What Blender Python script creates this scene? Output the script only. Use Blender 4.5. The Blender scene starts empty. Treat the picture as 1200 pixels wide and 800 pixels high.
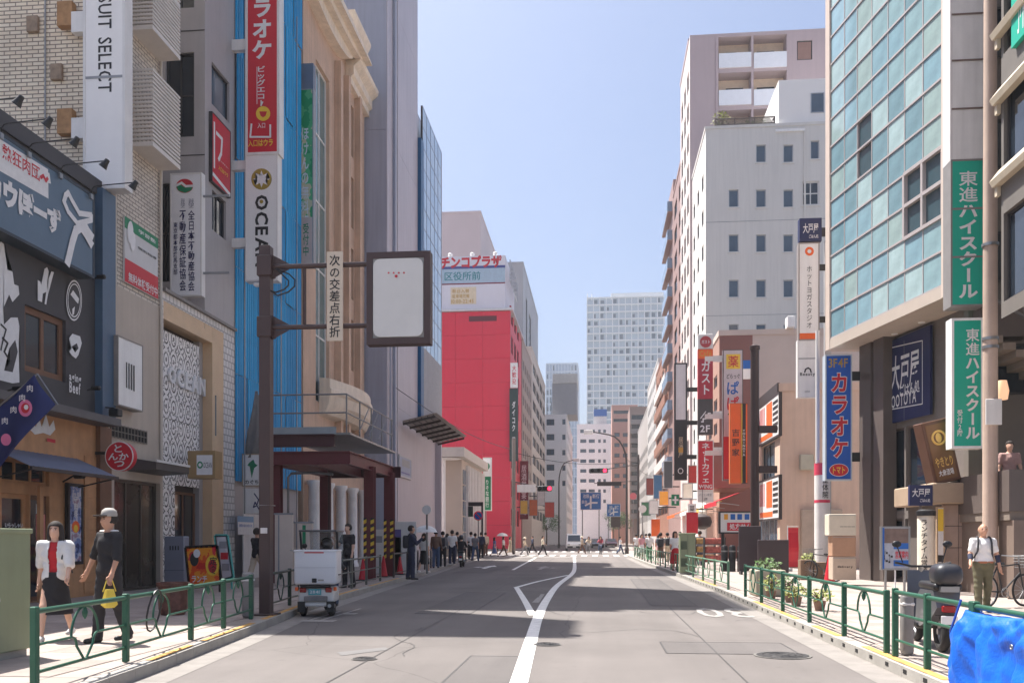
import bpy, bmesh, math, random
import numpy as np
from mathutils import Vector, Matrix
random.seed(11)
scene = bpy.context.scene
col = scene.collection
R = math.radians

# ---------------------------------------------------------------- camera, sky, sun, exposure
F, CX, HY, CAMZ = 1050.0, 600.0, 630.0, 1.5        # focal length and horizon in photo pixels
TH = math.atan(100 / F)                            # the street's vanishing point lies 100 px right of centre
cam_data = bpy.data.cameras.new('camera')
cam_data.sensor_width = 36; cam_data.lens = F / 1200 * 36
cam_data.shift_y = (HY - 400) / 1200
cam_data.clip_end = 6000; cam_data.clip_start = .05
cam = bpy.data.objects.new('camera', cam_data); col.objects.link(cam)
cam.location = (0, 0, CAMZ); cam.rotation_euler = (R(90), 0, TH)
scene.camera = cam

SUN_EL, SUN_AZ = R(64), math.atan2(-.84, .545)     # sun ahead and to the left of the street
world = bpy.data.worlds.new('World'); scene.world = world; world.use_nodes = True
wn = world.node_tree
sky = wn.nodes.new('ShaderNodeTexSky'); sky.sky_type = 'NISHITA'; sky.sun_disc = False
sky.sun_elevation = SUN_EL; sky.sun_rotation = SUN_AZ % (2 * math.pi)
sky.air_density = .85; sky.dust_density = 4.5; sky.ozone_density = 5.0
bg = wn.nodes['Background']; bg.inputs['Strength'].default_value = .085
wn.links.new(sky.outputs['Color'], bg.inputs['Color'])
sun_data = bpy.data.lights.new('sun', 'SUN'); sun_data.energy = 4.6; sun_data.angle = R(.55)
sun_data.color = (1, .965, .90)
sun = bpy.data.objects.new('sun', sun_data); col.objects.link(sun)
sdir = Vector((math.sin(SUN_AZ) * math.cos(SUN_EL), math.cos(SUN_AZ) * math.cos(SUN_EL), math.sin(SUN_EL)))
sun.rotation_euler = sdir.to_track_quat('Z', 'Y').to_euler()
sun.location = (0, 0, 60)
scene.view_settings.view_transform = 'Standard'; scene.view_settings.look = 'None'
scene.view_settings.exposure = 1.25; scene.view_settings.gamma = 1
scene.render.engine = 'CYCLES'
scene.cycles.max_bounces = 6; scene.cycles.diffuse_bounces = 4; scene.cycles.glossy_bounces = 3
scene.cycles.transmission_bounces = 4; scene.cycles.transparent_max_bounces = 8
scene.cycles.use_denoising = True
scene.cycles.sample_clamp_indirect = 6

# ---------------------------------------------------------------- photo pixel -> place
cT, sT = math.cos(TH), math.sin(TH)
def ray(x, y):
    a, b = (x - CX) / F, (HY - y) / F
    return Vector((a * cT - sT, a * sT + cT, b))
def G(x, y, z=0.0):                                 # where the pixel meets the ground
    d = ray(x, y); t = (z - CAMZ) / d.z
    return Vector((d.x * t, d.y * t, z))
def depth(X, Y): return Y * cT - X * sT
def colX(x, X): d = ray(x, HY); return X / d.x * d.y       # Y where column x meets the plane X
def colY(x, Y): d = ray(x, HY); return Y / d.y * d.x
def zat(y, X, Y): return CAMZ + (HY - y) / F * depth(X, Y)

class Plane:                                        # a vertical wall plane; u runs to the right seen from outside
    def __init__(s, ox, oy, rot):
        s.o = Vector((ox, oy, 0)); s.r = rot
        s.e = Vector((math.cos(rot), math.sin(rot), 0)); s.n = Vector((math.sin(rot), -math.cos(rot), 0))
    def uv(s, x, y):
        d = ray(x, y); c = Vector((0, 0, CAMZ))
        t = (s.o - c).dot(s.n) / d.dot(s.n); p = c + d * t
        return (p - s.o).dot(s.e), p.z
    def at(s, u, z, out=0.0):
        p = s.o + s.e * u + s.n * out; return Vector((p.x, p.y, z))
def PF(Y): return Plane(0, Y, 0.0)                  # faces the camera, u = X
def PLs(X): return Plane(X, 0, R(90))               # faces the street from the left, u = Y
def PRs(X): return Plane(X, 0, R(-90))              # faces the street from the right, u = -Y

# ---------------------------------------------------------------- materials
MATS = {}
def lin(c):
    return tuple(((v / 255) / 12.92 if v / 255 <= .04045 else ((v / 255 + .055) / 1.055) ** 2.4) for v in c)
def M(name, rgb=None, rough=.6, var=.10, scale=2.5, bump=0.0, bscale=40, metal=0.0, streak=0.0, spec=.5, emit=0.0, coat=0.0, alpha=None):
    if name in MATS: return MATS[name]
    m = bpy.data.materials.new(name); m.use_nodes = True; MATS[name] = m
    nt = m.node_tree; N = nt.nodes; L = nt.links
    b = N['Principled BSDF']
    c = lin(rgb)
    b.inputs['Roughness'].default_value = rough; b.inputs['Metallic'].default_value = metal
    b.inputs['Specular IOR Level'].default_value = spec
    b.inputs['Coat Weight'].default_value = coat
    m.diffuse_color = (*c, 1)
    tc = N.new('ShaderNodeTexCoord')
    if var > 0:
        n1 = N.new('ShaderNodeTexNoise'); n1.inputs['Scale'].default_value = scale; n1.inputs['Detail'].default_value = 6
        n1.inputs['Roughness'].default_value = .62
        L.new(tc.outputs['Object'], n1.inputs['Vector'])
        mr = N.new('ShaderNodeMapRange'); mr.inputs[1].default_value = .28; mr.inputs[2].default_value = .72
        mr.inputs[3].default_value = 1 - var; mr.inputs[4].default_value = 1 + var * .8
        L.new(n1.outputs['Fac'], mr.inputs[0]); fac = mr.outputs[0]
        if streak > 0:
            mp = N.new('ShaderNodeMapping'); mp.inputs['Scale'].default_value = (3.2, 3.2, .16)
            n2 = N.new('ShaderNodeTexNoise'); n2.inputs['Scale'].default_value = 1.6; n2.inputs['Detail'].default_value = 5
            L.new(tc.outputs['Object'], mp.inputs[0]); L.new(mp.outputs[0], n2.inputs['Vector'])
            m2 = N.new('ShaderNodeMapRange'); m2.inputs[1].default_value = .4; m2.inputs[2].default_value = .75
            m2.inputs[3].default_value = 1; m2.inputs[4].default_value = 1 - streak
            L.new(n2.outputs['Fac'], m2.inputs[0])
            mm = N.new('ShaderNodeMath'); mm.operation = 'MULTIPLY'; L.new(fac, mm.inputs[0]); L.new(m2.outputs[0], mm.inputs[1]); fac = mm.outputs[0]
        vs = N.new('ShaderNodeVectorMath'); vs.operation = 'SCALE'; vs.inputs[0].default_value = c
        L.new(fac, vs.inputs['Scale']); L.new(vs.outputs[0], b.inputs['Base Color'])
    else:
        b.inputs['Base Color'].default_value = (*c, 1)
    if bump > 0:
        n3 = N.new('ShaderNodeTexNoise'); n3.inputs['Scale'].default_value = bscale; n3.inputs['Detail'].default_value = 4
        L.new(tc.outputs['Object'], n3.inputs['Vector'])
        bp = N.new('ShaderNodeBump'); bp.inputs['Strength'].default_value = bump; bp.inputs['Distance'].default_value = .02
        L.new(n3.outputs['Fac'], bp.inputs['Height']); L.new(bp.outputs[0], b.inputs['Normal'])
    if emit > 0:
        b.inputs['Emission Color'].default_value = (*c, 1); b.inputs['Emission Strength'].default_value = emit
    if alpha is not None:
        b.inputs['Alpha'].default_value = alpha
    return m
def nodes_of(name):
    m = bpy.data.materials.new(name); m.use_nodes = True; MATS[name] = m
    return m, m.node_tree.nodes, m.node_tree.links, m.node_tree.nodes['Principled BSDF']
def tile_mat(name, c1, c2, mortar, bw, bh, msize=.012, rough=.6, bump=.5, offset=.5, var=.25, plane='xz'):
    """tiles too small to pick apart: brick pattern with relief in the wall's own x/z plane"""
    m, N, L, b = nodes_of(name)
    tc = N.new('ShaderNodeTexCoord'); sp = N.new('ShaderNodeSeparateXYZ'); cb = N.new('ShaderNodeCombineXYZ')
    L.new(tc.outputs['Object'], sp.inputs[0])
    if plane == 'xz':
        L.new(sp.outputs['X'], cb.inputs['X']); L.new(sp.outputs['Z'], cb.inputs['Y'])
    else:
        L.new(sp.outputs['X'], cb.inputs['X']); L.new(sp.outputs['Y'], cb.inputs['Y'])
    br = N.new('ShaderNodeTexBrick'); br.offset = offset
    br.inputs['Color1'].default_value = (*lin(c1), 1); br.inputs['Color2'].default_value = (*lin(c2), 1); br.inputs['Mortar'].default_value = (*lin(mortar), 1)
    br.inputs['Scale'].default_value = 1; br.inputs['Brick Width'].default_value = bw; br.inputs['Row Height'].default_value = bh
    br.inputs['Mortar Size'].default_value = msize; br.inputs['Mortar Smooth'].default_value = .1
    L.new(cb.outputs[0], br.inputs['Vector'])
    n1 = N.new('ShaderNodeTexNoise'); n1.inputs['Scale'].default_value = .7; n1.inputs['Detail'].default_value = 6
    L.new(tc.outputs['Object'], n1.inputs['Vector'])
    mr = N.new('ShaderNodeMapRange'); mr.inputs[1].default_value = .3; mr.inputs[2].default_value = .7
    mr.inputs[3].default_value = 1 - var; mr.inputs[4].default_value = 1.06
    L.new(n1.outputs['Fac'], mr.inputs[0])
    vs = N.new('ShaderNodeVectorMath'); vs.operation = 'SCALE'; L.new(br.outputs['Color'], vs.inputs[0]); L.new(mr.outputs[0], vs.inputs['Scale'])
    L.new(vs.outputs[0], b.inputs['Base Color'])
    b.inputs['Roughness'].default_value = rough
    if bump:
        bp = N.new('ShaderNodeBump'); bp.inputs['Strength'].default_value = bump; bp.inputs['Distance'].default_value = .01; bp.invert = True
        L.new(br.outputs['Fac'], bp.inputs['Height']); L.new(bp.outputs[0], b.inputs['Normal'])
    return m

# ---------------------------------------------------------------- mesh helpers
class MB:
    def __init__(s): s.v = []; s.f = []
    def add(s, vs, fs):
        o = len(s.v); s.v += [tuple(p) for p in vs]; s.f += [tuple(i + o for i in q) for q in fs]; return s
    def quad(s, a, b, c, d): return s.add([a, b, c, d], [(0, 1, 2, 3)])
    def box(s, x0, y0, z0, x1, y1, z1):
        if x0 > x1: x0, x1 = x1, x0
        if y0 > y1: y0, y1 = y1, y0
        if z0 > z1: z0, z1 = z1, z0
        return s.add([(x0, y0, z0), (x1, y0, z0), (x1, y1, z0), (x0, y1, z0), (x0, y0, z1), (x1, y0, z1), (x1, y1, z1), (x0, y1, z1)],
                     [(0, 3, 2, 1), (4, 5, 6, 7), (0, 1, 5, 4), (1, 2, 6, 5), (2, 3, 7, 6), (3, 0, 4, 7)])
    def rbox(s, x0, y0, z0, x1, y1, z1, b=.02, seg=2):       # box with rounded edges
        bm = bmesh.new(); bmesh.ops.create_cube(bm, size=1)
        for q in bm.verts: q.co = Vector(((x0 + x1) / 2 + q.co.x * abs(x1 - x0), (y0 + y1) / 2 + q.co.y * abs(y1 - y0), (z0 + z1) / 2 + q.co.z * abs(z1 - z0)))
        bmesh.ops.bevel(bm, geom=bm.edges[:], offset=b, segments=seg, affect='EDGES', profile=.5)
        bm.verts.index_update(); s.add([q.co[:] for q in bm.verts], [[w.index for w in f.verts] for f in bm.faces]); bm.free(); return s
    def hexa(s, p): return s.add(p, [(0, 3, 2, 1), (4, 5, 6, 7), (0, 1, 5, 4), (1, 2, 6, 5), (2, 3, 7, 6), (3, 0, 4, 7)])
    def beam(s, p, q, w, h, up=(0, 0, 1)):                    # square bar from p to q
        p, q = Vector(p), Vector(q); d = (q - p).normalized(); u = Vector(up)
        if abs(d.dot(u)) > .98: u = Vector((0, 1, 0))
        a = d.cross(u).normalized() * w / 2; b = a.cross(d).normalized() * h / 2
        return s.hexa([p - a - b, p + a - b, q + a - b, q - a - b, p - a + b, p + a + b, q + a + b, q - a + b])
    def tube(s, pts, r, n=8, closed=False, caps=True):
        pts = [Vector(p) for p in pts]; k = len(pts); rs = r if isinstance(r, (list, tuple)) else [r] * k
        base = len(s.v); prev = None
        for i, p in enumerate(pts):
            if closed: t = pts[(i + 1) % k] - pts[i - 1]
            else: t = pts[min(i + 1, k - 1)] - pts[max(i - 1, 0)]
            t = t.normalized() if t.length > 1e-9 else Vector((0, 0, 1))
            if prev is None:
                a = t.cross(Vector((0, 0, 1)))
                if a.length < .05: a = t.cross(Vector((1, 0, 0)))
            else: a = prev - t * prev.dot(t)
            a.normalize(); prev = a; b = t.cross(a)
            for j in range(n):
                an = 2 * math.pi * j / n
                s.v.append(tuple(p + (a * math.cos(an) + b * math.sin(an)) * rs[i]))
        for i in range(k if closed else k - 1):
            i2 = (i + 1) % k
            for j in range(n):
                j2 = (j + 1) % n
                s.f.append((base + i * n + j, base + i * n + j2, base + i2 * n + j2, base + i2 * n + j))
        if caps and not closed:
            s.f.append(tuple(base + j for j in reversed(range(n)))); s.f.append(tuple(base + (k - 1) * n + j for j in range(n)))
        return s
    def lathe(s, prof, c=(0, 0, 0), n=20, axis='z', caps=True):          # prof: (radius, height)
        base = len(s.v); cx, cy, cz = c
        for r, h in prof:
            for j in range(n):
                a = 2 * math.pi * j / n; x, y = r * math.cos(a), r * math.sin(a)
                s.v.append({'z': (cx + x, cy + y, cz + h), 'y': (cx + x, cy + h, cz - y), 'x': (cx + h, cy + x, cz + y)}[axis])
        for i in range(len(prof) - 1):
            for j in range(n):
                j2 = (j + 1) % n
                s.f.append((base + i * n + j, base + i * n + j2, base + (i + 1) * n + j2, base + (i + 1) * n + j))
        if caps: s.f.append(tuple(base + j for j in reversed(range(n)))); s.f.append(tuple(base + (len(prof) - 1) * n + j for j in range(n)))
        return s
    def prism(s, poly, y0, y1):                               # x/z polygon pushed along y
        n = len(poly); a = [(x, y0, z) for x, z in poly]; b = [(x, y1, z) for x, z in poly]
        return s.add(a + b, [tuple(range(n)), tuple(reversed(range(n, 2 * n)))] + [(i, i + n, (i + 1) % n + n, (i + 1) % n) for i in range(n)])
    def slab(s, poly, z0, z1):                                # x/y polygon pushed up
        n = len(poly); a = [(x, y, z0) for x, y in poly]; b = [(x, y, z1) for x, y in poly]
        return s.add(a + b, [tuple(reversed(range(n))), tuple(range(n, 2 * n))] + [(i, (i + 1) % n, (i + 1) % n + n, i + n) for i in range(n)])
    def ball(s, c, rx, ry=None, rz=None, nu=14, nv=9):
        ry = ry or rx; rz = rz or rx
        prof = [(max(1e-3, math.sin(math.pi * i / nv)), -math.cos(math.pi * i / nv)) for i in range(nv + 1)]
        m = MB().lathe(prof, n=nu); return s.add([(c[0] + x * rx, c[1] + y * ry, c[2] + z * rz) for x, y, z in m.v], m.f)
    def ring(s, c, r, t, axis='x', n=28, k=8):
        p = []
        for i in range(n):
            a = 2 * math.pi * i / n; u, v = r * math.cos(a), r * math.sin(a)
            p.append({'x': (c[0], c[1] + u, c[2] + v), 'y': (c[0] + u, c[1], c[2] + v), 'z': (c[0] + u, c[1] + v, c[2])}[axis])
        return s.tube(p, t, k, closed=True)
    def join(s, o): return s.add(o.v, o.f)
    def mapped(s, fn): s.v = [tuple(fn(Vector(p))) for p in s.v]; return s
    def mesh(s, name, mat=None, smooth=False, angle=None):
        me = bpy.data.meshes.new(name); me.from_pydata(s.v, [], s.f); me.update()
        if mat: me.materials.append(mat)
        if smooth:
            me.polygons.foreach_set('use_smooth', [True] * len(me.polygons))
            if angle: me.set_sharp_from_angle(angle=R(angle))
        return me
    def build(s, name, mat=None, parent=None, loc=(0, 0, 0), rotz=0.0, world=False, smooth=False, angle=40):
        return obj(name, s.mesh(name, mat, smooth, angle if smooth else None), parent, loc, rotz, world)

def obj(name, data, parent=None, loc=(0, 0, 0), rotz=0.0, world=False):
    o = bpy.data.objects.new(name, data); col.objects.link(o); o.location = loc; o.rotation_euler = (0, 0, rotz)
    if parent:
        o.parent = parent
        if world:
            o.matrix_parent_inverse = (Matrix.Translation(parent.location) @ Matrix.Rotation(parent.rotation_euler.z, 4, 'Z')).inverted()
    return o
def tag(o, label, cat, group=None):
    o['label'] = label; o['category'] = cat
    if group: o['group'] = group
    return o
def thing(name, label, cat, loc=(0, 0, 0), rotz=0.0, group=None):
    o = obj(name, None, None, loc, rotz); o.empty_display_size = .2; return tag(o, label, cat, group)
def struct(o): o['kind'] = 'structure'; return o
def stuff(o): o['kind'] = 'stuff'; return o
def dup(root, loc, rotz, label, group=None, remap=None):
    def cp(o, parent):
        c = o.copy(); col.objects.link(c); c.parent = parent
        if remap and o.data and o.data.materials and o.data.materials[0] and o.data.materials[0].name in remap:
            c.data = o.data.copy(); c.data.materials[0] = remap[o.data.materials[0].name]
        for ch in o.children: cp(ch, c)
        return c
    r = cp(root, None); r.location = loc; r.rotation_euler = (0, 0, rotz); r['label'] = label
    if group: r['group'] = group
    return r

# ---------------------------------------------------------------- lettering
GLY = {}
type_scene = bpy.data.scenes.new('type')              # letters are shaped here, away from the big scene
def glyph(ch, bold):
    if '\u4e00' <= ch <= '\u9fff': bold = min(bold, .012)
    k = (ch, bold)
    if k in GLY: return GLY[k]
    cu = bpy.data.curves.new('t', 'FONT'); cu.body = ch; cu.size = 1; cu.resolution_u = 2; cu.offset = bold
    o = bpy.data.objects.new('t', cu); type_scene.collection.objects.link(o)
    vl = type_scene.view_layers[0]; vl.update(); dg = vl.depsgraph; me = bpy.data.meshes.new_from_object(o.evaluated_get(dg))
    v = [tuple(q.co) for q in me.vertices]; f = [tuple(p.vertices) for p in me.polygons]
    bpy.data.objects.remove(o); bpy.data.curves.remove(cu); bpy.data.meshes.remove(me)
    GLY[k] = (v, f); return GLY[k]
def is_wide(ch): return ord(ch) > 0x2e80
def text_mb(s, x0, z0, x1, z1, y=-.006, vert=False, bold=.02, turned=False, italic=0.0):
    """lettering that fills the box x0..x1, z0..z1 in the x/z plane"""
    V, Fc = [], []
    pen = 0.0
    for ch in s:
        if ch == ' ': pen += .45; continue
        v, f = glyph(ch, bold)
        if not v: continue
        a = np.array(v)[:, :2]
        if vert:
            if ch in 'ー～-': a = np.stack([-(a[:, 1] - .37), a[:, 0] - .5], 1) + np.array([.5, .37]); a[:, 0] = 1 - a[:, 0]
            if is_wide(ch): px = 0
            else: px = .5 - (a[:, 0].min() + a[:, 0].max()) / 2
            if is_wide(ch): q = a + np.array([px, -pen]); step = 1.02
            else: q = a + np.array([px, -pen + (.37 - (a[:, 1].min() + a[:, 1].max()) / 2)]); step = .9
        else:
            if is_wide(ch): q = a + np.array([pen, 0]); step = 1.0
            else: q = a - np.array([a[:, 0].min(), 0]) + np.array([pen, 0]); step = a[:, 0].max() - a[:, 0].min() + .10
        pen += step
        o = len(V); V += q.tolist(); Fc += [tuple(i + o for i in p) for p in f]
    a = np.array(V)
    if turned: a = np.stack([a[:, 1], -a[:, 0]], 1)
    if italic: a[:, 0] += italic * a[:, 1]
    mn, mx = a.min(0), a.max(0); a = (a - mn) / np.maximum(mx - mn, 1e-6)
    m = MB(); m.v = [(x0 + p[0] * (x1 - x0), y, z0 + p[1] * (z1 - z0)) for p in a]; m.f = Fc
    return m

class Sign:
    """a board on a plane; its box, lettering and marks are given by the photo pixels they cover"""
    def __init__(s, name, label, P, x0, y0, x1, y1, mat, t=.15, frame=None, fw=.03, out=0.0, group=None, cat='sign', rim=.012):
        s.P = P; u0, v1 = P.uv(x0, y0); u1, v0 = P.uv(x1, y1); s.u0, s.v0 = u0, v0; s.w, s.h = u1 - u0, v1 - v0; s.k = 0
        p = P.at(u0, v0, out); s.root = thing(name, label, cat, p, P.r, group)
        MB().box(0, 0, 0, s.w, t, s.h).build('panel', mat, s.root)
        if frame:
            m = MB(); w, h, e = s.w, s.h, rim
            m.box(-e, -e, -e, fw, t + e, h + e).box(w - fw, -e, -e, w + e, t + e, h + e).box(fw, -e, -e, w - fw, t + e, fw).box(fw, -e, h - fw, w - fw, t + e, h + e)
            m.build('frame', frame, s.root)
        s.t = t
    def loc(s, x, y): u, v = s.P.uv(x, y); return u - s.u0, v - s.v0
    def att(s, m, name, mat): return m.build(name, mat, s.root)
    def off(s): s.k += 1; return -.003 - .0025 * s.k
    def text(s, st, x0, y0, x1, y1, mat, vert=False, bold=.02, turned=False, name='lettering', italic=0.0):
        a, d = s.loc(x0, y0); c, b = s.loc(x1, y1)
        return s.att(text_mb(st, a, b, c, d, s.off(), vert, bold, turned, italic), name, mat)
    def rect(s, x0, y0, x1, y1, mat, name='stripe'):
        a, d = s.loc(x0, y0); c, b = s.loc(x1, y1); y = s.off()
        return s.att(MB().quad((a, y, b), (c, y, b), (c, y, d), (a, y, d)), name, mat)
    def poly(s, pts, mat, name='mark'):
        y = s.off(); q = [s.loc(*p) for p in pts]; bm = bmesh.new()
        bm.faces.new([bm.verts.new((a, y, b)) for a, b in q]); bmesh.ops.triangulate(bm, faces=bm.faces[:]); bm.verts.index_update()
        m = MB().add([v.co[:] for v in bm.verts], [[v.index for v in f.verts] for f in bm.faces]); bm.free(); return s.att(m, name, mat)
    def disc(s, x, y, rx, mat, ry=None, name='emblem', n=24, inner=0.0):
        ry = ry or rx; yy = s.off(); m = MB()
        q = [s.loc(x + rx * math.cos(2 * math.pi * i / n), y + ry * math.sin(2 * math.pi * i / n)) for i in range(n)]
        if inner:
            c = s.loc(x, y); w = [(c[0] + (a - c[0]) * inner, c[1] + (b - c[1]) * inner) for a, b in q]
            m.add([(a, yy, b) for a, b in q + w], [(i, (i + 1) % n, (i + 1) % n + n, i + n) for i in range(n)])
        else: m.add([(a, yy, b) for a, b in q], [tuple(range(n))])
        return s.att(m, name, mat)
    def line(s, pts, w, mat, name='line_mark'):
        y = s.off(); m = MB(); q = [Vector((a, 0, b)) for a, b in (s.loc(*p) for p in pts)]
        for i in range(len(q) - 1):
            d = (q[i + 1] - q[i]).normalized(); n = Vector((-d.z, 0, d.x)) * w / 2; a = q[i] - d * w * .3; b = q[i + 1] + d * w * .3
            m.quad(*[(p.x, y - .0002 * i, p.z) for p in (a - n, b - n, b + n, a + n)])
        return s.att(m, name, mat)
    def arms(s, zs, length, mat, side=-1, w=.06, t=.05):       # brackets back to the wall at the board's side
        for y in zs:
            v = s.loc(0, y)[1] if False else zat(y, s.root.location.x, s.root.location.y) - s.v0
            x = -.013 if side < 0 else s.w + .013
            MB().box(x, s.t / 2 - t / 2, v - w / 2, x + side * length, s.t / 2 + t / 2, v + w / 2).build('bracket', mat, s.root)

class Face(Sign):
    """marks that belong to a building's own wall"""
    def __init__(s, root, P, out=0.0): s.root, s.P, s.out, s.u0, s.v0, s.k = root, P, out, 0, 0, 0
    def att(s, m, name, mat): return m.build(name, mat, s.root, s.P.at(0, 0, s.out), s.P.r, world=True)

# ---------------------------------------------------------------- walls with real openings
WIN = {}
def window(parent, P_loc, rot, w, h, fr, pane, nx=1, nz=1, fw=.05, inset=.12, name='window', sill=None, world=True):
    """frame mesh with its panes as a sub-part; alike windows share mesh data"""
    k = (round(w, 3), round(h, 3), fr.name, pane.name, nx, nz, fw, inset)
    if k not in WIN:
        m = MB(); d0, d1 = inset - .04, inset + .03
        m.box(0, d0, 0, fw, d1, h).box(w - fw, d0, 0, w, d1, h).box(fw, d0, 0, w - fw, d1, fw).box(fw, d0, h - fw, w - fw, d1, h)
        for i in range(1, nx): x = w * i / nx; m.box(x - fw * .4, d0 + .01, fw, x + fw * .4, d1, h - fw)
        for i in range(1, nz): z = h * i / nz; m.box(fw, d0 + .006, z - fw * .4, w - fw, d1 - .004, z + fw * .4)
        p = MB().box(fw * .6, inset, fw * .6, w - fw * .6, inset + .012, h - fw * .6)
        WIN[k] = (m.mesh('window', fr), p.mesh('pane', pane))
    a, b = WIN[k]
    o = obj(name, a, parent, P_loc, rot, world); obj('pane', b, o)
    return o
def wall(parent, P, u0, u1, z0, z1, ops, mat, reveal=.2, name='wall', out=0.0):
    """ops: (u0, z0, u1, z1, window kwargs or None)"""
    us = sorted({u0, u1, *[max(u0, min(u1, v)) for o in ops for v in (o[0], o[2])]}); zs = sorted({z0, z1, *[max(z0, min(z1, v)) for o in ops for v in (o[1], o[3])]})
    m = MB()
    for i in range(len(us) - 1):
        for j in range(len(zs) - 1):
            c, d = (us[i] + us[i + 1]) / 2, (zs[j] + zs[j + 1]) / 2
            if any(o[0] < c < o[2] and o[1] < d < o[3] for o in ops): continue
            m.quad((us[i] - u0, 0, zs[j]), (us[i + 1] - u0, 0, zs[j]), (us[i + 1] - u0, 0, zs[j + 1]), (us[i] - u0, 0, zs[j + 1]))
    for o in ops:
        a, b, c, d = o[0] - u0, o[1], o[2] - u0, o[3]; r = reveal
        m.quad((a, 0, b), (a, r, b), (a, r, d), (a, 0, d)).quad((c, 0, b), (c, 0, d), (c, r, d), (c, r, b))
        m.quad((a, 0, d), (a, r, d), (c, r, d), (c, 0, d)).quad((a, 0, b), (c, 0, b), (c, r, b), (a, r, b))
    w = m.build(name, mat, parent, P.at(u0, 0, out), P.r, world=True)
    for o in ops:
        if o[4]: window(parent, P.at(o[0], o[1], out), P.r, o[2] - o[0], o[3] - o[1], **o[4])
    return w
def grid(us, w, zs, h, kw): return [(u, z, u + w, z + h, kw) for u in us for z in zs]
def core(parent, x0, x1, y0, y1, h, mat, inset=.32, name='back_wall', par=.35, cap=None, z0=0.0):
    """the closed body behind the walls, and a parapet cap round the roof"""
    i = inset
    MB().box(x0 + i, y0 + i, z0, x1 - i, y1 - i, h - .05).build(name, mat, parent, world=True)
    m = MB(); c = .06
    m.box(x0 - c, y0 - c, h - .02, x1 + c, y0 + .35, h + par).box(x0 - c, y1 - .35, h - .02, x1 + c, y1 + c, h + par)
    m.box(x0 - c, y0 + .35, h - .02, x0 + .35, y1 - .35, h + par).box(x1 - .35, y0 + .35, h - .02, x1 + c, y1 - .35, h + par)
    m.build('parapet', cap or mat, parent, world=True)
    MB().box(x0 + .35, y0 + .35, h - .04, x1 - .35, y1 - .35, h + .02).build('roof', M('roof deck', (120, 118, 116), .9), parent, world=True)

# ================================================================ ground, road, kerbs, pavements
def asphalt(name, c, patch):
    m, N, L, b = nodes_of(name)
    tc = N.new('ShaderNodeTexCoord')
    def noise(sc, det, mp=None):
        n = N.new('ShaderNodeTexNoise'); n.inputs['Scale'].default_value = sc; n.inputs['Detail'].default_value = det; n.inputs['Roughness'].default_value = .6
        if mp:
            q = N.new('ShaderNodeMapping'); q.inputs['Scale'].default_value = mp; L.new(tc.outputs['Object'], q.inputs[0]); L.new(q.outputs[0], n.inputs['Vector'])
        else: L.new(tc.outputs['Object'], n.inputs['Vector'])
        return n.outputs['Fac']
    def rng(f, a, bb, lo, hi):
        r = N.new('ShaderNodeMapRange'); r.inputs[1].default_value = a; r.inputs[2].default_value = bb; r.inputs[3].default_value = lo; r.inputs[4].default_value = hi
        L.new(f, r.inputs[0]); return r.outputs[0]
    def mul(a, bb):
        q = N.new('ShaderNodeMath'); q.operation = 'MULTIPLY'; L.new(a, q.inputs[0]); L.new(bb, q.inputs[1]); return q.outputs[0]
    grain = rng(noise(90, 3), .3, .7, .86, 1.14)
    broad = rng(noise(.35, 5), .3, .7, 1 - patch * 1.3, 1 + patch * .9)
    tracks = rng(noise(1.0, 4, (.9, .05, 1)), .35, .7, 1.05, .86)
    spots = rng(noise(5, 6), .62, .74, 1, .8)
    f = mul(mul(grain, broad), mul(tracks, spots))
    vo = N.new('ShaderNodeTexVoronoi'); vo.feature = 'DISTANCE_TO_EDGE'; vo.inputs['Scale'].default_value = .16
    dn = N.new('ShaderNodeTexNoise'); dn.inputs['Scale'].default_value = 1.3; L.new(tc.outputs['Object'], dn.inputs['Vector'])
    mx = N.new('ShaderNodeMixRGB'); mx.inputs[0].default_value = .2; L.new(tc.outputs['Object'], mx.inputs[1]); L.new(dn.outputs['Color'], mx.inputs[2])
    L.new(mx.outputs[0], vo.inputs['Vector']); f = mul(f, rng(vo.outputs['Distance'], 0, .0016, .62, 1))
    vs = N.new('ShaderNodeVectorMath'); vs.operation = 'SCALE'; vs.inputs[0].default_value = lin(c); L.new(f, vs.inputs['Scale']); L.new(vs.outputs[0], b.inputs['Base Color'])
    b.inputs['Roughness'].default_value = .88; b.inputs['Specular IOR Level'].default_value = .3
    bp = N.new('ShaderNodeBump'); bp.inputs['Strength'].default_value = .35; bp.inputs['Distance'].default_value = .008
    L.new(noise(130, 2), bp.inputs['Height']); L.new(bp.outputs[0], b.inputs['Normal'])
    return m
m_asph = asphalt('asphalt', (113, 107, 104), .12)
m_asph2 = asphalt('worn asphalt', (117, 111, 108), .10)
m_paint = M('road paint', (226, 223, 218), .7, .22, 7, .2)
m_faded = M('faded road paint', (152, 147, 143), .8, .25, 14)
m_kerb = M('kerb concrete', (160, 155, 148), .85, .16, 3, .3, 60)
m_yellow = M('yellow kerb paint', (196, 150, 84), .8, .35, 5)
m_pave = M('paver', (160, 146, 138), .85, .14, 2, .2, 70)
m_pave2 = M('paver light', (166, 152, 143), .85, .14, 2, .2, 70)
m_pave3 = M('paver dark', (148, 135, 128), .85, .14, 2, .2, 70)
m_bed = tile_mat('pavement', (164, 151, 143), (156, 144, 137), (124, 115, 109), .6, .6, .012, .85, .3, 0, .15, 'xy')
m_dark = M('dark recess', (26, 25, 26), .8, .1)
m_iron = M('cast iron', (74, 72, 72), .55, .25, 12, .5, 60, .6)

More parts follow.
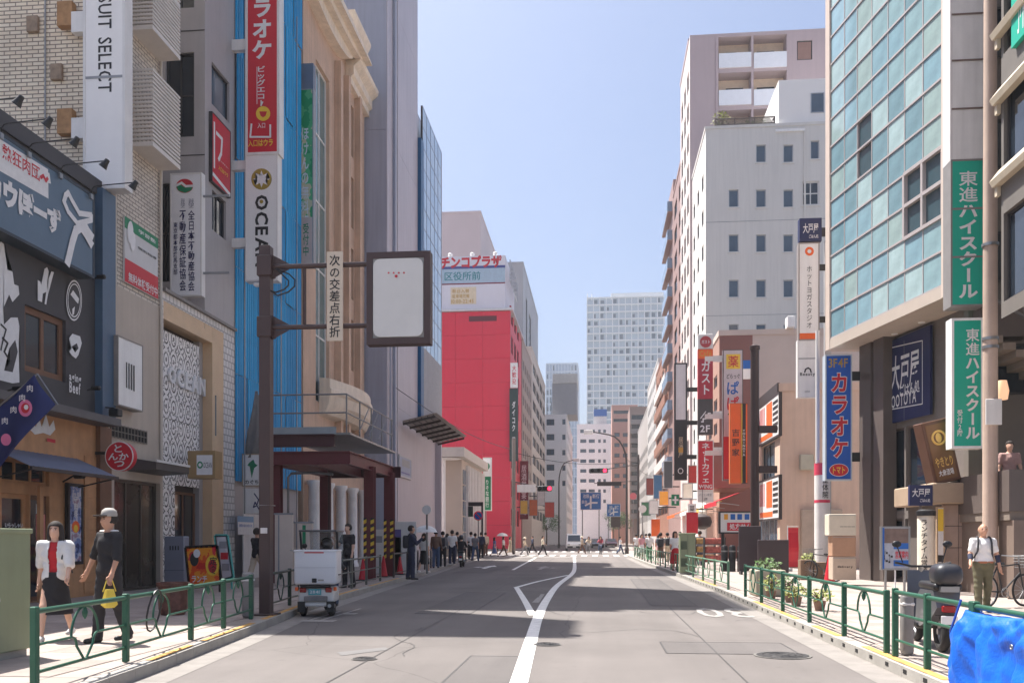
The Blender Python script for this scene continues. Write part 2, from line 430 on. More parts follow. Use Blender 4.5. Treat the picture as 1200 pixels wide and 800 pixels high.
struct(MB().quad((-3000, -600, -.012), (3000, -600, -.012), (3000, 4500, -.012), (-3000, 4500, -.012)).build('ground', M('far ground', (120, 116, 112), .9, .1, .05)))
struct(MB().quad((-14, -30, 0), (12, -30, 0), (12, 420, 0), (-14, 420, 0)).build('road', m_asph))
struct(MB().quad((-220, 69, .004), (2.2, 69, .004), (2.2, 105.5, .004), (-220, 105.5, .004)).build('cross_street', m_asph2))

LK = [(-3.3, -6), (-4.2, 2), (-4.88, 9.5), (-5.5, 14.6), (-5.9, 17.6), (-6.3, 23.9), (-7.0, 36.4), (-8.1, 53.8), (-8.75, 68.5)]
RK = [(3.2, -6), (3.25, 5), (3.3, 25), (3.0, 40), (2.7, 52), (2.45, 69.5), (2.6, 110), (3.2, 400)]
def kx(K, Y):
    for (x0, y0), (x1, y1) in zip(K, K[1:]):
        if Y <= y1 or (x1, y1) == K[-1]: return x0 + (x1 - x0) * (Y - y0) / (y1 - y0)
SW = .13
KW = .17
lp = [(x - KW, y) for x, y in LK]
left_walk = struct(MB().slab(lp + [(-15, 68.5), (-15, -6)], -.01, SW - .008).build('pavement_left', m_bed))
rp = [(x + KW, y) for x, y in RK]
right_walk = struct(MB().slab([(15, -6), (15, 400)] + rp[::-1], -.01, SW - .008).build('pavement_right', m_bed))
struct(MB().slab([(-9.0, 106), (-9.0, 400), (-24, 400), (-24, 106)][::-1], -.01, SW).build('pavement_far_left', m_bed))
struct(MB().slab([(-24, 68.5), (-15.01, 68.5), (-15.01, -6), (-24, -6)][::-1], -.01, SW - .008).build('ground_behind_left', m_bed))

# paving slabs one by one where they show, joined beyond
pav = MB().rbox(-.296, -.296, 0, .296, .296, .012, .005, 1)
PAVM = [pav.mesh('paver', m) for m in (m_pave, m_pave2, m_pave3)]
def lay(walk, K, s, x_far, y0, y1, y2):
    nx = int(abs(x_far) / .6) + 2; far = MB(); count = 0
    for j in range(int((y2 - y0) / .6)):
        Y = y0 + .3 + j * .6
        for i in range(nx):
            X = s * (.3 + i * .6); e = kx(K, Y)
            if s * (X - e) < KW + .33 or abs(X) > abs(x_far): continue
            z = SW - .012 + random.uniform(-.0015, .0015)
            if Y < y1 and count < 290:
                o = obj('paver', random.choice(PAVM), walk, (X, Y, z), random.uniform(-.002, .002)); count += 1
            else: far.box(X - .296, Y - .296, z, X + .296, Y + .296, z + .012)
    stuff(far.build('paving', m_pave, walk))
lay(left_walk, LK, -1, 11.9, 8.4, 16.5, 32)
lay(right_walk, RK, 1, 8.3, 9.0, 24, 32)

def kerb(name, K, y0, y1, y2, side):
    root = struct(obj(name, None)); rest = MB(); Y = y0
    while Y < y2:
        L = .6; a, b = (kx(K, Y + .003), Y + .003), (kx(K, Y + L - .003), Y + L - .003)
        h = SW + random.uniform(-.003, .003)
        m = MB().slab([a, b, (b[0] + side * (KW - .004), b[1]), (a[0] + side * (KW - .004), a[1])][::(-1 if side > 0 else 1)], -.01, h)
        if Y < y1: m.build('kerb_stone', m_kerb, root)
        else: rest.join(m)
        Y += L
    stuff(rest.build('kerb_line', m_kerb, root)); return root
kl = kerb('kerb_left', LK, 3, 40, 68.4, -1)
kr = kerb('kerb_right', RK, 4, 44, 160, 1)
def strip(K, y0, y1, side, a, b, root, mat, name):
    n = max(1, int((y1 - y0) / .8)); m = MB()
    for i in range(n):
        Y0, Y1 = y0 + (y1 - y0) * i / n, y0 + (y1 - y0) * (i + 1) / n
        m.quad((kx(K, Y0) + side * a, Y0, SW + .006), (kx(K, Y1) + side * a, Y1, SW + .006), (kx(K, Y1) + side * b, Y1, SW + .006), (kx(K, Y0) + side * b, Y0, SW + .006))
    return m.build(name, mat, root)
for y0, y1 in ((9.6, 11.0), (11.5, 14.0), (14.6, 18.8), (20, 23.5), (25, 30)): strip(LK, y0, y1, -1, .05, .155, kl, m_yellow, 'yellow_stripe')
for y0, y1 in ((9.0, 11.7), (12.9, 14.4), (15.6, 19.8), (26, 31)): strip(RK, y0, y1, 1, .05, .155, kr, m_yellow, 'yellow_stripe')
slot = MB().box(-.004, -.055, .055, .05, .055, .1).mesh('drain_slot', m_dark)
Y = 9.3
while Y < 34:
    obj('drain_slot', slot, kr, (kx(RK, Y), Y, 0)); Y += .6
# gutter plates along the kerbs
for K, s, nm in ((LK, 1, 'gutter_left'), (RK, -1, 'gutter_right')):
    m = MB(); Y = 3
    while Y < 66:
        m.quad(*[(kx(K, q) + s * d, q, .003) for q, d in ((Y, .0), (Y + 1.99, .0), (Y + 1.99, .38), (Y, .38))]); Y += 2
    struct(m.build(nm, M('gutter concrete', (134, 128, 123), .85, .18, 2.5, .2)))

# painted markings
def stroke(name, pts, w, mat, z=.008, ends=None):
    m = MB(); P = [Vector((p.x, p.y, 0)) for p in pts]; n = len(P)
    L_, R_ = [], []
    for i in range(n):
        t = (P[min(i + 1, n - 1)] - P[max(i - 1, 0)]).normalized(); q = Vector((-t.y, t.x, 0)) * w / 2
        L_.append(P[i] + q); R_.append(P[i] - q)
    for i in range(n - 1): m.quad(*[(a.x, a.y, z) for a in (R_[i], R_[i + 1], L_[i + 1], L_[i])])
    return struct(m.build(name, mat))
def smooth_px(pts, k=8):
    P = [Vector((G(*p).x, G(*p).y)) for p in pts]; out = []
    for i in range(len(P) - 1):
        p0, p1, p2, p3 = P[max(i - 1, 0)], P[i], P[i + 1], P[min(i + 2, len(P) - 1)]
        for j in range(k):
            t = j / k; out.append(.5 * ((2 * p1) + (p2 - p0) * t + (2 * p0 - 5 * p1 + 4 * p2 - p3) * t * t + (3 * p1 - p0 - 3 * p2 + p3) * t ** 3))
    out.append(P[-1]); return [Vector((p.x, p.y, 0)) for p in out]
c0 = G(608, 800); d0 = (G(627, 735) - c0)
stroke('centre_line', [c0 - d0 * .9] + smooth_px([(608, 800), (622, 751), (631, 722), (641, 702), (653, 686), (668, 674.5)]), .19, m_paint)
stroke('centre_line', smooth_px([(668, 674.5), (672.5, 669), (673.5, 662), (673, 652.6)], 5), .19, m_paint, .0085)
stroke('island_line', smooth_px([(624, 721), (615, 704), (605, 688)], 5), .15, m_paint, .012)
stroke('island_line', smooth_px([(604, 688.6), (632, 681), (666, 673.8)], 5), .15, m_paint, .0155)
stroke('lane_line', [G(601, 667.5), G(628, 653)], .15, m_paint)
stroke('lane_line', [G(636, 696), G(629, 706)], .10, m_faded)
stroke('lane_line', [G(626, 706), G(632, 700)], .10, m_faded, .0105)
stroke('stop_line', [Vector((-8.4, 69.2, 0)), Vector((-1.55, 69.2, 0))], .4, m_paint, .009)
def arrow(x, y, L, mat, turn):
    m = MB(); w = .1
    m.quad((x - w, y, .008), (x + w, y, .008), (x + w, y + L * .6, .008), (x - w, y + L * .6, .008))
    m.add([(x - .35, y + L * .6, .008), (x + .35, y + L * .6, .008), (x, y + L, .008)], [(0, 1, 2)])
    if turn:
        m.quad((x + turn * w, y + L * .3, .0081), (x + turn * .45, y + L * .42, .0081), (x + turn * .45, y + L * .48, .0081), (x + turn * w, y + L * .42, .0081))
        m.add([(x + turn * .45, y + L * .33, .0081), (x + turn * .45, y + L * .57, .0081), (x + turn * .8, y + L * .45, .0081)], [(0, 1, 2) if turn > 0 else (0, 2, 1)])
    return struct(m.build('lane_arrow', mat))
g = G(566, 666); arrow(g.x, g.y, 5, m_paint, -1)
g = G(632, 667); arrow(g.x, g.y, 5, m_faded, 1)
def road_word(s, x0, y0, x1, y1, mat, flip=False):
    t = text_mb(s, 0, 0, 1, 1, 0, bold=.01)
    m = MB(); m.f = t.f; m.v = [(x0 + (x1 - x0) * ((1 - p[0]) if flip else p[0]), y0 + (y1 - y0) * ((1 - p[2]) if flip else p[2]), .008) for p in t.v]
    return struct(m.build('road_lettering', mat))
# worn lettering painted near both kerbs
g = G(372, 736); road_word('止', -5.35, 15.6, -4.7, 18.6, m_faded)
road_word('30', 2.0, 17.2, 3.0, 19.4, m_faded, True)
# zebra crossings: every stripe a piece of its own
def crossing(name, y0, y1, x0, x1, along='x', n=None):
    root = struct(obj(name, None)); p = .9; k = int((x1 - x0) / p)
    me = MB().quad((-.225, y0, .0085), (.225, y0, .0085), (.225, y1, .0085), (-.225, y1, .0085)).mesh('stripe', m_paint)
    for i in range(k): obj('stripe', me, root, (x0 + .4 + i * p, 0, 0))
    return root
crossing('crosswalk_near', 74, 78.5, -9.6, 3.0)
crossing('crosswalk_far', 96, 100, -9.4, 3.4)
root = struct(obj('crosswalk_side', None))
me = MB().quad((-13.2, -.225, .0085), (-10.2, -.225, .0085), (-10.2, .225, .0085), (-13.2, .225, .0085)).mesh('stripe', m_paint)
for i in range(15): obj('stripe', me, root, (0, 80.5 + i * .95, 0))
def manhole(x, y, r, label):
    p = G(x, y); root = thing('manhole_cover', label, 'manhole cover', (p.x, p.y, .004))
    MB().lathe([(r, 0), (r, .006)], n=32).build('rim', M('manhole rim', (110, 106, 102), .8), root)
    MB().lathe([(r * .9, .002), (r * .9, .010), (r * .86, .0115)], n=32).build('cover', m_iron, root)
    m = MB()
    for q in range(3): m.ring((0, 0, .0115), r * (.25 + .22 * q), .006, 'z', 24, 6)
    m.build('relief', m_iron, root)
manhole(917, 768, .36, 'round iron manhole cover on sunlit road by right kerb')
manhole(427, 772, .16, 'small iron valve cover in the left lane')
manhole(641, 755, .2, 'small iron cover beside the white centre line')
m = MB().quad(*[(p.x, p.y, .0045) for p in (G(395, 764), G(452, 758), G(456, 761), G(400, 768))]); struct(m.build('asphalt_patch', M('patch', (112, 109, 108), .9)))
m_patch = asphalt('repaired asphalt', (104, 99, 97), .1); m_seam = M('tar seam', (70, 67, 66), .7, .3, 20)
for x0, x1, y0, y1 in ((-3.6, -2.5, 17.5, 24.5), (1.2, 2.2, 20, 33), (-1.6, -.9, 9.0, 11.3), (.9, 2.6, 11.8, 13.1), (-6.2, -4.6, 38, 47)):
    struct(MB().quad((x0, y0, .0035), (x1, y0, .0035), (x1, y1, .0035), (x0, y1, .0035)).build('asphalt_patch', m_patch))
    mm_ = MB()
    for a, b in (((x0, y0), (x1, y0)), ((x1, y0), (x1, y1)), ((x1, y1), (x0, y1)), ((x0, y1), (x0, y0))): mm_.beam((*a, .0045), (*b, .0045), .025, .0015)
    struct(mm_.build('tar_seam', m_seam))
rs_ = random.Random(4)
for k in range(7):                                  # meandering cracks
    x, y = rs_.uniform(-4, 2.6), rs_.uniform(9.5, 26); pts = [Vector((x, y, 0))]; a = rs_.uniform(0, 6.28)
    for _ in range(14): a += rs_.uniform(-.6, .6); x += .16 * math.cos(a); y += .3 * math.sin(a); pts.append(Vector((x, y, 0)))
    stroke('road_crack', pts, .014, m_seam, .0052)
for y in range(8, 66, 1): pass
stroke('lane_seam', [Vector((-2.75 - .02 * q, 3 + q * 3, 0)) for q in range(22)], .02, m_seam, .0052); stroke('lane_seam', [Vector((1.55, 3 + q * 3, 0)) for q in range(22)], .018, m_seam, .0052)

# ================================================================ fences
m_green = M('green fence paint', (44, 92, 72), .42, .12, 6, .1, 50, .2)
m_greend = M('dark green fence paint', (34, 60, 50), .45, .12, 6, .1, 50, .2)
m_brownfence = M('dark brown fence paint', (66, 58, 56), .45, .1, 5)
def fence(label, pts, mat, h=.74, arch=True, group=None, rails=(.16,), zb=SW):
    """posts with top and bottom rail; each bay holds a bent arch and two lowered side rails"""
    root = thing('guard_fence', label, 'fence', (*pts[0], zb), 0, group); o = Vector((pts[0][0], pts[0][1], 0))
    for p in pts:
        x, y = p[0] - o.x, p[1] - o.y
        MB().rbox(x - .032, y - .032, 0, x + .032, y + .032, h + .015, .008, 1).build('post', mat, root)
    for a, b in zip(pts, pts[1:]):
        a = Vector((a[0], a[1], 0)) - o; b = Vector((b[0], b[1], 0)) - o; d = (b - a); L = d.length; d.normalize()
        P = lambda t, z: a + d * t + Vector((0, 0, z))
        MB().tube([P(.03, h - .03), P(L - .03, h - .03)], .026, 10).build('top_rail', mat, root, smooth=True)
        for z in rails: MB().tube([P(.03, z), P(L - .03, z)], .017, 8).build('bottom_rail', mat, root, smooth=True)
        if arch:
            c = L / 2; q = .15; zm = h * .55
            for sgn in (-1, 1):
                e = .03 if sgn < 0 else L - .03
                pts2 = [P(e, zm), P(c + sgn * (q + .12), zm)] + [P(c + sgn * (q + .12 - .1 * math.sin(t)), zm - .1 * (1 - math.cos(t))) for t in (.4, .8, 1.2, 1.57)] + [P(c + sgn * .03, .17)]
                MB().tube(pts2, .013, 7).build('side_rail', mat, root, smooth=True)
            ar = [P(c + (q + .13) * math.cos(math.pi * k / 14) * 1.0, zm + (h - .05 - zm) * math.sin(math.pi * k / 14)) for k in range(15)]
            MB().tube(ar, .013, 7).build('arch', mat, root, smooth=True)
            MB().lathe([(.004, 0), (.022, .03), (.03, .07), (.012, .12), (.006, .13)], P(c, h - .18), 8).build('leaf_ornament', mat, root, smooth=True)
    return root
def on(K, Y, off): return (kx(K, Y) + off, Y)
fence('green arched kerb fence on left in front of walking couple', [on(LK, y, -.32) for y in (7.6, 9.47, 11.62, 13.1, 14.66)], m_green)
fence('dark green arched fence between brown sign pole and parked delivery trike', [on(LK, y, -.32) for y in (16.1, 17.7, 19.4)], m_greend)
fence('thin grey rail fence before striped steel columns', [on(LK, y, -.35) for y in (19.6, 21.6, 23.8, 25.8, 28.0)], M('grey rail', (96, 98, 92), .5), .82, False, None, (.12, .45))
for i, (a, b, lb) in enumerate([(30.5, 33.5, 'short dark rail behind the man with backpack'), (34.3, 36.3, 'short dark rail by the round sign post'), (38.5, 45, 'dark rail in front of the waiting crowd'), (47, 62, 'long dark rail beside the parked motorcycle ending at the crossing')]):
    n = max(1, int((b - a) / 1.8)); fence(lb, [on(LK, a + (b - a) * k / n, -.35) for k in range(n + 1)], m_brownfence, .85, False, 'dark rails on left kerb', (.14,) if i < 2 else (.1, .45))
fence('green arched kerb fence on right ending at blue tarp', [on(RK, y, .16) for y in (8.55, 9.7, 10.72)] , m_green, .78, False, None, (.2, .5))
fence('green arched kerb fence in front of right sidewalk signs', [on(RK, y, .16) for y in (11.03, 12.89, 14.97, 17.1, 19.3, 21.4)], m_green)
fence('far green arched kerb fence on right leading to the crossing', [on(RK, y, .16) for y in (24.2, 26.7, 29.2, 31.7, 34.2, 36.7, 39.2, 41.7, 44.2, 46.7, 49.2, 51.7, 54.2, 56.7, 59.2, 62, 65)], M('faded green fence paint', (92, 128, 104), .5, .15, 6))

# ================================================================ left side of the street
m_frame_dk = M('dark window frame', (52, 50, 52), .4, .08)
m_frame_al = M('aluminium frame', (176, 178, 182), .35, .08, 4, metal=.4)
m_frame_wh = M('white window frame', (215, 213, 210), .5, .06)
m_glass = M('dark glass', (38, 46, 56), .06, .2, .8, spec=.8)
m_glass_b = M('bluish glass', (76, 92, 108), .08, .2, .8, spec=.8)
m_glass_g = M('greenish glass', (104, 128, 128), .08, .2, .8, spec=.8)
m_steel = M('brushed steel', (150, 150, 150), .35, .08, 6, metal=.7)
m_black = M('black metal', (34, 33, 35), .45, .1)
m_white = M('white enamel', (240, 238, 235), .45, .06, 2, streak=.10)
m_whiteg = M('aged white panel', (226, 222, 219), .55, .08, 1.5, streak=.12)
m_grey = M('grey board', (150, 151, 154), .5, .08)
m_navy = M('navy print', (38, 40, 92), .5, .06)
m_redp = M('red print', (200, 36, 52), .5, .08)
m_greenp = M('green print', (28, 130, 88), .5, .08)
m_ink = M('black print', (38, 36, 38), .55, .05)
m_bluep = M('blue print', (30, 96, 176), .5, .08)
m_yellowp = M('yellow print', (236, 196, 62), .5, .08)
m_orangep = M('orange print', (238, 104, 40), .5, .06)
m_wpaint = M('white sign paint', (228, 226, 226), .55, .08, 6)

FX = -12.0
PL = PLs(FX)
def px_u(P, x): return P.uv(x, HY)[0]
Y1 = colX(126, FX); Y2 = colX(190, FX); Y3 = colX(240, FX); Y4 = colX(275, FX); Y5 = colX(352, FX); Y6 = colX(366, FX); Y7 = colX(427, FX)

# ---- low restaurant with blue sign band
rest = thing('restaurant_building', 'low black and timber restaurant with blue sign band on left corner', 'building', (FX, Y1, 0))
z_top = PL.uv(0, 150)[1]; z_led = PL.uv(0, 466)[1]
m_wood = M('cedar board', (196, 146, 104), .6, .14, 3, .15, 30, streak=.15)
m_woodd = M('dark timber', (120, 84, 62), .6, .16, 3, .15, 30)
m_blackwall = M('black painted wall', (70, 67, 70), .65, .12, 1.2, .1)
ua, za = PL.uv(29, 356); ub, _ = PL.uv(77, 400); zb = PL.uv(29, 434)[1]
u0 = 9.0
wall(rest, PL, u0, Y1, z_led, z_top, [(ua, zb, ub, za, dict(fr=m_woodd, pane=m_glass, nx=2, fw=.14, inset=.12))], m_blackwall)
gd = lambda x, y: PL.uv(x, y)
d0, d1 = px_u(PL, 2), px_u(PL, 34); d2 = px_u(PL, 58); zt = gd(4, 577)[1]
wall(rest, PL, u0, Y1, 0, z_led, [(u0 + 1, .5, u0 + 3.6, 2.5, dict(fr=m_wood, pane=m_glass, nx=2, fw=.09)), (d0 - 1.7, .5, d0 - .25, zt, dict(fr=m_wood, pane=m_glass, nx=2, fw=.09)), (d0, .14, d1, zt, dict(fr=m_wood, pane=m_glass, nx=1, fw=.1, name='sliding_door')), (d1 + .05, .14, d2, zt, dict(fr=m_woodd, pane=m_glass, nx=1, fw=.1, name='sliding_door')),
      (d0, zt + .22, d2, zt + .72, dict(fr=m_wood, pane=m_glass, nx=3, fw=.07, name='transom'))], m_wood)
core(rest, -24, FX, u0, Y1 - .02, z_top, m_blackwall)
MB().box(-24, Y1 - .25, .1, FX - .3, Y1 - .021, z_top).build('end_wall', M('blue cladding', (76, 100, 124), .45, .1), rest, world=True)
# ledge and blue pilaster
MB().box(FX - .05, u0, z_led - .14, FX + .55, Y1 - .35, z_led + .04).build('ledge', M('grey ledge', (92, 90, 92), .5), rest, world=True)
MB().box(FX + .004, px_u(PL, 111), z_led + .04, FX + .2, Y1 + .02, z_top + .12).build('pilaster', MATS['blue cladding'], rest, world=True)
MB().box(FX + .004, px_u(PL, 112), .12, FX + .12, Y1 - .02, z_led - .14).build('timber_post', m_woodd, rest, world=True)
for k in range(13):
    z = .2 + k * .25
    MB().box(FX + .003, px_u(PL, 98), z, FX + .03, px_u(PL, 111.5), z + .24).build('board', m_wood, rest, world=True)
f = Face(rest, PL, .006)
# white painted decoration on the black wall
f.poly([(-6, 300), (0, 283), (4, 286), (8, 316), (14, 318), (16, 333), (21, 335), (22, 345), (14, 354), (10, 345), (3, 362), (4, 385), (-3, 392), (-12, 380)], m_wpaint, 'painted_cow')
f.poly([(-4, 392), (2, 382), (12, 372), (20, 372), (22, 382), (21, 402), (22, 448), (14, 449), (-2, 445)], m_wpaint, 'painted_cow')
f.poly([(10, 408), (17, 398), (20, 412), (14, 436), (4, 434), (11, 424)], m_blackwall, 'painted_shade')
f.line([(2, 396), (8, 402), (4, 412), (9, 420)], .05, m_ink, 'painted_line'); f.line([(0, 380), (6, 386), (2, 400), (0, 410)], .04, m_ink, 'painted_line')
f.poly([(43, 328), (46, 330), (47, 334), (51, 315), (54, 313), (56, 318), (54, 331), (59, 318), (62, 319), (55, 345), (53, 357), (51, 356), (53, 342), (49, 344), (48, 354), (43, 352)], m_wpaint, 'painted_hand')
f.disc(85.5, 352, 9.2, m_wpaint, 24, 'round_emblem'); f.disc(85.5, 352, 8.4, m_blackwall, 22, 'round_emblem'); f.disc(85.5, 352, 7.6, m_wpaint, 20, 'round_emblem', inner=.92)
f.poly([(81, 345), (84, 340), (91, 350), (90, 356), (88, 354)], m_wpaint, 'emblem_mark'); f.poly([(83, 362), (86, 359), (85, 368), (83, 370)], m_wpaint, 'emblem_mark')
f.poly([(79, 396), (83, 391), (92, 394), (94, 402), (90, 416), (87, 420), (83, 417), (79, 412), (82, 408)], m_wpaint, 'painted_steak')
f.poly([(82, 406), (88, 402), (90, 408), (86, 413), (84, 409), (87, 407)], m_blackwall, 'painted_shade')
f.text('aging', 79, 436, 93, 452, m_wpaint, bold=.03); f.text('Beef', 79, 446, 92, 463, m_wpaint, bold=.03)
f2 = Face(rest, PL, .012)
f2.poly([(33, 502), (38, 494), (41, 500), (45, 489), (48, 500), (53, 485), (57, 500), (62, 492), (64, 503), (58, 510), (50, 507), (40, 509)], m_wpaint, 'painted_brush_letters')
f2.poly([(54, 513), (64, 515), (64, 519), (54, 517)], m_redp, 'painted_mark')
MB().box(FX + .13, px_u(PL, 36.5), .12, FX + .2, px_u(PL, 36.5) + .12, zt + .2).build('door_post', m_wood, rest, world=True)
f3 = Face(rest, PL, .03)
f3.text('いらっしゃい', 4, 612, 25, 618, m_wpaint, bold=.02)
f3.rect(40, 602, 51, 633, M('pink notice', (206, 128, 120), .6), 'notice'); f3.rect(40, 590, 48, 602, m_wpaint, 'notice')
# grey-blue awning
ar = thing('awning', 'grey blue corrugated awning over the timber restaurant door', 'awning', PL.at(px_u(PL, 10), 3.3))
uA, uB = px_u(PL, -20), px_u(PL, 90); zA = PL.uv(18, 527)[1]; zB = zA - .42
m = MB(); n = 40
for i in range(n):
    a, b = uA + (uB - uA) * i / n, uA + (uB - uA) * (i + 1) / n; e = .015 * (i % 2)
    m.quad((FX + .04, a, zA + e), (FX + .04, b, zA + .015 - e), (FX + 1.0, b, zB + .015 - e), (FX + 1.0, a, zB + e))
m.build('sheet', M('awning sheet', (112, 118, 138), .5, .1, 3), ar, world=True)
MB().beam((FX + 1.0, uA, zB - .03), (FX + 1.0, uB, zB - .03), .05, .07).build('front_bar', m_frame_dk, ar, world=True)
for u in (uA + .1, uB - .1): MB().beam((FX + .04, u, zB - .25), (FX + .95, u, zB - .05), .03, .03).build('strut', m_frame_dk, ar, world=True)
# big blue sign band
s = Sign('shop_sign', 'long slate blue restaurant sign with white katakana and lasso drawing', PLs(-11.62), -140, 60, 110, 326, M('slate blue sign', (92, 114, 134), .5, .1, .8, .05), t=.376, frame=M('sign edge', (48, 58, 70), .5), fw=.05)
s.line([(0,182),(50,212)], .62, m_wpaint, 'letter_ground'); s.text('熱狂肉団', 1, 164, 47, 216, m_wpaint, bold=.012, name='letter_outline'); s.text('熱狂肉団', 2, 167, 46, 213, m_redp, bold=.012)
s.line([(46, 205), (49, 202), (52, 208), (55, 205), (56, 212)], .16, m_wpaint, 'flame_mark'); s.line([(47, 208), (50, 206), (53, 212), (55, 209)], .07, m_redp, 'flame_mark')
s.text('カウぼーず', -18, 194, 71, 279, m_wpaint, bold=.07)
s.line([(76, 229), (74, 236), (79, 248), (90, 262), (106, 258), (106, 252), (92, 250), (83, 234), (79, 226), (76, 229)], .12, m_wpaint, 'lasso')
s.line([(106, 286), (100, 275), (94, 266), (88, 270), (84, 283), (80, 300), (78, 308)], .2, m_wpaint, 'lasso'); s.line([(98, 262), (102, 270), (107, 277)], .16, m_wpaint, 'lasso')
# gooseneck lamps along its top edge
ztop = s.v0 + s.h
for i, (bx, hx) in enumerate([(-38, 20), (-2, 62), (31, 98), (68, 132), (104, 162)]):
    Yb = px_u(PLs(-11.62), bx); r = thing('gooseneck_lamp', ['black gooseneck sign lamp highest up over blue sign, cut by picture edge', 'black gooseneck sign lamp second from the left over blue sign', 'black gooseneck sign lamp in the middle of the five over blue sign', 'black gooseneck sign lamp second from the right over blue sign', 'black gooseneck sign lamp lowest, nearest the pilaster over blue sign'][i], 'lamp', (-11.6, Yb, ztop), 0, 'sign lamps over the blue band')
    Lh = 1.0 + .02 * i
    MB().rbox(.012, -.05, -.16, .07, .05, -.04, .01, 1).build('wall_bracket', m_steel, r)
    MB().tube([(.04, 0, -.1), (.05, 0, .05), (.1, 0, .12), (.2, 0, .145), (Lh, 0, .19)], .014, 8).build('arm', m_black, r, smooth=True)
    h = MB().lathe([(.02, .06), (.05, .05), (.06, -.03), (.095, -.15), (.088, -.15), (.05, -.03)], (0, 0, 0), 14)
    h.mapped(lambda p: Matrix.Rotation(R(38), 3, 'Y') @ p + Vector((Lh + .02, 0, .17))).build('lamp_shade', m_black, r, smooth=True)
# ledge spot lamps
for i, (x, y, lb) in enumerate([(20, 452, 'small black spotlight on the ledge by the white cow painting'), (112, 452, 'small black spotlight on the blue pilaster above the ledge'), (118, 322, 'small black spotlight high on the blue pilaster')]):
    u, z = PLs(-11.6).uv(x, y); r = thing('spot_lamp', lb, 'lamp', (-11.75, u, z - .1), 0, 'wall spotlights')
    MB().beam((-.05, 0, 0), (.12, 0, .05), .03, .03).build('arm', m_black, r)
    MB().lathe([(.05, -.1), (.055, .08), (.03, .1)], (.17, 0, .05), 12, 'x').build('lamp_body', m_black, r, smooth=True)
# black spot over poster, poster
u, z = PLs(-11.7).uv(88, 560); r = thing('spot_lamp', 'black spotlight under the awning shining on the tall poster', 'lamp', (-11.95, u, z), 0, 'wall spotlights')
MB().beam((-.04, 0, -.08), (.3, 0, .1), .03, .03).build('arm', m_black, r); MB().lathe([(.06, -.12), (.065, .1), (.03, .13)], (.36, 0, .05), 12, 'x').build('lamp_body', m_black, r, smooth=True)
def blotchy(name, cols, scale=3, rough=.35):
    m, N, L, b = nodes_of(name); tc = N.new('ShaderNodeTexCoord'); n = N.new('ShaderNodeTexNoise'); n.inputs['Scale'].default_value = scale; n.inputs['Detail'].default_value = 3
    L.new(tc.outputs['Object'], n.inputs['Vector']); cr = N.new('ShaderNodeValToRGB'); el = cr.color_ramp.elements
    for i, c in enumerate(cols):
        p = .3 + .4 * i / max(1, len(cols) - 1); e = el[i] if i < 2 else el.new(p); e.position = p; e.color = (*lin(c), 1)
    cr.color_ramp.interpolation = 'CONSTANT' if len(cols) > 3 else 'LINEAR'
    L.new(n.outputs['Fac'], cr.inputs[0]); L.new(cr.outputs[0], b.inputs['Base Color']); b.inputs['Roughness'].default_value = rough; return m
s = Sign('wall_poster', 'tall framed poster with blue and orange picture beside restaurant door', PLs(-11.9), 80, 566, 97, 660, blotchy('poster print', [(40, 60, 110), (110, 130, 180), (190, 190, 205), (160, 130, 150), (60, 80, 130)], 4), t=.06, frame=m_black, fw=.06)
s.disc(88.5, 617, 4.5, m_orangep, 7, 'picture_flame'); s.disc(88.5, 619, 2.4, m_yellowp, 4.5, 'picture_flame'); s.text('牛肉祭', 86, 580, 91, 606, m_wpaint, True)
# flag on a slanted pole
fl = thing('flag', 'navy flag with white and pink marks on slanted pole over restaurant', 'flag', (-11.9, colX(0, -11.9), 4.2))
A_, B_ = Vector((-11.95, colX(-12, -11.95), 4.0)), PF(15.6).at(PF(15.6).uv(68, 472)[0], PF(15.6).uv(68, 472)[1]); A_ = PF(15.9).at(PF(15.9).uv(-30, 520)[0], PF(15.9).uv(-30, 520)[1])
Pf = PF(15.7); q = lambda x, y: Vector((Pf.uv(x, y)[0], 15.7, Pf.uv(x, y)[1]))
MB().tube([q(-60, 525), q(44, 438)], .016, 8).build('flag_pole', m_steel, fl, world=True)
MB().tube([q(44, 438), q(68, 474)], .012, 8).build('cross_bar', m_steel, fl, world=True)
nu, nv = 20, 14; m = MB(); tl, tr, br, bl = q(-55, 520), q(44, 440), q(66, 474), q(-42, 585); 
for j in range(nv + 1):
    for i in range(nu + 1):
        a, b = i / nu, j / nv; p = tl.lerp(tr, a).lerp(bl.lerp(br, a), b); sag = -.22 * math.sin(math.pi * b) * (1 - a * .6)
        m.v.append((p.x, p.y - .12 * math.sin(a * 7 + b * 3) * (1 - a * .5) - .05, p.z + sag * (1 - b) * .4 - .10 * math.sin(math.pi * a) * b))
for j in range(nv):
    for i in range(nu): k = j * (nu + 1) + i; m.f.append((k, k + 1, k + nu + 2, k + nu + 1))
fo = m.build('cloth', M('navy cloth', (42, 52, 104), .8, .12, 2, .2), fl, world=True, smooth=True, angle=180); sm = fo.modifiers.new('thick', 'SOLIDIFY'); sm.thickness = .006
ff = Face(fl, PF(15.42), 0)
ff.disc(30, 478, 8, M('pink print', (220, 120, 160), .6), 10, 'flag_mark'); ff.disc(30, 478, 5, m_redp, 6, 'flag_mark'); ff.disc(31, 477, 2.6, m_wpaint, 3, 'flag_mark')
for x, y in ((36, 455), (27, 466), (17, 480), (7, 493)): ff.text('肉', x - 4, y - 4, x + 3, y + 4, m_wpaint)
ff.disc(8, 515, 6, MATS['pink print'], 7, 'flag_mark')

